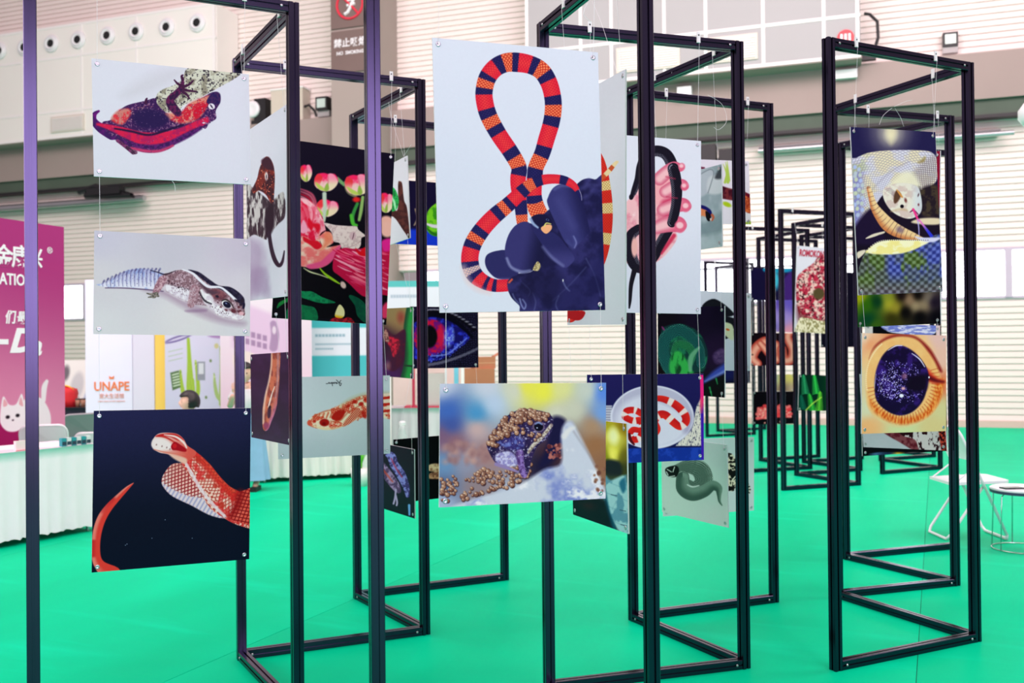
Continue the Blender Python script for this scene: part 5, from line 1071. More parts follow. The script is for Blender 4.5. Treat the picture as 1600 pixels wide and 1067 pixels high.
SASH = mat('pale_window_sash', (196, 184, 202), .6, noise=.03)

# ---------------------------------------------------------------- mesh helpers
class MB:
    def __init__(s): s.v = []; s.f = []; s.m = []; s.mats = []
    def mi(s, m):
        if m not in s.mats: s.mats.append(m)
        return s.mats.index(m)
    def add(s, vs, fs, m):
        o = len(s.v); s.v += [tuple(v) for v in vs]; k = s.mi(m)
        for f in fs: s.f.append(tuple(i + o for i in f)); s.m.append(k)
    def box(s, a, b, m, M=None):
        x0, y0, z0 = a; x1, y1, z1 = b
        vs = [Vector(p) for p in ((x0, y0, z0), (x1, y0, z0), (x1, y1, z0), (x0, y1, z0), (x0, y0, z1), (x1, y0, z1), (x1, y1, z1), (x0, y1, z1))]
        if M: vs = [M @ v for v in vs]
        s.add(vs, [(0, 3, 2, 1), (4, 5, 6, 7), (0, 1, 5, 4), (1, 2, 6, 5), (2, 3, 7, 6), (3, 0, 4, 7)], m)
    def tube(s, pts, r, m, n=8, cap=True):
        P = [Vector(p) for p in pts]; rs = r if hasattr(r, '__len__') else [r] * len(P)
        rings = []; prev = None
        for i, p in enumerate(P):
            t = (P[min(i + 1, len(P) - 1)] - P[max(i - 1, 0)]).normalized()
            a = Vector((0, 0, 1)) if abs(t.z) < .9 else Vector((1, 0, 0))
            if prev is not None: a = prev
            u = (a - t * a.dot(t)).normalized(); prev = u; w = t.cross(u)
            rings.append([p + (u * math.cos(6.28318 * k / n) + w * math.sin(6.28318 * k / n)) * rs[i] for k in range(n)])
        vs = [v for R in rings for v in R]; fs = []
        for i in range(len(P) - 1):
            for k in range(n): fs.append((i * n + k, i * n + (k + 1) % n, (i + 1) * n + (k + 1) % n, (i + 1) * n + k))
        if cap: fs += [tuple(range(n))[::-1], tuple((len(P) - 1) * n + k for k in range(n))]
        s.add(vs, fs, m)
    def lathe(s, prof, m, n=20, M=None, ax='z'):
        vs = []; fs = []
        for r, z in prof:
            for k in range(n):
                a = 6.28318 * k / n; v = Vector((r * math.cos(a), r * math.sin(a), z)) if ax == 'z' else Vector((r * math.cos(a), -z, r * math.sin(a)))
                vs.append(M @ v if M else v)
        for i in range(len(prof) - 1):
            for k in range(n): fs.append((i * n + k, i * n + (k + 1) % n, (i + 1) * n + (k + 1) % n, (i + 1) * n + k))
        fs += [tuple(range(n))[::-1], tuple((len(prof) - 1) * n + k for k in range(n))]
        s.add(vs, fs, m)
    def mesh(s, name, smooth=False):
        me = bpy.data.meshes.new(name); me.from_pydata(s.v, [], s.f)
        for m in s.mats: me.materials.append(m)
        me.polygons.foreach_set('material_index', s.m)
        if smooth: me.polygons.foreach_set('use_smooth', [True] * len(me.polygons))
        me.update(); return me
def link(name, data, parent=None, M=None):
    o = bpy.data.objects.new(name, data); COL.objects.link(o)
    if parent is not None: o.parent = parent
    if M is not None: o.matrix_local = M if isinstance(M, Matrix) else Matrix.Translation(M)
    return o
def tag(o, label, cat, group=None):
    o['label'] = label; o['category'] = cat
    if group: o['group'] = group
    return o
def struct(o): o['kind'] = 'structure'; return o
def frame(u, loc, up=(0, 0, 1)):
    """matrix with x along u, z up, y away"""
    u = Vector(u).normalized(); z = Vector(up); y = z.cross(u).normalized(); z = u.cross(y)
    M = Matrix((u, y, z)).transposed().to_4x4(); M.translation = Vector(loc); return M
INK = .93      # printed white is a little less bright than the paper
def img_mat(name, buf, rough=.42):
    h, w = buf.shape[:2]
    im = bpy.data.images.new(name, w, h); a = np.ones((h, w, 4), np.float32); a[..., :3] = np.clip(((buf[::-1] - 150) * 1.07 + 150) * INK / 255, 0, 1)
    im.pixels.foreach_set(a.ravel()); im.update(); im.pack()
    m = bpy.data.materials.new(name); m.use_nodes = True; nt = m.node_tree; b = nt.nodes['Principled BSDF']
    t = nt.nodes.new('ShaderNodeTexImage'); t.image = im; t.interpolation = 'Cubic'; t.extension = 'EXTEND'
    nt.links.new(t.outputs[0], b.inputs['Base Color']); b.inputs['Roughness'].default_value = rough; b.inputs['Specular IOR Level'].default_value = .06
    return m
def panel_mesh(name, w, h, th, front, side):
    """upright panel centred on the origin, printed face towards -y"""
    me = bpy.data.meshes.new(name); x, z, y = w / 2, h / 2, th / 2
    vs = [(-x, -y, -z), (x, -y, -z), (x, -y, z), (-x, -y, z), (-x, y, -z), (x, y, -z), (x, y, z), (-x, y, z)]
    me.from_pydata(vs, [], [(0, 1, 2, 3), (5, 4, 7, 6), (1, 5, 6, 2), (4, 0, 3, 7), (3, 2, 6, 7), (4, 5, 1, 0)])
    uv = me.uv_layers.new(name='uv'); co = [0, 0, 1, 0, 1, 1, 0, 1] + [0, 0] * 20
    uv.data.foreach_set('uv', co); me.materials.append(front); me.materials.append(side)
    me.polygons.foreach_set('material_index', [0, 1, 1, 1, 1, 1]); me.update(); return me
def lettering(name, body, size, m, parent, M, thick=.002, align='CENTER', sx=1., shear=0., bold=0.):
    c = bpy.data.curves.new(name, 'FONT'); c.body = body; c.size = size; c.extrude = thick; c.align_x = align; c.align_y = 'CENTER'; c.shear = shear; c.offset = bold; c.resolution_u = 3
    o = bpy.data.objects.new(name, c); COL.objects.link(o)
    bpy.context.view_layer.update()
    me = bpy.data.meshes.new_from_object(o.evaluated_get(bpy.context.evaluated_depsgraph_get()))
    COL.objects.unlink(o); bpy.data.objects.remove(o)
    me.materials.clear(); me.materials.append(m)
    return link(name, me, parent, M @ Matrix.Rotation(math.pi / 2, 4, 'X') @ Matrix.Scale(sx, 4, (1, 0, 0)))
T = Matrix.Translation

# ---------------------------------------------------------------- floor
def floor_material():
    m = bpy.data.materials.new('green_carpet'); m.use_nodes = True; nt = m.node_tree; b = nt.nodes['Principled BSDF']; L = nt.links
    tc = nt.nodes.new('ShaderNodeTexCoord')
    def noise(sc, stretch, rot=0., detail=4):
        mp = nt.nodes.new('ShaderNodeMapping'); mp.inputs['Scale'].default_value = stretch; mp.inputs['Rotation'].default_value = (0, 0, rot)
        n = nt.nodes.new('ShaderNodeTexNoise'); n.inputs['Scale'].default_value = sc; n.inputs['Detail'].default_value = detail
        L.new(tc.outputs['Object'], mp.inputs[0]); L.new(mp.outputs[0], n.inputs[0]); return n
    n1 = noise(.7, (1, .35, 1), .3); n2 = noise(1.3, (.5, 2.6, 1), -.35, 6); n3 = noise(90, (1, 1, 1))
    cr_ = nt.nodes.new('ShaderNodeValToRGB')
    e = cr_.color_ramp.elements; e[0].position = .3; e[0].color = (*lin((0, 190, 136)), 1); e[1].position = .72; e[1].color = (*lin((0, 214, 158)), 1)
    L.new(n1.outputs[0], cr_.inputs[0])
    r2 = nt.nodes.new('ShaderNodeValToRGB'); e = r2.color_ramp.elements; e[0].position = .58; e[0].color = (0, 0, 0, 1); e[1].position = .78; e[1].color = (.55, .55, .55, 1)
    L.new(n2.outputs[0], r2.inputs[0])
    mx = nt.nodes.new('ShaderNodeMix'); mx.data_type = 'RGBA'; mx.inputs[7].default_value = (*lin((0, 228, 178)), 1)  # paler wrinkle streaks: sheen put into the carpet colour
    L.new(r2.outputs[0], mx.inputs[0]); L.new(cr_.outputs[0], mx.inputs[6]); L.new(mx.outputs[2], b.inputs['Base Color'])
    bp = nt.nodes.new('ShaderNodeBump'); bp.inputs['Strength'].default_value = .25; bp.inputs['Distance'].default_value = .02
    ad = nt.nodes.new('ShaderNodeMath'); ad.operation = 'MULTIPLY_ADD'; ad.inputs[1].default_value = .06
    L.new(n3.outputs[0], ad.inputs[0]); L.new(n2.outputs[0], ad.inputs[2]); L.new(ad.outputs[0], bp.inputs['Height']); L.new(bp.outputs[0], b.inputs['Normal'])
    b.inputs['Roughness'].default_value = .5; b.inputs['Specular IOR Level'].default_value = .02
    return m
CARPET = floor_material()
mb = MB(); mb.box((-20, -2, -.06), (28, 28, -.004), mat('floor_slab_green', (4, 90, 66), .9, noise=.1)); FLOOR = struct(link('floor', mb.mesh('floor')))
d = Vector((.409, .912, 0)); q = Vector((.912, -.409, 0)); base = Vector((-1.616, 4.47, 0)); WD = 3.2
mb = MB(); mb.box((.0025, -8, -.004), (WD - .0025, 26, 0), CARPET); strip = mb.mesh('carpet_strip')
for k in range(-6, 6):
    M = frame((q.x, q.y, 0), (base.x + q.x * WD * k, base.y + q.y * WD * k, 0)); link('carpet_strip', strip, FLOOR, M)

# ---------------------------------------------------------------- far wall
WO = Vector((-11.2, 24.3, 0)); WU = Vector((.947, -.321, 0)).normalized(); MWALL = frame(WU, WO)
def wall_u(x, p=0.):
    """distance along the far wall of the sight line through column x, at p in front of it"""
    O = WO + Vector((-.321, -.947, 0)).normalized() * p; r = (x - 800) / F_PX
    return (r * O.y - O.x) / (WU.x - r * WU.y)
UL, UR = -11., 23.4; CL, CR_ = 8.1, 9.14
mb = MB()
mb.box((UL, .06, 0), (UR, .3, 2.4), CREAM); mb.box((UL, .06, 3.3), (UR, .3, 12), CREAM)
WALL = struct(link('wall_back', mb.mesh('wall_back'), None, MWALL))
PITCHS = .117
def slat_mesh(u0, u1):
    mb = MB(); x0, x1 = u0, u1; h = PITCHS
    vs = []
    for x in (x0, x1): vs += [(x, .06, 0), (x, .026, 0), (x, .02, .012), (x, .03, h - .022), (x, .046, h - .008), (x, .06, h)]
    fs = [(i, i + 1, i + 7, i + 6) for i in range(5)] + [(0, 5, 4, 3, 2, 1), (6, 7, 8, 9, 10, 11)]
    mb.add(vs, [f[::-1] for f in fs], CREAM); return mb.mesh('slat')
for u0, u1 in ((UL, CL), (CR_, UR)):
    sm = slat_mesh(u0, u1)
    for z0, z1 in ((.12, 2.38), (3.32, 6.0), (6.85, 12.0)):
        for k in range(int((z1 - z0) / PITCHS)): link('slat', sm, WALL, T((0, 0, z0 + k * PITCHS)))
mb = MB(); mb.box((UL, -.03, 0), (UR, .06, .12), mat('pinkish_baseboard', (214, 186, 176), .7, noise=.06)); struct(link('baseboard_back', mb.mesh('baseboard'), None, MWALL))
mb = MB(); mb.box((UL, -.38, 6.0), (UR, .06, 6.85), CONC); struct(link('trim_1', mb.mesh('concrete_beam'), None, MWALL))
mb = MB(); mb.box((UL, -.3, 5.72), (UR, .0, 5.995), RAILM); mb.box((UL, -.34, 5.66), (UR, -.1, 5.72), BLACK); struct(link('trim_2', mb.mesh('crane_rail'), None, MWALL))
mb = MB(); mb.box((CL, -1.12, 0), (CR_, .3, 12), COLM); struct(link('trim_3', mb.mesh('column'), None, MWALL))
# window bands
MUL = (21.48 - .31) / 18
for n, (k0, k1) in enumerate(((-9, 6), (8, 19))):
    us = [.31 + MUL * k for k in range(k0, k1 + 1)]
    us = [u for u in us if (u < CL - .1 if n == 0 else u > CR_ + .1)]
    mb = MB(); mb.box((us[0], .0, 2.38), (us[-1], .12, 2.43), SASH); mb.box((us[0], .0, 3.27), (us[-1], .12, 3.32), SASH)
    w = struct(link('window_%d' % (n + 1), mb.mesh('window_frame'), None, MWALL))
    for a_, b_ in zip(us[:-1], us[1:]):
        m2 = MB(); m2.box((a_ + .05, .07, 2.43), (b_ - .05, .08, 3.27), PANE); link('pane', m2.mesh('pane'), w)
        dk = n == 1 and 12 < a_ < 18.
        mm = mat('dark_window_sash', (66, 62, 74), .5, noise=.05) if dk else SASH
        m3 = MB(); m3.box((a_ - .06, -.02, 2.4), (a_ + .06, .12, 3.3), mm)
        if dk:
            m3.box((a_ + .1, .0, 2.52), (a_ + .13, .07, 3.12), mm); m3.box((b_ - .13, .0, 2.52), (b_ - .1, .07, 3.12), mm); m3.box((a_ + .1, .0, 3.1), (b_ - .1, .07, 3.13), mm); m3.box((a_ + .1, .0, 2.5), (b_ - .1, .07, 2.53), mm)
        link('mullion', m3.mesh('mullion'), w)

# ---------------------------------------------------------------- air ducts above the beam
def nozzle_mesh():
    mb = MB()
    mb.lathe([(.215, 0), (.215, .03), (.19, .045), (.17, .02), (.165, .05), (.14, .075), (.125, .05), (.10, .05)], WHITEP, 24, ax='y')
    mb.lathe([(.098, .052), (.06, .056), (.001, .058)], HOLE, 20, ax='y')
    return mb.mesh('nozzle', True)
NOZ = nozzle_mesh()
def duct(u0, u1, z0, z1, p, panel_mat, seams, rows, nozz, louvres, label):
    e = link('air_duct', None, None, MWALL @ T((u0, 0, z0)))
    tag(e, label, 'air duct')
    mb = MB(); mb.box((0, -p + .05, 0), (u1 - u0, 0, z1 - z0), panel_mat); mb.box((-.02, -p, -.05), (u1 - u0 + .02, 0, .0), CONC); link('casing', mb.mesh('casing'), e)
    for r0, r1 in rows:
        for a_, b_ in zip(seams[:-1], seams[1:]):
            mb = MB(); mb.box((a_ - u0 + .03, -p, r0 - z0 + .03), (b_ - u0 - .03, -p + .05, r1 - z0 - .03), panel_mat); link('panel', mb.mesh('panel'), e)
    mb = MB()
    for r in sorted(set([r[0] for r in rows] + [rows[-1][1]])): mb.box((0, -p - .012, r - z0 - .03), (u1 - u0, -p + .04, r - z0 + .03), SEAM)
    for s in seams: mb.box((s - u0 - .03, -p - .01, 0), (s - u0 + .03, -p + .04, rows[-1][1] - z0), SEAM)
    link('seam_frame', mb.mesh('seam_frame'), e)
    for u, z in nozz: link('nozzle', NOZ, e, T((u - u0, -p - .01, z - z0)))
    for a_, b_, zz0, zz1 in louvres:
        mb = MB(); mb.box((a_ - u0, -p - .03, zz0 - z0), (b_ - u0, -p + .02, zz1 - z0), mat('beige_louvre', (214, 206, 196), .6, noise=.03)); lv = link('louvre', mb.mesh('louvre'), e)
        n = 9
        for k in range(n):
            zz = zz0 - z0 + .04 + (zz1 - zz0 - .08) * k / n
            m2 = MB(); m2.box((a_ - u0 + .05, -p - .05, zz), (b_ - u0 - .05, -p - .03, zz + .018), SEAM); link('louvre_blade', m2.mesh('louvre_blade'), lv)
    return e
nz = [wall_u(x, .9) for x in (2, 41, 83, 125, 171, 216, 264, 312)]
du = [wall_u(x, .88) for x in (-120, -60, 38, 130, 216, 340)]
duct(-9, 4.95, 6.87, 9.62, .88, DUCT, [-9, -5] + du[1:-1] + [4.9], [(6.87, 7.5), (7.5, 8.83), (8.83, 9.6)], [(u, 9.2) for u in nz] + [(nz[0] - .75 * k, 9.2) for k in (1, 2, 3)], [(du[2] + .9, du[3] + .1, 6.98, 7.38)],
     'long white air duct with a row of round nozzles, upper left')
ru = [12.51] + [wall_u(x, .88) for x in (912, 960, 1043, 1108, 1198, 1293)] + [18.9]
duct(12.51, 18.95, 6.87, 12.0, .88, GREYP, ru, [(6.87, 7.62), (7.62, 9.6), (9.6, 12.0)], [], [(ru[2] + .1, ru[4] - .5, 7.0, 7.5), (ru[4] + .05, ru[5] - .1, 7.0, 7.5)],
     'large grey panelled air duct with white seams, upper right')

# fittings on the wall
def box_thing(name, u, z, w, h, dd, m, label, cat, p=0., extra=None):
    mb = MB(); mb.box((-w / 2, -dd, -h / 2), (w / 2, 0, h / 2), m)
    o = link(name, mb.mesh(name), None, MWALL @ T((u, -p, z))); tag(o, label, cat)
    if extra: extra(o, w, h, dd)
    return o
def lamp_face(o, w, h, dd):
    mb = MB(); mb.box((-w * .36, -dd - .012, -h * .34), (w * .36, -dd, h * .34), mat('lamp_glass', (206, 222, 216), .2, noise=.03)); link('lens', mb.mesh('lens'), o)
    mb = MB(); mb.box((-w * .5, -dd * .7, -h * .95), (w * .5, -.0, -h * .5), mat('grey_bracket', (170, 168, 168), .6, noise=.04)); link('bracket', mb.mesh('bracket'), o)
box_thing('floodlight', wall_u(1493, .3), 7.22, .26, .26, .12, BLACK, 'small square black floodlight on the cladding, upper right', 'floodlight', .02, lamp_face)
box_thing('floodlight', wall_u(502, .4), 7.2, .30, .3, .3, BLACK, 'squat black floodlight on the beam left of the column, left of a pair', 'floodlight', .02, lamp_face)
box_thing('floodlight', wall_u(526, .4), 7.25, .26, .36, .3, BLACK, 'taller black floodlight on the beam touching the column, right of a pair', 'floodlight', .02, lamp_face)
box_thing('emergency_light', wall_u(1327, .42), 6.66, .4, .16, .12, WHITEP, 'white oblong emergency light under the grey duct', 'emergency light', .40)
box_thing('junction_box', wall_u(1075, .42), 6.6, .28, .2, .2, WHITEP, 'small white box lamp on the concrete beam', 'junction box', .38)
# round horn lamp and cream cabinet standing on the beam
e = link('ring_spotlight', None, None, MWALL @ T((wall_u(408, .3), -.2, 7.2))); tag(e, 'black spotlight with a broad white ring, beside the white air duct', 'spotlight')
mb = MB(); mb.box((-.15, -.1, -.25), (.16, .18, .27), BLACK); mb.box((-.2, -.15, -.34), (.18, .18, -.25), BLACK); link('body', mb.mesh('body'), e)
mb = MB(); mb.lathe([(.07, -.02), (.2, -.02), (.2, .05), (.15, .08), (.08, .04)], WHITEP, 24, T((-.18, -.1, .02)), 'y'); mb.lathe([(.078, .03), (.01, .03)], HOLE, 20, T((-.18, -.1, .02)), 'y'); link('ring', mb.mesh('ring', True), e)
mb = MB(); mb.box((-.42, -.33, -.32), (.42, -.0, .42), mat('cream_cabinet', (206, 196, 182), .7, noise=.04)); mb.box((-.44, -.35, .42), (.44, .0, .46), SEAM)
o = link('metal_cabinet', mb.mesh('metal_cabinet'), None, MWALL @ T((wall_u(452, .3), 0, 7.18))); tag(o, 'cream metal cabinet on the beam right of the ring spotlight', 'cabinet')
mb = MB(); mb.tube([(.42, -.25, .0), (.55, -.27, .02), (.68, -.24, -.12), (.72, -.22, -.25)], .03, BLACK); link('cable', mb.mesh('cable'), o)
# pipes and cables under the beam
for k, (xa, xb, z, lab) in enumerate(((-60, 240, 5.33, 'silver pipe under the dark rail, left'), (1190, 1584, 5.36, 'silver pipe under the dark rail, right'))):
    mb = MB(); mb.tube([(wall_u(xa), -.3, z), (wall_u(xb), -.3, z)], .07 if k == 0 else .045, STEEL, 12)
    mb.box((wall_u(xa), -.22, z + .03), (wall_u(xb) - .2, -.0, z + .1), mat('pipe_bracket', (110, 110, 112), .6, noise=.05)); o = link('pipe', mb.mesh('pipe'), None, MWALL); tag(o, lab, 'pipe')
mb = MB(); mb.tube([(0, 0, 0), (.5, 0, .1), (1.1, 0, -.06), (1.6, 0, -.18), (.9, 0, -.16), (.2, 0, -.1)], .08, BLACK); mb.box((.3, -.1, -.12), (1.3, .1, .05), BLACK)
o = link('hoist', mb.mesh('hoist'), None, MWALL @ T((wall_u(160), -.75, 5.5))); tag(o, 'black hoist gear hanging under the rail, left', 'hoist')
mb = MB(); mb.box((0, -.3, 0), (.5, 0, .5), BLACK); mb.box((.55, -.25, .05), (.95, 0, .4), BLACK); mb.box((-.1, -.1, .18), (1.0, .0, .26), BLACK)
o = link('loudspeaker', mb.mesh('loudspeaker'), None, MWALL @ T((wall_u(1088), -.34, 5.0))); tag(o, 'black loudspeaker pair hung under the beam behind the centre screen', 'loudspeaker')
mb = MB(); mb.tube([(0, 0, 0), (.09, 0, .3), (.08, 0, .6), (-.05, 0, .75), (-.15, 0, .78)], .03, BLACK); mb.box((-.2, -.02, -.1), (.05, .1, .06), BLACK)
o = link('cable', mb.mesh('cable'), None, MWALL @ T((19.18, -.5, 6.98))); tag(o, 'black looped cable at the right end of the grey duct', 'cable')
# red round fire sign
mb = MB(); mb.lathe([(.15, 0), (.15, .012)], mat('fire_sign_red', (222, 60, 70), .5), 28, None, 'y'); fs_ = link('fire_sign', mb.mesh('fire_sign'), None, MWALL @ T((wall_u(1327, .9), -.9, 7.22))); tag(fs_, 'small round red sign low on the grey duct', 'sign')
mb = MB()
for dx in (-.07, 0, .07): mb.box((dx - .02, -.016, -.06), (dx + .02, -.012, .07), WHITEP)
link('symbol', mb.mesh('symbol'), fs_)

# ---------------------------------------------------------------- no smoking sign on the column
BRN = mat('brown_sign', (112, 92, 88), .6, noise=.05, nscale=2)
for nm, z0, z1, lab in (('pictogram_sign', 8.53, 9.7, 'brown sign with a crossed-out hand and cigarette, top of the column'), ('no_smoking_sign', 7.56, 8.47, 'brown no smoking sign on the column, under the pictogram')):
    mb = MB(); mb.box((0, -.04, z0), (.92, 0, z1), BRN); o = link(nm, mb.mesh(nm), None, MWALL @ T((CL + .02, -1.125, 0))); tag(o, lab, 'sign')
    if nm == 'no_smoking_sign':
        lettering('lettering', '禁止吸烟', .2, WHITEP, o, T((.47, -.043, 8.19)), bold=.004); lettering('lettering', 'NO  SMOKING', .1, WHITEP, o, T((.47, -.043, 7.98)), bold=.003)
    else:
        mb = MB(); R = T((.47, -.05, 9.0)); mr = mat('ban_red', (216, 40, 66), .5)
        pts = [(.47 + .31 * math.cos(a * .2618), -.05, 9.02 + .31 * math.sin(a * .2618)) for a in range(25)]; mb.tube(pts, .028, mr, 6); mb.tube([(.26, -.052, 9.24), (.68, -.052, 8.8)], .026, mr, 6); link('ban_ring', mb.mesh('ban_ring'), o)
        mb = MB(); mb.tube([(.34, -.045, 8.82), (.42, -.045, 8.86), (.5, -.045, 8.98), (.56, -.045, 9.12)], .035, WHITEP, 6); mb.tube([(.4, -.045, 9.0), (.5, -.045, 9.03), (.6, -.045, 9.02)], .03, WHITEP, 6); mb.tube([(.4, -.045, 9.1), (.5, -.045, 9.12), (.6, -.045, 9.14)], .028, WHITEP, 6); link('hand_symbol', mb.mesh('hand_symbol'), o)

# ---------------------------------------------------------------- zigzag screens of black profile
S = .045
def profile(name, L):
    h = S / 2; g = .0045; dp = .007; c = .002
    side = [(-h + c, -h), (-g, -h), (-g, -h + dp), (g, -h + dp), (g, -h), (h - c, -h)]
    pts = []
    for k in range(4):
        a = k * math.pi / 2
        pts += [(x * math.cos(a) - y * math.sin(a), x * math.sin(a) + y * math.cos(a)) for x, y in side]
    n = len(pts); vs = [(x, y, 0) for x, y in pts] + [(x, y, L) for x, y in pts]
    fs = [(i, (i + 1) % n, (i + 1) % n + n, i + n) for i in range(n)] + [tuple(range(n))[::-1], tuple(range(n, 2 * n))]
    mb = MB(); mb.add(vs, fs, ALU); return mb.mesh(name)
POST, RAIL = profile('post', H), profile('rail', 1.0)
mb = MB(); mb.lathe([(.006, 0), (.006, .002), (.004, .004)], STEEL, 10, None, 'y'); BOLT = mb.mesh('bolt')
mb = MB(); mb.box((-.009, -.003, 0), (.009, .003, .05), CLIP); mb.lathe([(.004, .0031), (.0035, .004)], HOLE, 8, T((0, 0, .036)), 'y'); mb.box((-.006, -.006, 0), (.006, .0, .012), CLIP); CLIPM = mb.mesh('clip')
SCREENS = {}
def screen(key, Z, label, fine=True):
    e = link('zigzag_screen', None, None, T((Z[0][0], Z[0][1], 0))); tag(e, label, 'display screen')
    O = Vector((Z[0][0], Z[0][1], 0))
    for i, (x, y) in enumerate(Z):
        j = min(i, len(Z) - 2); d = Vector((Z[j + 1][0] - Z[j][0], Z[j + 1][1] - Z[j][1], 0))
        if (j % 2) == 1: d = Vector((-d.y, d.x, 0)) * -1
        link('post', POST, e, frame(d, Vector((x, y, 0)) - O))
    for i in range(len(Z) - 1):
        A = Vector((*Z[i], 0)) - O; B = Vector((*Z[i + 1], 0)) - O; d = (B - A).normalized(); L = (B - A).length - S * .98
        n = Vector((d.y, -d.x, 0))
        if n.y > 0: n = -n
        for z, nm in ((S / 2, 'bottom_rail'), (H - S / 2, 'top_rail')):
            M = Matrix((n.cross(d), n, d)).transposed().to_4x4(); M.translation = A + d * S * .49 + Vector((0, 0, z))
            link(nm, RAIL, e, M @ Matrix.Scale(L, 4, (0, 0, 1)))
            if fine:
                for tt in (.05, (B - A).length - .05):
                    P = A + d * tt + n * (S / 2) + Vector((0, 0, z + .0))
                    u = Vector((0, 0, 1)).cross(n) * -1
                    Mb = frame(u if u.cross(Vector((0, 0, 1))).dot(n) > 0 else -u, P); link('bolt', BOLT, e, Mb)
    SCREENS[key] = (e, O, Z)
screen('L', ZL, 'black zigzag screen at the left, its nearest post crossing the purple banner')
screen('C', ZC, 'black zigzag screen at the centre, carrying the largest snake board')
screen('R', ZR, 'black zigzag screen at the right, carrying the rattlesnake board')
screen('F', ZF, 'black zigzag screen far back carrying the red lettered board and the fern board', False)
screen('G', ZG, 'black zigzag screen far back, holding the coral and salmon snake boards', False)
screen('H', ZH, 'black zigzag screen far back, its base showing left of the white folding chair', False)
screen('K', ZK, 'farthest black zigzag screen, close to the cladding wall', False)

# ---------------------------------------------------------------- printed boards
mb = MB(); mb.lathe([(.004, .0), (.0085, .0), (.0085, .0014), (.0065, .0024), (.004, .0014)], STEEL, 14, None, 'y'); mb.lathe([(.0041, .0002), (.001, .0002)], HOLE, 10, None, 'y'); EYE = mb.mesh('eyelet', True)
def plane_key(p): return (p[0], p[1])
placed = []
RESID = []
for nm, plane, q, label, how in BOARDS:
    c_, uu, vv, nn, w, h = fit(plane, q)
    # corners of the fitted rectangle, seen from here, give the mapping of the print
    cor = [c_ + uu * sx * w / 2 + vv * sz * h / 2 for sx, sz in ((-1, 1), (1, 1), (1, -1), (-1, -1))]
    pq = [to_px(p) for p in cor]
    RESID.append((nm, round(w, 3), round(h, 3), round(max(math.hypot(a[0] - b[0], a[1] - b[1]) for a, b in zip(pq, q)), 1)))
    cv = Canvas(pq, w, h, 2.3); globals()['pr_' + nm](cv); cv.grain(1.5)
    me = panel_mesh(nm + '_board', w, h, .006, img_mat('print_' + nm, cv.b), BOARD)
    M = Matrix((uu, -nn, vv)).transposed().to_4x4(); M.translation = c_ - nn * .0
    o = link('photo_board', me, None, M); tag(o, label, 'photo board')
    placed.append((o, plane, c_, uu, vv, nn, w, h, how, nm))
    for sx in (-1, 1):
        for sz in (-1, 1): link('eyelet', EYE, o, T((sx * (w / 2 - .02), -.003, sz * (h / 2 - .02))))
bpy.context.view_layer.update()
def cord(o, A, B, r=.0007):
    Mi = o.matrix_local.inverted()
    mb = MB(); mb.tube([Mi @ A, Mi @ B], r, NYLON, 4); link('cord', mb.mesh('cord'), o)
for o, plane, c_, uu, vv, nn, w, h, how, nm in placed:
    tops = [c_ + uu * sx * (w / 2 - .02) + vv * (h / 2 - .02) + nn * .006 for sx in (-1, 1)]
    near = c_.y < 9
    r = .0007 if near else .0012
    above = [p for p in placed if plane_key(p[1]) == plane_key(plane) and p[2].z > c_.z + .1]
    if how == 'below' and above:
        a = min(above, key=lambda p: p[2].z)
        for sx, tp in zip((-1, 1), tops): cord(o, a[2] + a[3] * sx * (a[6] / 2 - .02) - a[4] * (a[7] / 2 - .02) + a[5] * .006, tp, r)
    else:
        Zs = {id(ZL): 'L', id(ZC): 'C', id(ZR): 'R', id(ZF): 'F', id(ZG): 'G', id(ZH): 'H', id(ZK): 'K'}
        key = [k for k, z in (('L', ZL), ('C', ZC), ('R', ZR), ('F', ZF), ('G', ZG), ('H', ZH), ('K', ZK)) if plane[0] in z][0]
        e, O, Z = SCREENS[key]
        A = Vector((*plane[0], 0)); B = Vector((*plane[1], 0)); dd = (B - A).normalized(); nf = Vector((dd.y, -dd.x, 0))
        if nf.y > 0: nf = -nf
        for tp in tops:
            t = max(.08, min((B - A).length - .08, (tp - A).dot(dd)))
            P = A + dd * t + nf * (S / 2 + .004) + Vector((0, 0, H - .03))
            link('clip', CLIPM, e, frame(dd if nf.y < 0 else -dd, P - O))
            cord(o, P + nf * .008, tp, r)
# loose ends of the hanging line
def loose(o, pts):
    Mi = o.matrix_local.inverted(); P = crm([(p.x, p.y, p.z) for p in pts], False, 5)
    mb = MB(); mb.tube([Mi @ Vector(p) for p in P], .0007, NYLON, 4); link('loose_line', mb.mesh('loose_line'), o)
PB = {p[9]: p for p in placed}
for nm, pts in (('hand_snake', [(1103, 150), (1125, 165), (1132, 190), (1120, 204), (1112, 200)]), ('rattlesnake', [(1392, 168), (1410, 160), (1420, 158)]), ('rattlesnake', [(1389, 170), (1375, 182), (1369, 196)]), ('rattlesnake', [(1393, 170), (1402, 185), (1407, 199)]),
                ('big_snake', [(914, 8), (908, 25), (920, 38)]), ('white_red_snake', [(932, 2), (948, 40), (971, 112)]), ('hand_chameleon', [(612, 160), (618, 190), (636, 245)]), ('hand_chameleon', [(648, 226), (637, 243)]), ('red_gecko', [(268, 284), (272, 290), (273, 300)]),
                ('blue_sofa', [(1054, 120), (1056, 105), (1066, 95)])):
    p = PB[nm]; d0 = p[2].y; loose(p[0], [at(x, y, on_line(x, y, p[1][0], p[1][1]).y) + p[5] * .02 for x, y in pts])
# red lettering across the top of the far board
p = PB['romokon']; RED = mat('red_lettering', (176, 30, 66), .6)
lettering('lettering', 'ROMOKON', .098, RED, p[0], T((-p[6] / 2 + .03, -.0035, p[7] / 2 - .075)), .0015, 'LEFT', .6, .12, .004)
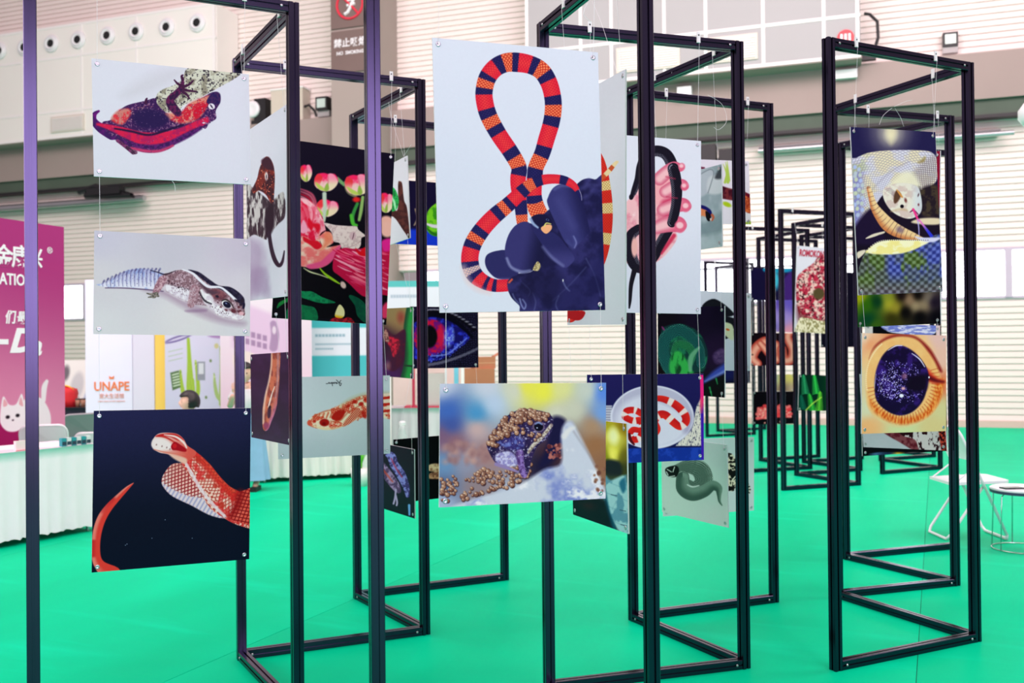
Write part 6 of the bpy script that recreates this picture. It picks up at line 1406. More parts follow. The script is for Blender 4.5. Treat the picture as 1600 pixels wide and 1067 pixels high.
# ---------------------------------------------------------------- stalls behind the screens
def print_panel(name, P0, P1, z0, z1, paint, label, cat, th=.05, res=220, side=BOARD):
    """upright printed panel between two plan points; paint(c) works in metres: X 0..w, Y 0..h downwards"""
    A = Vector((*P0, 0)); B = Vector((*P1, 0)); w = (B - A).length; h = z1 - z0
    c = Canvas([(0, 0), (w * 100, 0), (w * 100, h * 100), (0, h * 100)], w, h, res / 100); paint(c, w * 100, h * 100)
    me = panel_mesh(name, w, h, th, img_mat('print_' + name, c.b, .6), side)
    M = frame(B - A, (A + B) / 2 + Vector((0, 0, (z0 + z1) / 2))); o = link(name, me, None, M); tag(o, label, cat); bpy.context.view_layer.update(); return o, w, h
def skirt_table(P0, P1, depth, hgt, label, cloth, folds=.02, group=None, seed=1):
    """trestle table under a pleated cloth reaching the floor, front edge from P0 to P1"""
    A = Vector((*P0, 0)); B = Vector((*P1, 0)); w = (B - A).length; M = frame(B - A, A)
    e = link('skirted_table', None, None, M); tag(e, label, 'table', group)
    mb = MB(); mb.box((.01, .01, hgt - .03), (w - .01, depth - .01, hgt - .004), BOARD)
    link('tabletop', mb.mesh('tabletop'), e)
    for x in (.06, w - .06):
        for y in (.06, depth - .06): mb = MB(); mb.tube([(x, y, 0), (x, y, hgt - .03)], .014, STEEL, 8); link('leg', mb.mesh('leg'), e)
    rg = random.Random(seed)
    # perimeter path
    per = []; n = 0
    def edge(a, b):
        L = math.hypot(b[0] - a[0], b[1] - a[1]); k = max(4, int(L / .018)); nx, ny = (b[1] - a[1]) / L, -(b[0] - a[0]) / L
        for i in range(k): per.append((a[0] + (b[0] - a[0]) * i / k, a[1] + (b[1] - a[1]) * i / k, nx, ny))
    edge((0, 0), (w, 0)); edge((w, 0), (w, depth)); edge((w, depth), (0, depth)); edge((0, depth), (0, 0))
    ph = [rg.uniform(0, 6.28) for _ in range(4)]
    vs = []; rows = 9; N = len(per)
    for r in range(rows):
        t = r / (rows - 1); z = hgt * (1 - t) + .045 * t
        for i, (x, y, nx, ny) in enumerate(per):
            s = i * .018
            a = folds * (t ** .6) * (math.sin(s * 46 + ph[0] + 1.3 * math.sin(s * 7 + ph[1])) + .5 * math.sin(s * 19 + ph[2])) + folds * .8 * t
            zz = z + (.012 * abs(math.sin(s * 40)) if r == rows - 1 else 0)
            vs.append((x + nx * a, y + ny * a, zz))
    fs = [(r * N + i, r * N + (i + 1) % N, (r + 1) * N + (i + 1) % N, (r + 1) * N + i) for r in range(rows - 1) for i in range(N)]
    fs.append(tuple(range(N)))
    mb = MB(); mb.add(vs, fs, cloth); me = mb.mesh('cloth', True); link('cloth', me, e)
    return e, M, w

# -- purple banner wall, far left
def pt_banner(c, w, h):
    c.fill(lambda X, Y: mix((186, 66, 134), (230, 152, 184), sstep(20, 200, Y + (X - w / 2) * -.1)))
    hill = [(0, h), (0, 236), (w * .45, 216), (w * .7, 196), (w - 46, 206), (w - 20, 226), (w, 250), (w, h)]
    c.poly([(-80, h + 60), (-80, 172), (w * .4, 182), (w - 58, 188), (w - 32, 212), (w - 25, h + 60)], (166, 34, 100), 1, smooth=True)
    # white cat
    x0, y0 = w - 62, 174
    Q = lambda L: [(x0 + x * .78, y0 + y * .78) for x, y in L]
    c.stroke([(x0 + 36, y0 - 2, 2.6), (x0 + 37, y0 - 14, 3.2), (x0 + 40, y0 - 20, 2)], (246, 236, 242), .5)
    c.poly(Q([(14, 0), (26, -8), (44, -4), (56, 14), (56, 32), (44, 40), (22, 36), (12, 20)]), (246, 238, 244), .5)
    c.poly(Q([(-16, 22), (-16, 8), (-12, -10), (-4, 0), (6, 0), (14, -12), (18, 4), (20, 20), (10, 32), (-6, 32)]), (250, 244, 248), .5)
    c.poly(Q([(-12, 2), (-11, -7), (-6, 0)]), (240, 180, 190), .4); c.poly(Q([(10, 0), (13, -8), (16, 3)]), (240, 180, 190), .4)
    c.ell(x0 - 6 * .78, y0 + 15 * .78, 2.2, 1.6, (30, 20, 30)); c.ell(x0 + 8 * .78, y0 + 14 * .78, 2.2, 1.6, (30, 20, 30)); c.ell(x0 + 1, y0 + 15, 1, .7, (60, 40, 60))
    c.stroke([(x0 + 20, y0 + 24, 4), (x0 + 12, y0 + 36, 3.4), (x0 + 9, y0 + 39, 2.4)], (250, 244, 248)); c.stroke([(x0 + 34, y0 + 26, 4), (x0 + 36, y0 + 36, 3.4), (x0 + 32, y0 + 40, 2.4)], (250, 244, 248))
    for x in (w - 74, w - 52): c.poly([(x, 262), (x + 5, 250), (x + 10, 262)], (236, 120, 110), .5)
bd = Vector((.365, .931)).normalized(); B1 = Vector((-4.51, 9.5)); B0 = B1 - bd * 2.4
ban, bw, bh = print_panel('booth_banner', B0, B1, 0, 2.8, pt_banner, 'purple-pink exhibition banner wall with a white cat, at the left edge', 'banner', .06, 200, mat('banner_edge', (120, 40, 90), .7, noise=.05))
WT = mat('white_lettering', (248, 244, 250), .6)
def on_banner(x, y):
    P = on_line(x, y, B0, B1); L = ban.matrix_local.inverted() @ P; return T((L.x, -.032, L.z))
for body, x, y, sz, sx, sh, bold in (('金', 2, 403, .225, .95, 0, .004), ('康', 29, 404, .225, .95, 0, .004), ('兴', 51, 405, .2, .9, 0, .004), ('®', 74, 392, .085, 1, 0, 0), ('们', 12, 497, .13, .9, .15, .003), ('最', 30, 498, .13, .9, .15, .003), ('惊', 46, 498, .13, .9, .15, .003),
                                  ('D', 29, 534, .31, 1.15, .3, .012), ('a', 52, 541, .27, 1., .3, .008), ('-', 1, 530, .3, 1.2, 0, .01)):
    lettering('lettering', body, sz, WT, ban, on_banner(x, y), .002, 'CENTER', sx, sh, bold)
lettering('lettering', 'NATION', .15, WT, ban, on_banner(48, 440), .002, 'RIGHT', .8, 0, .003)

# -- skirted tables
e1, M1, w1 = skirt_table((-4.43, 6.85), (-3.60, 8.22), .6, .75, 'long white skirted table with a scalloped hem, under the purple banner', CLOTH, .018, None, 1)
e2, M2, w2 = skirt_table((-2.95, 11.05), (-1.55, 11.62), .6, .75, 'white pleated table below the teal stall panel, behind the orange snake board', mat('white_pleated_cloth', (232, 228, 226), .85, noise=.03), .03, None, 2)
e3, M3, w3 = skirt_table((-1.78, 12.75), (.1, 12.85), .7, .75, 'white draped table carrying the red-framed case and cartons', mat('grey_white_drape', (218, 214, 220), .8, noise=.03), .02, None, 3)
# things on the near left table
for k in range(6):
    P = M1 @ Vector((1.30 + k * .046, .04, .751)); mb = MB()
    mb.box((-.02, -.02, 0), (.02, .02, .07), [mat('teal_packet', (40, 150, 160), .5, noise=.05), mat('pale_packet', (220, 226, 228), .5, noise=.05)][k % 2]); mb.box((-.018, -.0215, .01), (.018, -.02, .04), mat('ink_block', (40, 60, 80), .5))
    o = link('snack_packet', mb.mesh('snack_packet'), None, frame(M1.to_3x3() @ Vector((1, 0, 0)), P)); tag(o, ['teal packet at the left end of the row on the long table', 'pale packet second from the left in the row on the long table', 'teal packet third from the left in the row on the long table', 'pale packet third from the right in the row on the long table', 'teal packet second from the right in the row on the long table', 'pale packet at the right end of the row on the long table'][k], 'packet', 'packets along the left table')
P = M1 @ Vector((.93, .05, .751)); mb = MB(); mb.box((-.045, -.02, 0), (.045, .01, .08), mat('pink_card', (246, 220, 222), .6, noise=.03)); mb.box((-.046, -.022, 0), (.046, -.02, .006), mat('pink_rim', (226, 120, 130), .6))
o = link('price_card', mb.mesh('price_card'), None, frame(M1.to_3x3() @ Vector((1, 0, 0)), P)); tag(o, 'small pale pink card standing at the left end of the near table', 'card')

# -- folding chairs
def folding_chair(loc, rot, label, m, group=None):
    e = link('folding_chair', None, None, T(loc) @ Matrix.Rotation(rot, 4, 'Z')); tag(e, label, 'chair', group)
    hw = .2
    mb = MB(); n = 10
    pts = [(-.2, -hw + .01, .435), (.22, -hw, .45), (.26, -hw + .03, .45), (.26, hw - .03, .45), (.22, hw, .45), (-.2, hw - .01, .435)]
    mb.add([(x, y, z) for x, y, z in pts] + [(x, y, z + .022) for x, y, z in pts], [tuple(range(6))[::-1], tuple(range(6, 12))] + [(i, (i + 1) % 6, (i + 1) % 6 + 6, i + 6) for i in range(6)], m); link('seat', mb.mesh('seat'), e)
    def lerp(t, y): return (.24 - .39 * t, y, .012 + .88 * t)
    def arc(y0, t0, t1, n=6):
        """rounded upper corner of the back, returned as (y, t) pairs from the side up and over"""
        return [(y0 + (1 if y0 < 0 else -1) * .07 * (1 - math.cos(a)), t0 + (t1 - t0) * math.sin(a)) for a in [math.pi / 2 * q / n for q in range(n + 1)]]
    L_ = arc(-hw, .90, .99); R_ = arc(hw, .90, .99)[::-1]
    plate = [(-hw + .006, .70)] + [(y + .006, t) for y, t in L_] + [(y - .006, t) for y, t in R_] + [(hw - .006, .70)]
    mb = MB(); fr = [Vector(lerp(t, y)) + Vector((-.022 * (1 - (y / hw) ** 2), 0, 0)) for y, t in plate]; n = len(fr)
    mb.add([p + Vector((.004, 0, .002)) for p in fr] + [p - Vector((.006, 0, .003)) for p in fr], [tuple(range(n)), tuple(range(n, 2 * n))[::-1]] + [(q, (q + 1) % n, (q + 1) % n + n, q + n) for q in range(n)], m); link('backrest', mb.mesh('backrest', False), e)
    mb = MB(); U = [lerp(.04, -hw)] + [lerp(t, y) for y, t in L_] + [lerp(t, y) for y, t in R_] + [lerp(.04, hw), (.24, hw - .03, .012), (.24, -hw + .03, .012), lerp(.04, -hw)]
    mb.tube(U, .012, m, 8); link('front_leg_frame', mb.mesh('front_leg_frame', True), e)
    mb = MB(); mb.tube([(.06, -hw + .022, .43), (-.2, -hw + .022, .05), (-.225, -hw + .05, .012), (-.225, hw - .05, .012), (-.2, hw - .022, .05), (.06, hw - .022, .43)], .011, m, 8); link('rear_leg_frame', mb.mesh('rear_leg_frame', True), e)
    for y in (-hw + .01, hw - .01): mb = MB(); mb.tube([(-.19, y, .44), lerp(.64, y)], .006, m, 6); link('brace', mb.mesh('brace'), e)
    return e
CH = mat('white_enamel', (232, 232, 236), .35, noise=.02)
ch = folding_chair((3.62, 7.60, 0), 0.0, 'white folding chair standing open beside the wire stool, right', CH)
# three chairs behind the left table, seen over it
for X, Y, r, k, lab, mm in ((-4.36, 8.84, 1.9, .99, 'white folding chair behind the left table, half hidden by the post', CH), (-4.06, 9.24, 1.8, .87, 'white folding chair with a small black mark on its back, behind the left table', CH), (-4.70, 10.2, 2.4, 1., 'grey-backed folding chair beyond the other left chairs', mat('grey_enamel', (150, 148, 154), .5, noise=.04))):
    e = folding_chair((X, Y, 0), r, lab, mm); e.scale = (k, k, k)
    if k == .87: mb = MB(); mb.box((-.135, -.12, .70), (-.13, -.03, .77), mat('ink_block', (40, 60, 80), .5)); link('mark', mb.mesh('mark'), e)

# -- wire stool with a phone
e = link('wire_stool', None, None, T((3.80, 7.10, 0))); tag(e, 'round stool on thin wire legs beside the white folding chair', 'stool')
mb = MB(); mb.lathe([(.01, .44), (.2, .44), (.212, .447), (.212, .458), (.2, .464), (.01, .464)], mat('white_stool_seat', (222, 226, 232), .3, noise=.03), 32); link('seat', mb.mesh('seat', False), e)
mb = MB(); mb.lathe([(.2, .425), (.213, .425), (.213, .444), (.2, .444)], mat('dark_stool_rim', (50, 60, 90), .4), 32); link('seat_rim', mb.mesh('seat_rim'), e)
CHR = mat('chrome_wire', (190, 214, 208), .2, .9)
for k in range(6):
    a = .35 + k * 1.0472; mb = MB(); mb.tube([(.06 * math.cos(a), .06 * math.sin(a), .425), (.17 * math.cos(a), .17 * math.sin(a), .42), (.19 * math.cos(a), .19 * math.sin(a), .40), (.205 * math.cos(a), .205 * math.sin(a), .008)], .0045, CHR, 6); link('leg', mb.mesh('leg', True), e)
mb = MB(); mb.tube([(.205 * math.cos(a * .2618), .205 * math.sin(a * .2618), .007) for a in range(25)], .005, CHR, 6); link('foot_ring', mb.mesh('foot_ring', True), e)
mb = MB(); mb.box((-.075, -.04, 0), (.075, .04, .009), mat('phone_black', (18, 18, 26), .2)); mb.box((-.07, -.036, .009), (.07, .036, .0095), mat('phone_glass', (30, 34, 60), .08)); o = link('phone', mb.mesh('phone'), None, T((3.70, 7.04, .4645)) @ Matrix.Rotation(.12, 4, 'Z')); tag(o, 'black mobile phone lying on the wire stool', 'phone')

# -- white and yellow stall wall with the orange wordmark
def pt_cactus(c, w, h):
    c.fill(lambda X, Y: mix((214, 208, 230), (204, 200, 226), sstep(0, h, Y)))
    def cac(x, yb, s, g1, g2):
        f = lambda X, Y, S, T_: mix(g1, g2, sstep(.1, .9, np.abs(((T_ * 2.2) % 1) - .5) * 2))
        c.stroke([(x - 3 * s, yb - 125 * s, 3 * s), (x - 1 * s, yb - 80 * s, 4.6 * s), (x, yb - 40 * s, 7.5 * s), (x, yb, 8.5 * s)], f, .5)
        c.stroke([(x - 19 * s, yb - 66 * s, 1.6 * s), (x - 17 * s, yb - 40 * s, 3.6 * s), (x - 12 * s, yb - 18 * s, 4.4 * s), (x - 3 * s, yb - 6 * s, 4 * s)], f, .5)
        c.stroke([(x + 11 * s, yb - 84 * s, 1.6 * s), (x + 15 * s, yb - 50 * s, 3.6 * s), (x + 15 * s, yb - 22 * s, 4.2 * s), (x + 4 * s, yb - 4 * s, 4 * s)], f, .5)
        c.stroke([(x + 6 * s, yb - 48 * s, 2.4 * s), (x + 7 * s, yb - 18 * s, 3.6 * s)], f, .5)
    cac(34, 160, .68, (130, 164, 40), (196, 214, 110)); cac(w - 18, 158, .58, (140, 166, 96), (200, 214, 150)); c.stroke([(w - 18, 158, 2.6), (w - 18, 186, 2.4)], (126, 136, 110))
    c.ell(18, 74, 19, 3.4, (104, 84, 146), -.28, .6); c.ell(18, 74, 15, 1.6, (206, 198, 224), -.28, .6); c.ell(w - 22, 72, 14, 2.4, (176, 140, 190), .05, .6)
    c.poly([(7, 118), (19, 115), (21, 137), (10, 141)], (96, 120, 84), .5, smooth=False)
    for i in range(5): c.stroke([(10 + i * .4, 121 + i * 3.6, .8), (18 + i * .5, 119 + i * 3.6, .8)], (216, 226, 206), .4)
    c.poly([(w - 52, 104), (w - 41, 104), (w - 41, 128), (w - 52, 128)], (150, 152, 164), .5, smooth=False); c.poly([(w - 50, 106), (w - 43, 106), (w - 43, 120), (w - 50, 120)], (214, 214, 222), .5, smooth=False)
    for y in (90, 96, 102): c.stroke([(5, y + 1, .5), (24, y - 3, .5)], (176, 190, 170), .4)
    for x, y in ((70, 84), (62, 103), (w - 40, 150), (36, 160), (w - 8, 165)): c.ell(x, y, 3 if x == 70 else 1.6, 3.4 if x == 70 else 2, (206, 196, 150) if x == 70 else (120, 140, 96), 0, .5)
ya = at(147, 560, 12.5); yb_ = at(208, 560, 12.5); yc = at(243, 560, 12.4); yd = at(368, 560, 12.3)
def plain(name, P0, P1, z0, z1, m, label, cat, th=.06):
    A = Vector((*P0, 0)); B = Vector((*P1, 0)); me = panel_mesh(name, (B - A).length, z1 - z0, th, m, m); o = link(name, me, None, frame(B - A, (A + B) / 2 + Vector((0, 0, (z0 + z1) / 2)))); tag(o, label, cat); return o
SW = link('stall_wall', None, None, T((ya.x - .1, 12.5, 0))); tag(SW, 'pale lilac and yellow stall wall with an orange wordmark, behind the leopard gecko board', 'stall wall'); bpy.context.view_layer.update()
def panel_of(P0, P1, m, th=.05):
    A = Vector((*P0, 0)); B = Vector((*P1, 0)); o = plain('panel', P0, P1, 0, 2.5, m, '', '', th); del o['label']; del o['category']
    o.parent = SW; o.matrix_local = T((-ya.x + .1, -12.5, 0)) @ frame(B - A, (A + B) / 2 + Vector((0, 0, 1.25))); return o
pw = panel_of((ya.x - .1, 12.5), (yb_.x, 12.5), mat('pale_lilac_panel', (222, 216, 238), .6, noise=.02), .06); pw['label'] = 'pale panel with the orange wordmark'
panel_of((yb_.x + .012, 12.5), (yc.x, 12.4), mat('dull_lilac_panel', (214, 204, 224), .6, noise=.02))
YEL = mat('yellow_panel', (236, 192, 84), .6, noise=.03)
ye = at(266, 560, 12.3)
panel_of((yc.x + .012, 12.38), (ye.x + .12, 12.36), YEL)['label'] = 'yellow panel'
bpy.context.view_layer.update()
cp, cw, chh = print_panel('cactus_poster', (ye.x - .05, 12.27), (yd.x + .05, 12.15), 0, 2.45, pt_cactus, 'white stall poster printed with two green cactuses', 'poster', .03, 180)
ORG = mat('orange_print', (228, 116, 60), .6)
def on_panel(o, A, B, x, y):
    P = on_line(x, y, A, B); L = o.matrix_world.inverted() @ P; return T((L.x, -.034, L.z))
lettering('lettering', 'UNAPE', .165, ORG, pw, on_panel(pw, (ya.x, 12.5), (yb_.x, 12.5), 176, 604), .002, 'CENTER', .9, .0, .003)
lettering('lettering', '宠大生活馆', .07, mat('coral_print', (226, 150, 130), .6), pw, on_panel(pw, (ya.x, 12.5), (yb_.x, 12.5), 176, 619), .002, 'CENTER', .95)
lettering('lettering', 'NEW HEALTH PET FEEDING', .026, mat('coral_print', (226, 150, 130), .6), pw, on_panel(pw, (ya.x, 12.5), (yb_.x, 12.5), 176, 627), .001, 'CENTER', 1.1)
mb = MB(); Lc = on_panel(pw, (ya.x, 12.5), (yb_.x, 12.5), 176, 592).translation
mb.add([(Lc.x - .03, -.036, Lc.z - .0), (Lc.x + .03, -.036, Lc.z), (Lc.x + .034, -.036, Lc.z + .045), (Lc.x + .01, -.036, Lc.z + .025), (Lc.x - .01, -.036, Lc.z + .025), (Lc.x - .034, -.036, Lc.z + .045)], [(0, 1, 2, 3, 4, 5)], ORG); link('ear_mark', mb.mesh('ear_mark'), pw)

# -- pink and teal stall walls
def pt_pink(c, w, h):
    c.fill(lambda X, Y: mix((236, 224, 236), (226, 196, 214), sstep(0, h, Y)))
    c.poly([(w * .12, 30), (w * .8, 60), (w * .8, 120), (w * .12, 90)], (224, 196, 224), 3, smooth=False)
    for i, y in enumerate((66, 76)):
        for k in range(6): c.poly([(16 + k * 7, y + k * 2), (21 + k * 7, y + 1 + k * 2), (21 + k * 7, y + 8 + k * 2), (16 + k * 7, y + 7 + k * 2)], (170, 140, 176), .6, smooth=False)
    for k in range(5): c.stroke([(14, 54 + k * 1.5, .5), (34, 60 + k * 1.5, .5)], (200, 160, 190), .3)
    c.stroke([(64, 62, 4), (66, 76, 5), (64, 92, 5)], (176, 146, 182), .8); c.ell(65, 70, 2.4, 5, (226, 210, 226), 0, .6)
    c.poly([(16, 100), (30, 96), (44, 104), (40, 122), (18, 118)], (236, 220, 216), 1)
pk, _, _ = print_panel('stall_poster', (-3.62, 11.75), (-2.55, 12.05), 0, 2.5, pt_pink, 'pink and lilac printed stall panel left of the roses board', 'poster', .05, 160)
def pt_teal(c, w, h):
    d = 27
    c.fill((84, 190, 196))
    c.poly([(6, 84 - d), (w - 16, 84 - d), (w - 16, 120 - d), (6, 120 - d)], (224, 230, 240), 1, smooth=False)
    for i, (y, n, s) in enumerate(((92 - d, 9, 4), (104 - d, 18, 2.4), (110 - d, 9, 2.4))):
        for k in range(n): c.poly([(26 + k * s * 1.1, y), (26 + k * s * 1.1 + s * .85, y), (26 + k * s * 1.1 + s * .85, y + s * .9), (26 + k * s * 1.1, y + s * .9)], (150, 180, 196), .5, smooth=False)
    c.poly([(2, 92 - d), (12, 92 - d), (10, 104 - d), (4, 106 - d)], (60, 176, 180), .8)
    c.ell(46, 172 - d, 23, 22, (232, 234, 244), 0, .6); c.ell(18, 184 - d, 12, 10, (232, 234, 244), 0, .6); c.ell(76, 184 - d, 16, 12, (232, 234, 244), 0, .6)
    c.poly([(-4, 180 - d), (w + 4, 180 - d), (w + 4, h + 4), (-4, h + 4)], (234, 232, 240), .6, smooth=False); c.stroke([(4, 176 - d, 1.2), (28, 176 - d, 1.2)], (240, 170, 150)); c.stroke([(66, 176 - d, 1.2), (96, 176 - d, 1.2)], (240, 170, 150))
    c.poly([(w - 10, 120 - d), (w + 8, 118 - d), (w + 8, 150 - d), (w - 8, 146 - d)], (234, 240, 246), 1)
tA = on_line(468, 540, (-5, 12.3), (5, 12.3)); tB = on_line(602, 540, (-5, 12.3), (5, 12.3))
print_panel('stall_poster', (tA.x - .05, 12.3), (tB.x, 12.3), 0, 2.40, pt_teal, 'teal stall panel with white clouds and a text card, under the roses board', 'poster', .05, 160)
def pt_head(c, w, h):
    c.fill((222, 226, 236)); c.poly([(-2, -2), (w + 2, -2), (w + 2, 8), (-2, 8)], (98, 190, 190), .5, smooth=False)
    for k in range(12): c.poly([(6 + k * 3.6, 18), (9 + k * 3.6, 18), (9 + k * 3.6, 22), (6 + k * 3.6, 22)], (176, 190, 206), .5, smooth=False)
tC = on_line(690, 540, (-5, 12.3), (5, 12.3))
hd_, hw_, _ = print_panel('stall_fascia', (tB.x + .02, 12.3), (tC.x + .3, 12.3), 2.0, 2.43, pt_head, 'white stall fascia with a teal top band, above the blue eye board', 'fascia', .08, 200)
for x in (-hw_ / 2 + .03, hw_ / 2 - .03): mb = MB(); mb.box((x - .02, -.02, -2.19), (x + .02, .02, -.21), SEAM); link('post', mb.mesh('post'), hd_)
plain('backdrop', (tB.x - .1, 13.9), (tC.x + .35, 13.9), 0, 2.0, mat('beige_pink_panel', (232, 216, 208), .7, noise=.06), 'beige-pink backdrop at the back of the stall, behind the red-framed case', 'backdrop')

# -- red framed display case, cartons and bottle on the far table
RF = mat('red_frame', (206, 50, 84), .5, noise=.05); e = link('display_case', None, None, T((at(652, 620, 12.95).x, 13.0, .75))); tag(e, 'clear display case with a red frame on the white draped table', 'display case')
mb = MB(); mb.box((-.17, -.16, 0), (.42, .2, .02), RF); link('base', mb.mesh('base'), e)
for x, r in ((-.04, .018), (.40, .012)): mb = MB(); mb.box((x - r, -.16, .02), (x + r, -.13, .62), RF if x < 0 else WHITEP); link('corner_post', mb.mesh('corner_post'), e)
mb = MB(); mb.box((.0, -.12, .02), (.38, .16, .46), mat('frosted_acrylic', (214, 220, 218), .25, alpha=.45)); link('pane', mb.mesh('pane'), e)
mb = MB(); mb.box((-.05, -.16, .6), (.42, .2, .63), WHITEP); link('top', mb.mesh('top'), e)
CARD = mat('brown_card', (176, 116, 84), .85, noise=.12, nscale=4)
def carton(x, y, z, w, dd, h, label, openf=False, rot=0.):
    e = link('carton', None, None, T((x, y, z)) @ Matrix.Rotation(rot, 4, 'Z')); tag(e, label, 'carton')
    mb = MB(); mb.box((-w / 2, -dd / 2, 0), (w / 2, dd / 2, h), CARD); link('box', mb.mesh('box'), e)
    mb = MB(); mb.box((-w / 2 - .001, -dd / 2 - .002, h * .45), (w / 2, -dd / 2, h * .5), mat('parcel_tape', (200, 160, 120), .4)); link('tape', mb.mesh('tape'), e)
    if openf:
        for sx in (-1, 1):
            mb = MB(); mb.box((0, -dd / 2, 0), (w * .45, dd / 2, .006), CARD, T((sx * w / 2, 0, h)) @ Matrix.Rotation(-sx * .5 if sx > 0 else math.pi + .5, 4, 'Y')); link('flap', mb.mesh('flap'), e)
    return e
p_ = at(748, 600, 13.1)
carton(p_.x, 13.15, .75, .44, .4, .52, 'large brown carton on the table, right of the blue eye board')
carton(p_.x + .06, 13.15, 1.27, .3, .3, .16, 'small open carton on top of the large brown one', True, .2)
mb = MB(); mb.box((-.03, -.03, 0), (.03, .03, .7), mat('cyan_plastic', (120, 200, 226), .4, noise=.03)); o = link('cyan_box', mb.mesh('cyan_box'), None, T((at(713, 590, 13.0).x, 13.0, .75))); tag(o, 'slim cyan upright box left of the cartons', 'box')
e = link('sample_bottle', None, None, T((at(600 + 30, 660, 12.4).x, 12.3, 0))); tag(e, 'clear plastic canister standing in front of the draped table', 'canister')
mb = MB(); mb.lathe([(.05, 0), (.06, .1), (.06, .42), (.04, .5), (.04, .56)], mat('clear_plastic', (214, 222, 224), .15, alpha=.5), 16); link('body', mb.mesh('body', True), e)
mb = MB(); mb.lathe([(.042, .56), (.042, .6), (.03, .61)], WHITEP, 14); link('cap', mb.mesh('cap'), e)

# -- potted plant, a sliver of it showing left of the lilac post
e = link('potted_plant', None, None, T((-1.74, 10.75, 0))); tag(e, 'bright green potted plant at the right end of the pleated table', 'plant')
mb = MB(); mb.lathe([(.08, 0), (.11, .2), (.1, .2)], mat('white_pot', (226, 226, 226), .4, noise=.03), 16); link('pot', mb.mesh('pot', True), e)
GRN = mat('leaf_green', (96, 190, 40), .5, noise=.2, nscale=8); rg = random.Random(2)
for k in range(16):
    a = k * 2.4; L = rg.uniform(.3, .45); mb = MB(); vs = []
    for t in range(5):
        q = t / 4; r_ = .02 + .16 * q * q; z = .18 + L * q - .1 * q * q; wd = .014 * (1 - q) + .002
        vs += [(r_ * math.cos(a) - wd * math.sin(a), r_ * math.sin(a) + wd * math.cos(a), z), (r_ * math.cos(a) + wd * math.sin(a), r_ * math.sin(a) - wd * math.cos(a), z)]
    mb.add(vs, [(2 * t, 2 * t + 1, 2 * t + 3, 2 * t + 2) for t in range(4)], GRN); link('leaf', mb.mesh('leaf'), e)

# -- dark table at the far left with a red bag and two cups
e4, M4, w4 = skirt_table((-7.0, 13.6), (-5.6, 13.6), .7, .75, 'black draped table far left, behind the folding chairs', mat('black_drape', (34, 28, 50), .9, noise=.1), .015, None, 5)
e = link('red_bag', None, None, T((at(107, 620, 13.8).x - .08, 13.85, .75))); tag(e, 'round-topped red bag with a gold rim on the black table', 'bag')
mb = MB(); mb.add([(x * .17 * (1 - .25 * (z / .3) ** 3), y * .1, z) for z in (0, .1, .2, .26) for x, y in ((-1, -1), (1, -1), (1, 1), (-1, 1))] + [(-.07, 0, .3), (.07, 0, .3)],
   [(i * 4 + k, i * 4 + (k + 1) % 4, i * 4 + 4 + (k + 1) % 4, i * 4 + 4 + k) for i in range(3) for k in range(4)] + [(12, 13, 17, 16), (13, 14, 17), (14, 15, 16, 17), (15, 12, 16), (3, 2, 1, 0)], mat('red_fabric', (200, 20, 34), .7, noise=.15)); link('body', mb.mesh('body', True), e)
mb = MB(); mb.tube([(-.07, -.02, .3), (0, -.03, .315), (.08, -.03, .3), (.15, -.04, .25)], .012, mat('gold_trim', (214, 160, 60), .4, .5), 8); link('rim', mb.mesh('rim', True), e)
for k, x in enumerate((122, 130)):
    e = link('paper_cup', None, None, T((at(x, 630, 13.75).x, 13.75, .75))); tag(e, ['paper cup beside the red bag', 'paper cup at the right, a little apart from the red bag'][k], 'cup', None)
    mb = MB(); mb.lathe([(.028, 0), (.038, .11)], mat('kraft_cup', (150, 104, 84), .7, noise=.08), 16); link('cup', mb.mesh('cup', True), e)
    mb = MB(); mb.lathe([(.04, .11), (.04, .12), (.03, .13)], mat('cup_lid', (60, 50, 50), .5), 16); link('lid', mb.mesh('lid'), e)
    mb = MB(); mb.tube([(0, 0, .13), (.01, 0, .19)], .004, WHITEP, 6); link('straw', mb.mesh('straw'), e)
def pt_clutter(c, w, h):
    c.fill((238, 230, 230))
    for x, y, rx, ry, col in ((30, 40, 10, 22, (206, 200, 206)), (48, 66, 9, 20, (176, 180, 214)), (80, 30, 16, 8, (236, 160, 170)), (92, 62, 8, 20, (190, 180, 210)), (12, 20, 6, 12, (120, 110, 120)), (14, 56, 8, 6, (90, 190, 150)), (70, 90, 18, 10, (216, 190, 190)), (110, 70, 12, 26, (216, 196, 204))): c.ell(x, y, rx, ry, col, .2, 2)
print_panel('stall_poster', (at(92, 600, 15).x, 15.0), (at(160, 600, 15).x + .6, 15.0), 0, 1.42, pt_clutter, 'pale poster wall with scattered pastel shapes, beyond the purple banner', 'poster', .05, 120)

# -- lamp on a stand cut by the right edge of the view
e = link('lamp_stand', None, None, T((at(1616, 300, 9.0).x, 9.0, 0))); tag(e, 'white round lamp on a black pole, cut by the right edge', 'lamp')
mb = MB(); mb.tube([(0, 0, .02), (0, 0, 3.6)], .03, BLACK, 10); link('pole', mb.mesh('pole', True), e)
mb = MB(); mb.lathe([(.05, 0), (.05, .02), (.035, .04)], BLACK, 24); link('base', mb.mesh('base'), e)
mb = MB(); mb.lathe([(.001, -.13), (.08, -.11), (.13, -.04), (.13, .04), (.08, .11), (.001, .13)], WHITEP, 24, T((0, 0, 3.72))); link('globe', mb.mesh('globe', True), e)

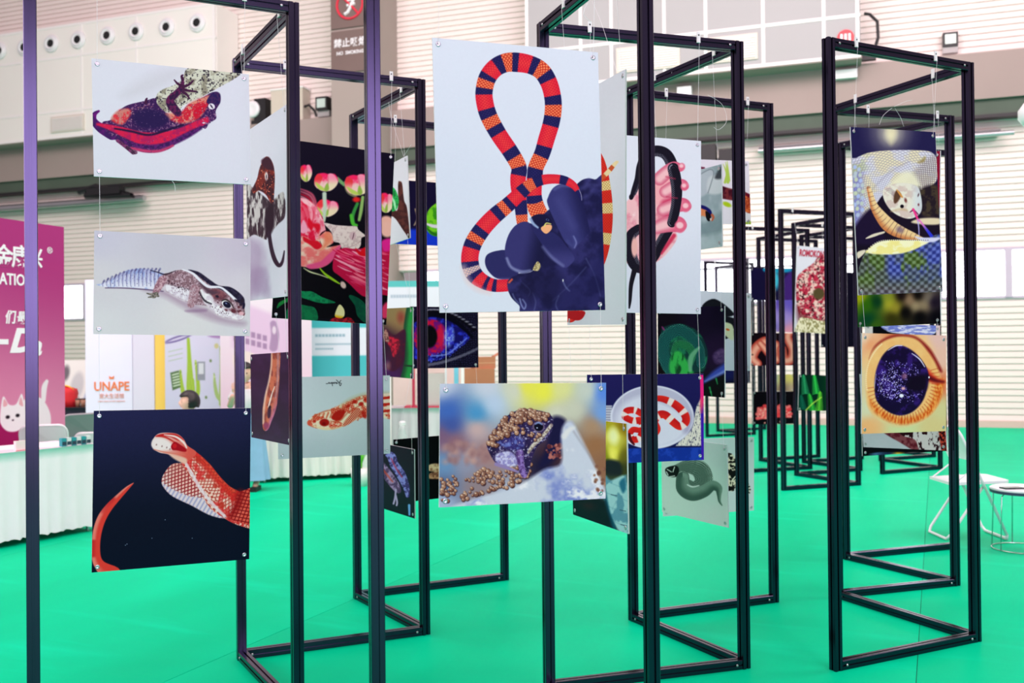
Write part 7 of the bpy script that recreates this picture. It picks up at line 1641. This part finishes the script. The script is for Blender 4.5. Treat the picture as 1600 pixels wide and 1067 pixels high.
# ---------------------------------------------------------------- people
SKIN = mat('skin', (232, 184, 164), .6, noise=.04, nscale=12); HAIR = mat('black_hair', (24, 18, 22), .5, noise=.2, nscale=30)
def skinned(name, verts, edges, m, parent, root=0, sub=2):
    me = bpy.data.meshes.new(name); me.from_pydata([v[:3] for v in verts], edges, []); o = link(name, me, parent)
    md = o.modifiers.new('skin', 'SKIN'); md.use_smooth_shade = True
    for i, v in enumerate(verts): me.skin_vertices[0].data[i].radius = (v[3], v[4] if len(v) > 4 else v[3]); me.skin_vertices[0].data[i].use_root = i == root
    s = o.modifiers.new('sub', 'SUBSURF'); s.levels = sub; s.render_levels = sub
    me.materials.append(m); return o
def head(e, c, r, yaw, m=SKIN):
    """head with face, hair and ears, looking along yaw; c centre, r half height"""
    M = T(c) @ Matrix.Rotation(yaw, 4, 'Z'); bm = bmesh.new(); bmesh.ops.create_icosphere(bm, subdivisions=4, radius=1)
    for v in bm.verts:
        x, y, z = v.co; w = .74 + .06 * z - (.14 * max(0, -z) ** 1.5)
        v.co = Vector((x * w, y * (.86 - .06 * max(0, -z)), z))
        f = max(0, -y)
        if f > .4:
            nose = math.exp(-((x / .14) ** 2)) * math.exp(-(((z + .12) / .2) ** 2)); v.co.y -= .2 * nose
            eye = math.exp(-(((abs(x) - .3) / .14) ** 2)) * math.exp(-(((z - .05) / .11) ** 2)); v.co.y += .09 * eye
            v.co.y -= .05 * math.exp(-((x / .2) ** 2)) * math.exp(-(((z + .45) / .08) ** 2))
        v.co = v.co * r
    me = bpy.data.meshes.new('head'); bm.to_mesh(me); bm.free(); me.materials.append(m); me.polygons.foreach_set('use_smooth', [True] * len(me.polygons)); link('head', me, e, M)
    mb = MB()
    for sx in (-1, 1): mb.lathe([(.001, 0), (.09 * r, .02 * r), (.09 * r, .03 * r)], mat('eye_dark', (30, 20, 24), .3), 10, M @ T((sx * .29 * r, -.72 * r, .05 * r)), 'y')
    mb.box((-.17 * r, -.80 * r, -.47 * r), (.17 * r, -.76 * r, -.42 * r), mat('lips', (190, 80, 84), .5), M); link('face_features', mb.mesh('face_features'), e)
    bm = bmesh.new(); bmesh.ops.create_icosphere(bm, subdivisions=4, radius=1)
    kill = []
    for v in bm.verts:
        x, y, z = v.co
        if (y < -.25 and z < .42) or z < -.55: kill.append(v)
        v.co = Vector((x * .82 * (1 + .03 * math.sin(14 * x + 9 * z)), y * .95 + .04, z * 1.06 + .03)) * r
    bmesh.ops.delete(bm, geom=kill, context='VERTS'); me = bpy.data.meshes.new('hair'); bm.to_mesh(me); bm.free(); me.materials.append(HAIR); me.polygons.foreach_set('use_smooth', [True] * len(me.polygons))
    o = link('hair', me, e, M); so = o.modifiers.new('s', 'SOLIDIFY'); so.thickness = .02; so.offset = 1
def hand(e, base, direction, curl, s=1.):
    """palm and five fingers"""
    d = Vector(direction).normalized(); sd = d.cross(Vector((0, 1, 0))).normalized(); nrm = sd.cross(d)
    b = Vector(base); V = [(*b, .022 * s, .014 * s), (*(b + d * .045 * s), .036 * s, .014 * s)]; E = [(0, 1)]
    for k, (off, L) in enumerate(((-.03, .062), (-.01, .072), (.01, .068), (.03, .054))):
        i = len(V); q0 = b + d * .085 * s + sd * off * s; V.append((*q0, .0095 * s)); E.append((1, i)); p = q0; dd = d
        for t in range(3): dd = (dd + nrm * curl).normalized(); p = p + dd * L * s / 3; V.append((*p, .008 * s)); E.append((i + t, i + t + 1))
    i = len(V); q0 = b + d * .03 * s - sd * .045 * s; V += [(*q0, .011 * s), (*(q0 + (d - sd * .6).normalized() * .03 * s), .010 * s), (*(q0 + (d - sd * .3).normalized() * .055 * s), .009 * s)]; E += [(0, i), (i, i + 1), (i + 1, i + 2)]
    skinned('hand', V, E, SKIN, e, 0, 1)
# standing girl in a white top and blue skirt, hands to her cheeks
e = link('person', None, None, T((-2.92, 10.5, 0))); tag(e, 'person in a white top and long blue skirt, hands at the cheeks, standing', 'person')
V = [(0, 0, .78, .13, .1), (0, 0, .95, .11, .085), (0, 0, 1.08, .13, .09), (0, 0, 1.13, .07, .06), (-.03, -.01, 1.19, .045), (.14, 0, 1.09, .045), (.19, -.06, .92, .036), (.09, -.16, 1.08, .028), (-.14, 0, 1.09, .045), (-.2, -.06, .92, .036), (-.13, -.15, 1.07, .028), (.08, 0, .72, .08), (.08, 0, .42, .055), (.08, .01, .1, .038), (.08, -.1, .04, .03), (-.08, 0, .72, .08), (-.08, 0, .42, .055), (-.08, .01, .1, .038), (-.08, -.1, .04, .03)]
E_ = [(0, 1), (1, 2), (2, 3), (3, 4), (2, 5), (5, 6), (6, 7), (2, 8), (8, 9), (9, 10), (0, 11), (11, 12), (12, 13), (13, 14), (0, 15), (15, 16), (16, 17), (17, 18)]
skinned('body', V, E_, SKIN, e)
TOP = mat('white_top', (226, 226, 232), .8, noise=.05)
skinned('top', [(0, 0, .82, .15, .12), (0, 0, .97, .135, .11), (0, 0, 1.08, .15, .11), (.15, 0, 1.09, .062), (.185, -.04, .98, .055), (-.15, 0, 1.09, .062), (-.19, -.04, .98, .055)], [(0, 1), (1, 2), (2, 3), (3, 4), (2, 5), (5, 6)], TOP, e)
mb = MB(); vs = []; N = 48; rows = 10
for r_ in range(rows):
    t = r_ / (rows - 1); z = .86 - .74 * t
    for k in range(N): a = 6.28318 * k / N; R = .145 + .07 * t + (.004 + .018 * t) * math.sin(a * 9 + 1.5 * math.sin(3 * a) + t * 2); vs.append((R * math.cos(a), R * .85 * math.sin(a), z))
mb.add(vs, [(r_ * N + k, r_ * N + (k + 1) % N, (r_ + 1) * N + (k + 1) % N, (r_ + 1) * N + k) for r_ in range(rows - 1) for k in range(N)], mat('blue_skirt', (142, 184, 222), .85, noise=.14, nscale=7)); link('skirt', mb.mesh('skirt', True), e)
head(e, (-.04, -.02, 1.29), .105, .15); hand(e, (-.13, -.15, 1.08), (.15, -.1, 1), .12, .8); hand(e, (.09, -.16, 1.09), (-.2, -.1, 1), .12, .8)
for x in (-.08, .08): mb = MB(); mb.box((x - .035, -.16, 0), (x + .035, .05, .05), BLACK); link('shoe', mb.mesh('shoe'), e)
# seated person with short black hair, seen over the red snake board
P = at(298, 630, 11.0)
e = link('person', None, None, T((P.x, 11.0, 0))); tag(e, 'person with short black hair and a navy top, seated before the cactus poster', 'person')
V = [(0, .05, .4, .14, .11), (0, .04, .6, .12, .1), (0, .02, .74, .13, .1), (0, 0, .8, .06), (-.01, 0, .86, .045), (.16, .02, .75, .05), (.2, -.06, .58, .04), (.12, -.2, .52, .03), (-.16, .02, .75, .05), (-.2, -.06, .58, .04), (-.12, -.2, .52, .03), (.09, -.02, .38, .085), (.1, -.32, .4, .06), (.1, -.33, .1, .04), (.1, -.42, .04, .032), (-.09, -.02, .38, .085), (-.1, -.32, .4, .06), (-.1, -.33, .1, .04), (-.1, -.42, .04, .032)]
skinned('body', V, E_, SKIN, e)
NAVY = mat('navy_top', (28, 28, 60), .8, noise=.1)
skinned('top', [(0, .05, .4, .16, .13), (0, .04, .6, .145, .12), (0, .02, .75, .155, .115), (.165, .02, .76, .066), (.205, -.06, .58, .052), (.13, -.18, .53, .042), (-.165, .02, .76, .066), (-.205, -.06, .58, .052), (-.13, -.18, .53, .042)], [(0, 1), (1, 2), (2, 3), (3, 4), (4, 5), (2, 6), (6, 7), (7, 8)], NAVY, e)
skinned('trousers', [(0, .02, .4, .155, .12), (.09, -.04, .39, .1), (.1, -.32, .41, .075), (.1, -.33, .1, .056), (-.09, -.04, .39, .1), (-.1, -.32, .41, .075), (-.1, -.33, .1, .056)], [(0, 1), (1, 2), (2, 3), (0, 4), (4, 5), (5, 6)], NAVY, e)
head(e, (-.02, -.01, .955), .112, -1.1); hand(e, (.12, -.2, .52), (-.3, -1, .1), .15, .8); hand(e, (-.12, -.2, .52), (.3, -1, .1), .15, .8)
mb = MB(); mb.box((-.16, -.02, .01), (.0, .12, .012), WHITEP, T((-.12, -.14, .78)) @ Matrix.Rotation(.5, 4, 'Y')); link('collar', mb.mesh('collar'), e)
es = link('low_stool', None, None, T((P.x, 11.05, 0))); tag(es, 'low white stool under the seated person', 'stool')
mb = MB(); mb.lathe([(.16, .21), (.17, .23), (.16, .25)], WHITEP, 20); link('seat', mb.mesh('seat'), es)
for k in range(4):
    a = .785 + k * 1.5708; mb = MB(); mb.tube([(.12 * math.cos(a), .12 * math.sin(a), .21), (.16 * math.cos(a), .16 * math.sin(a), 0)], .012, STEEL, 8); link('leg', mb.mesh('leg'), es)
print('RESID', RESID)
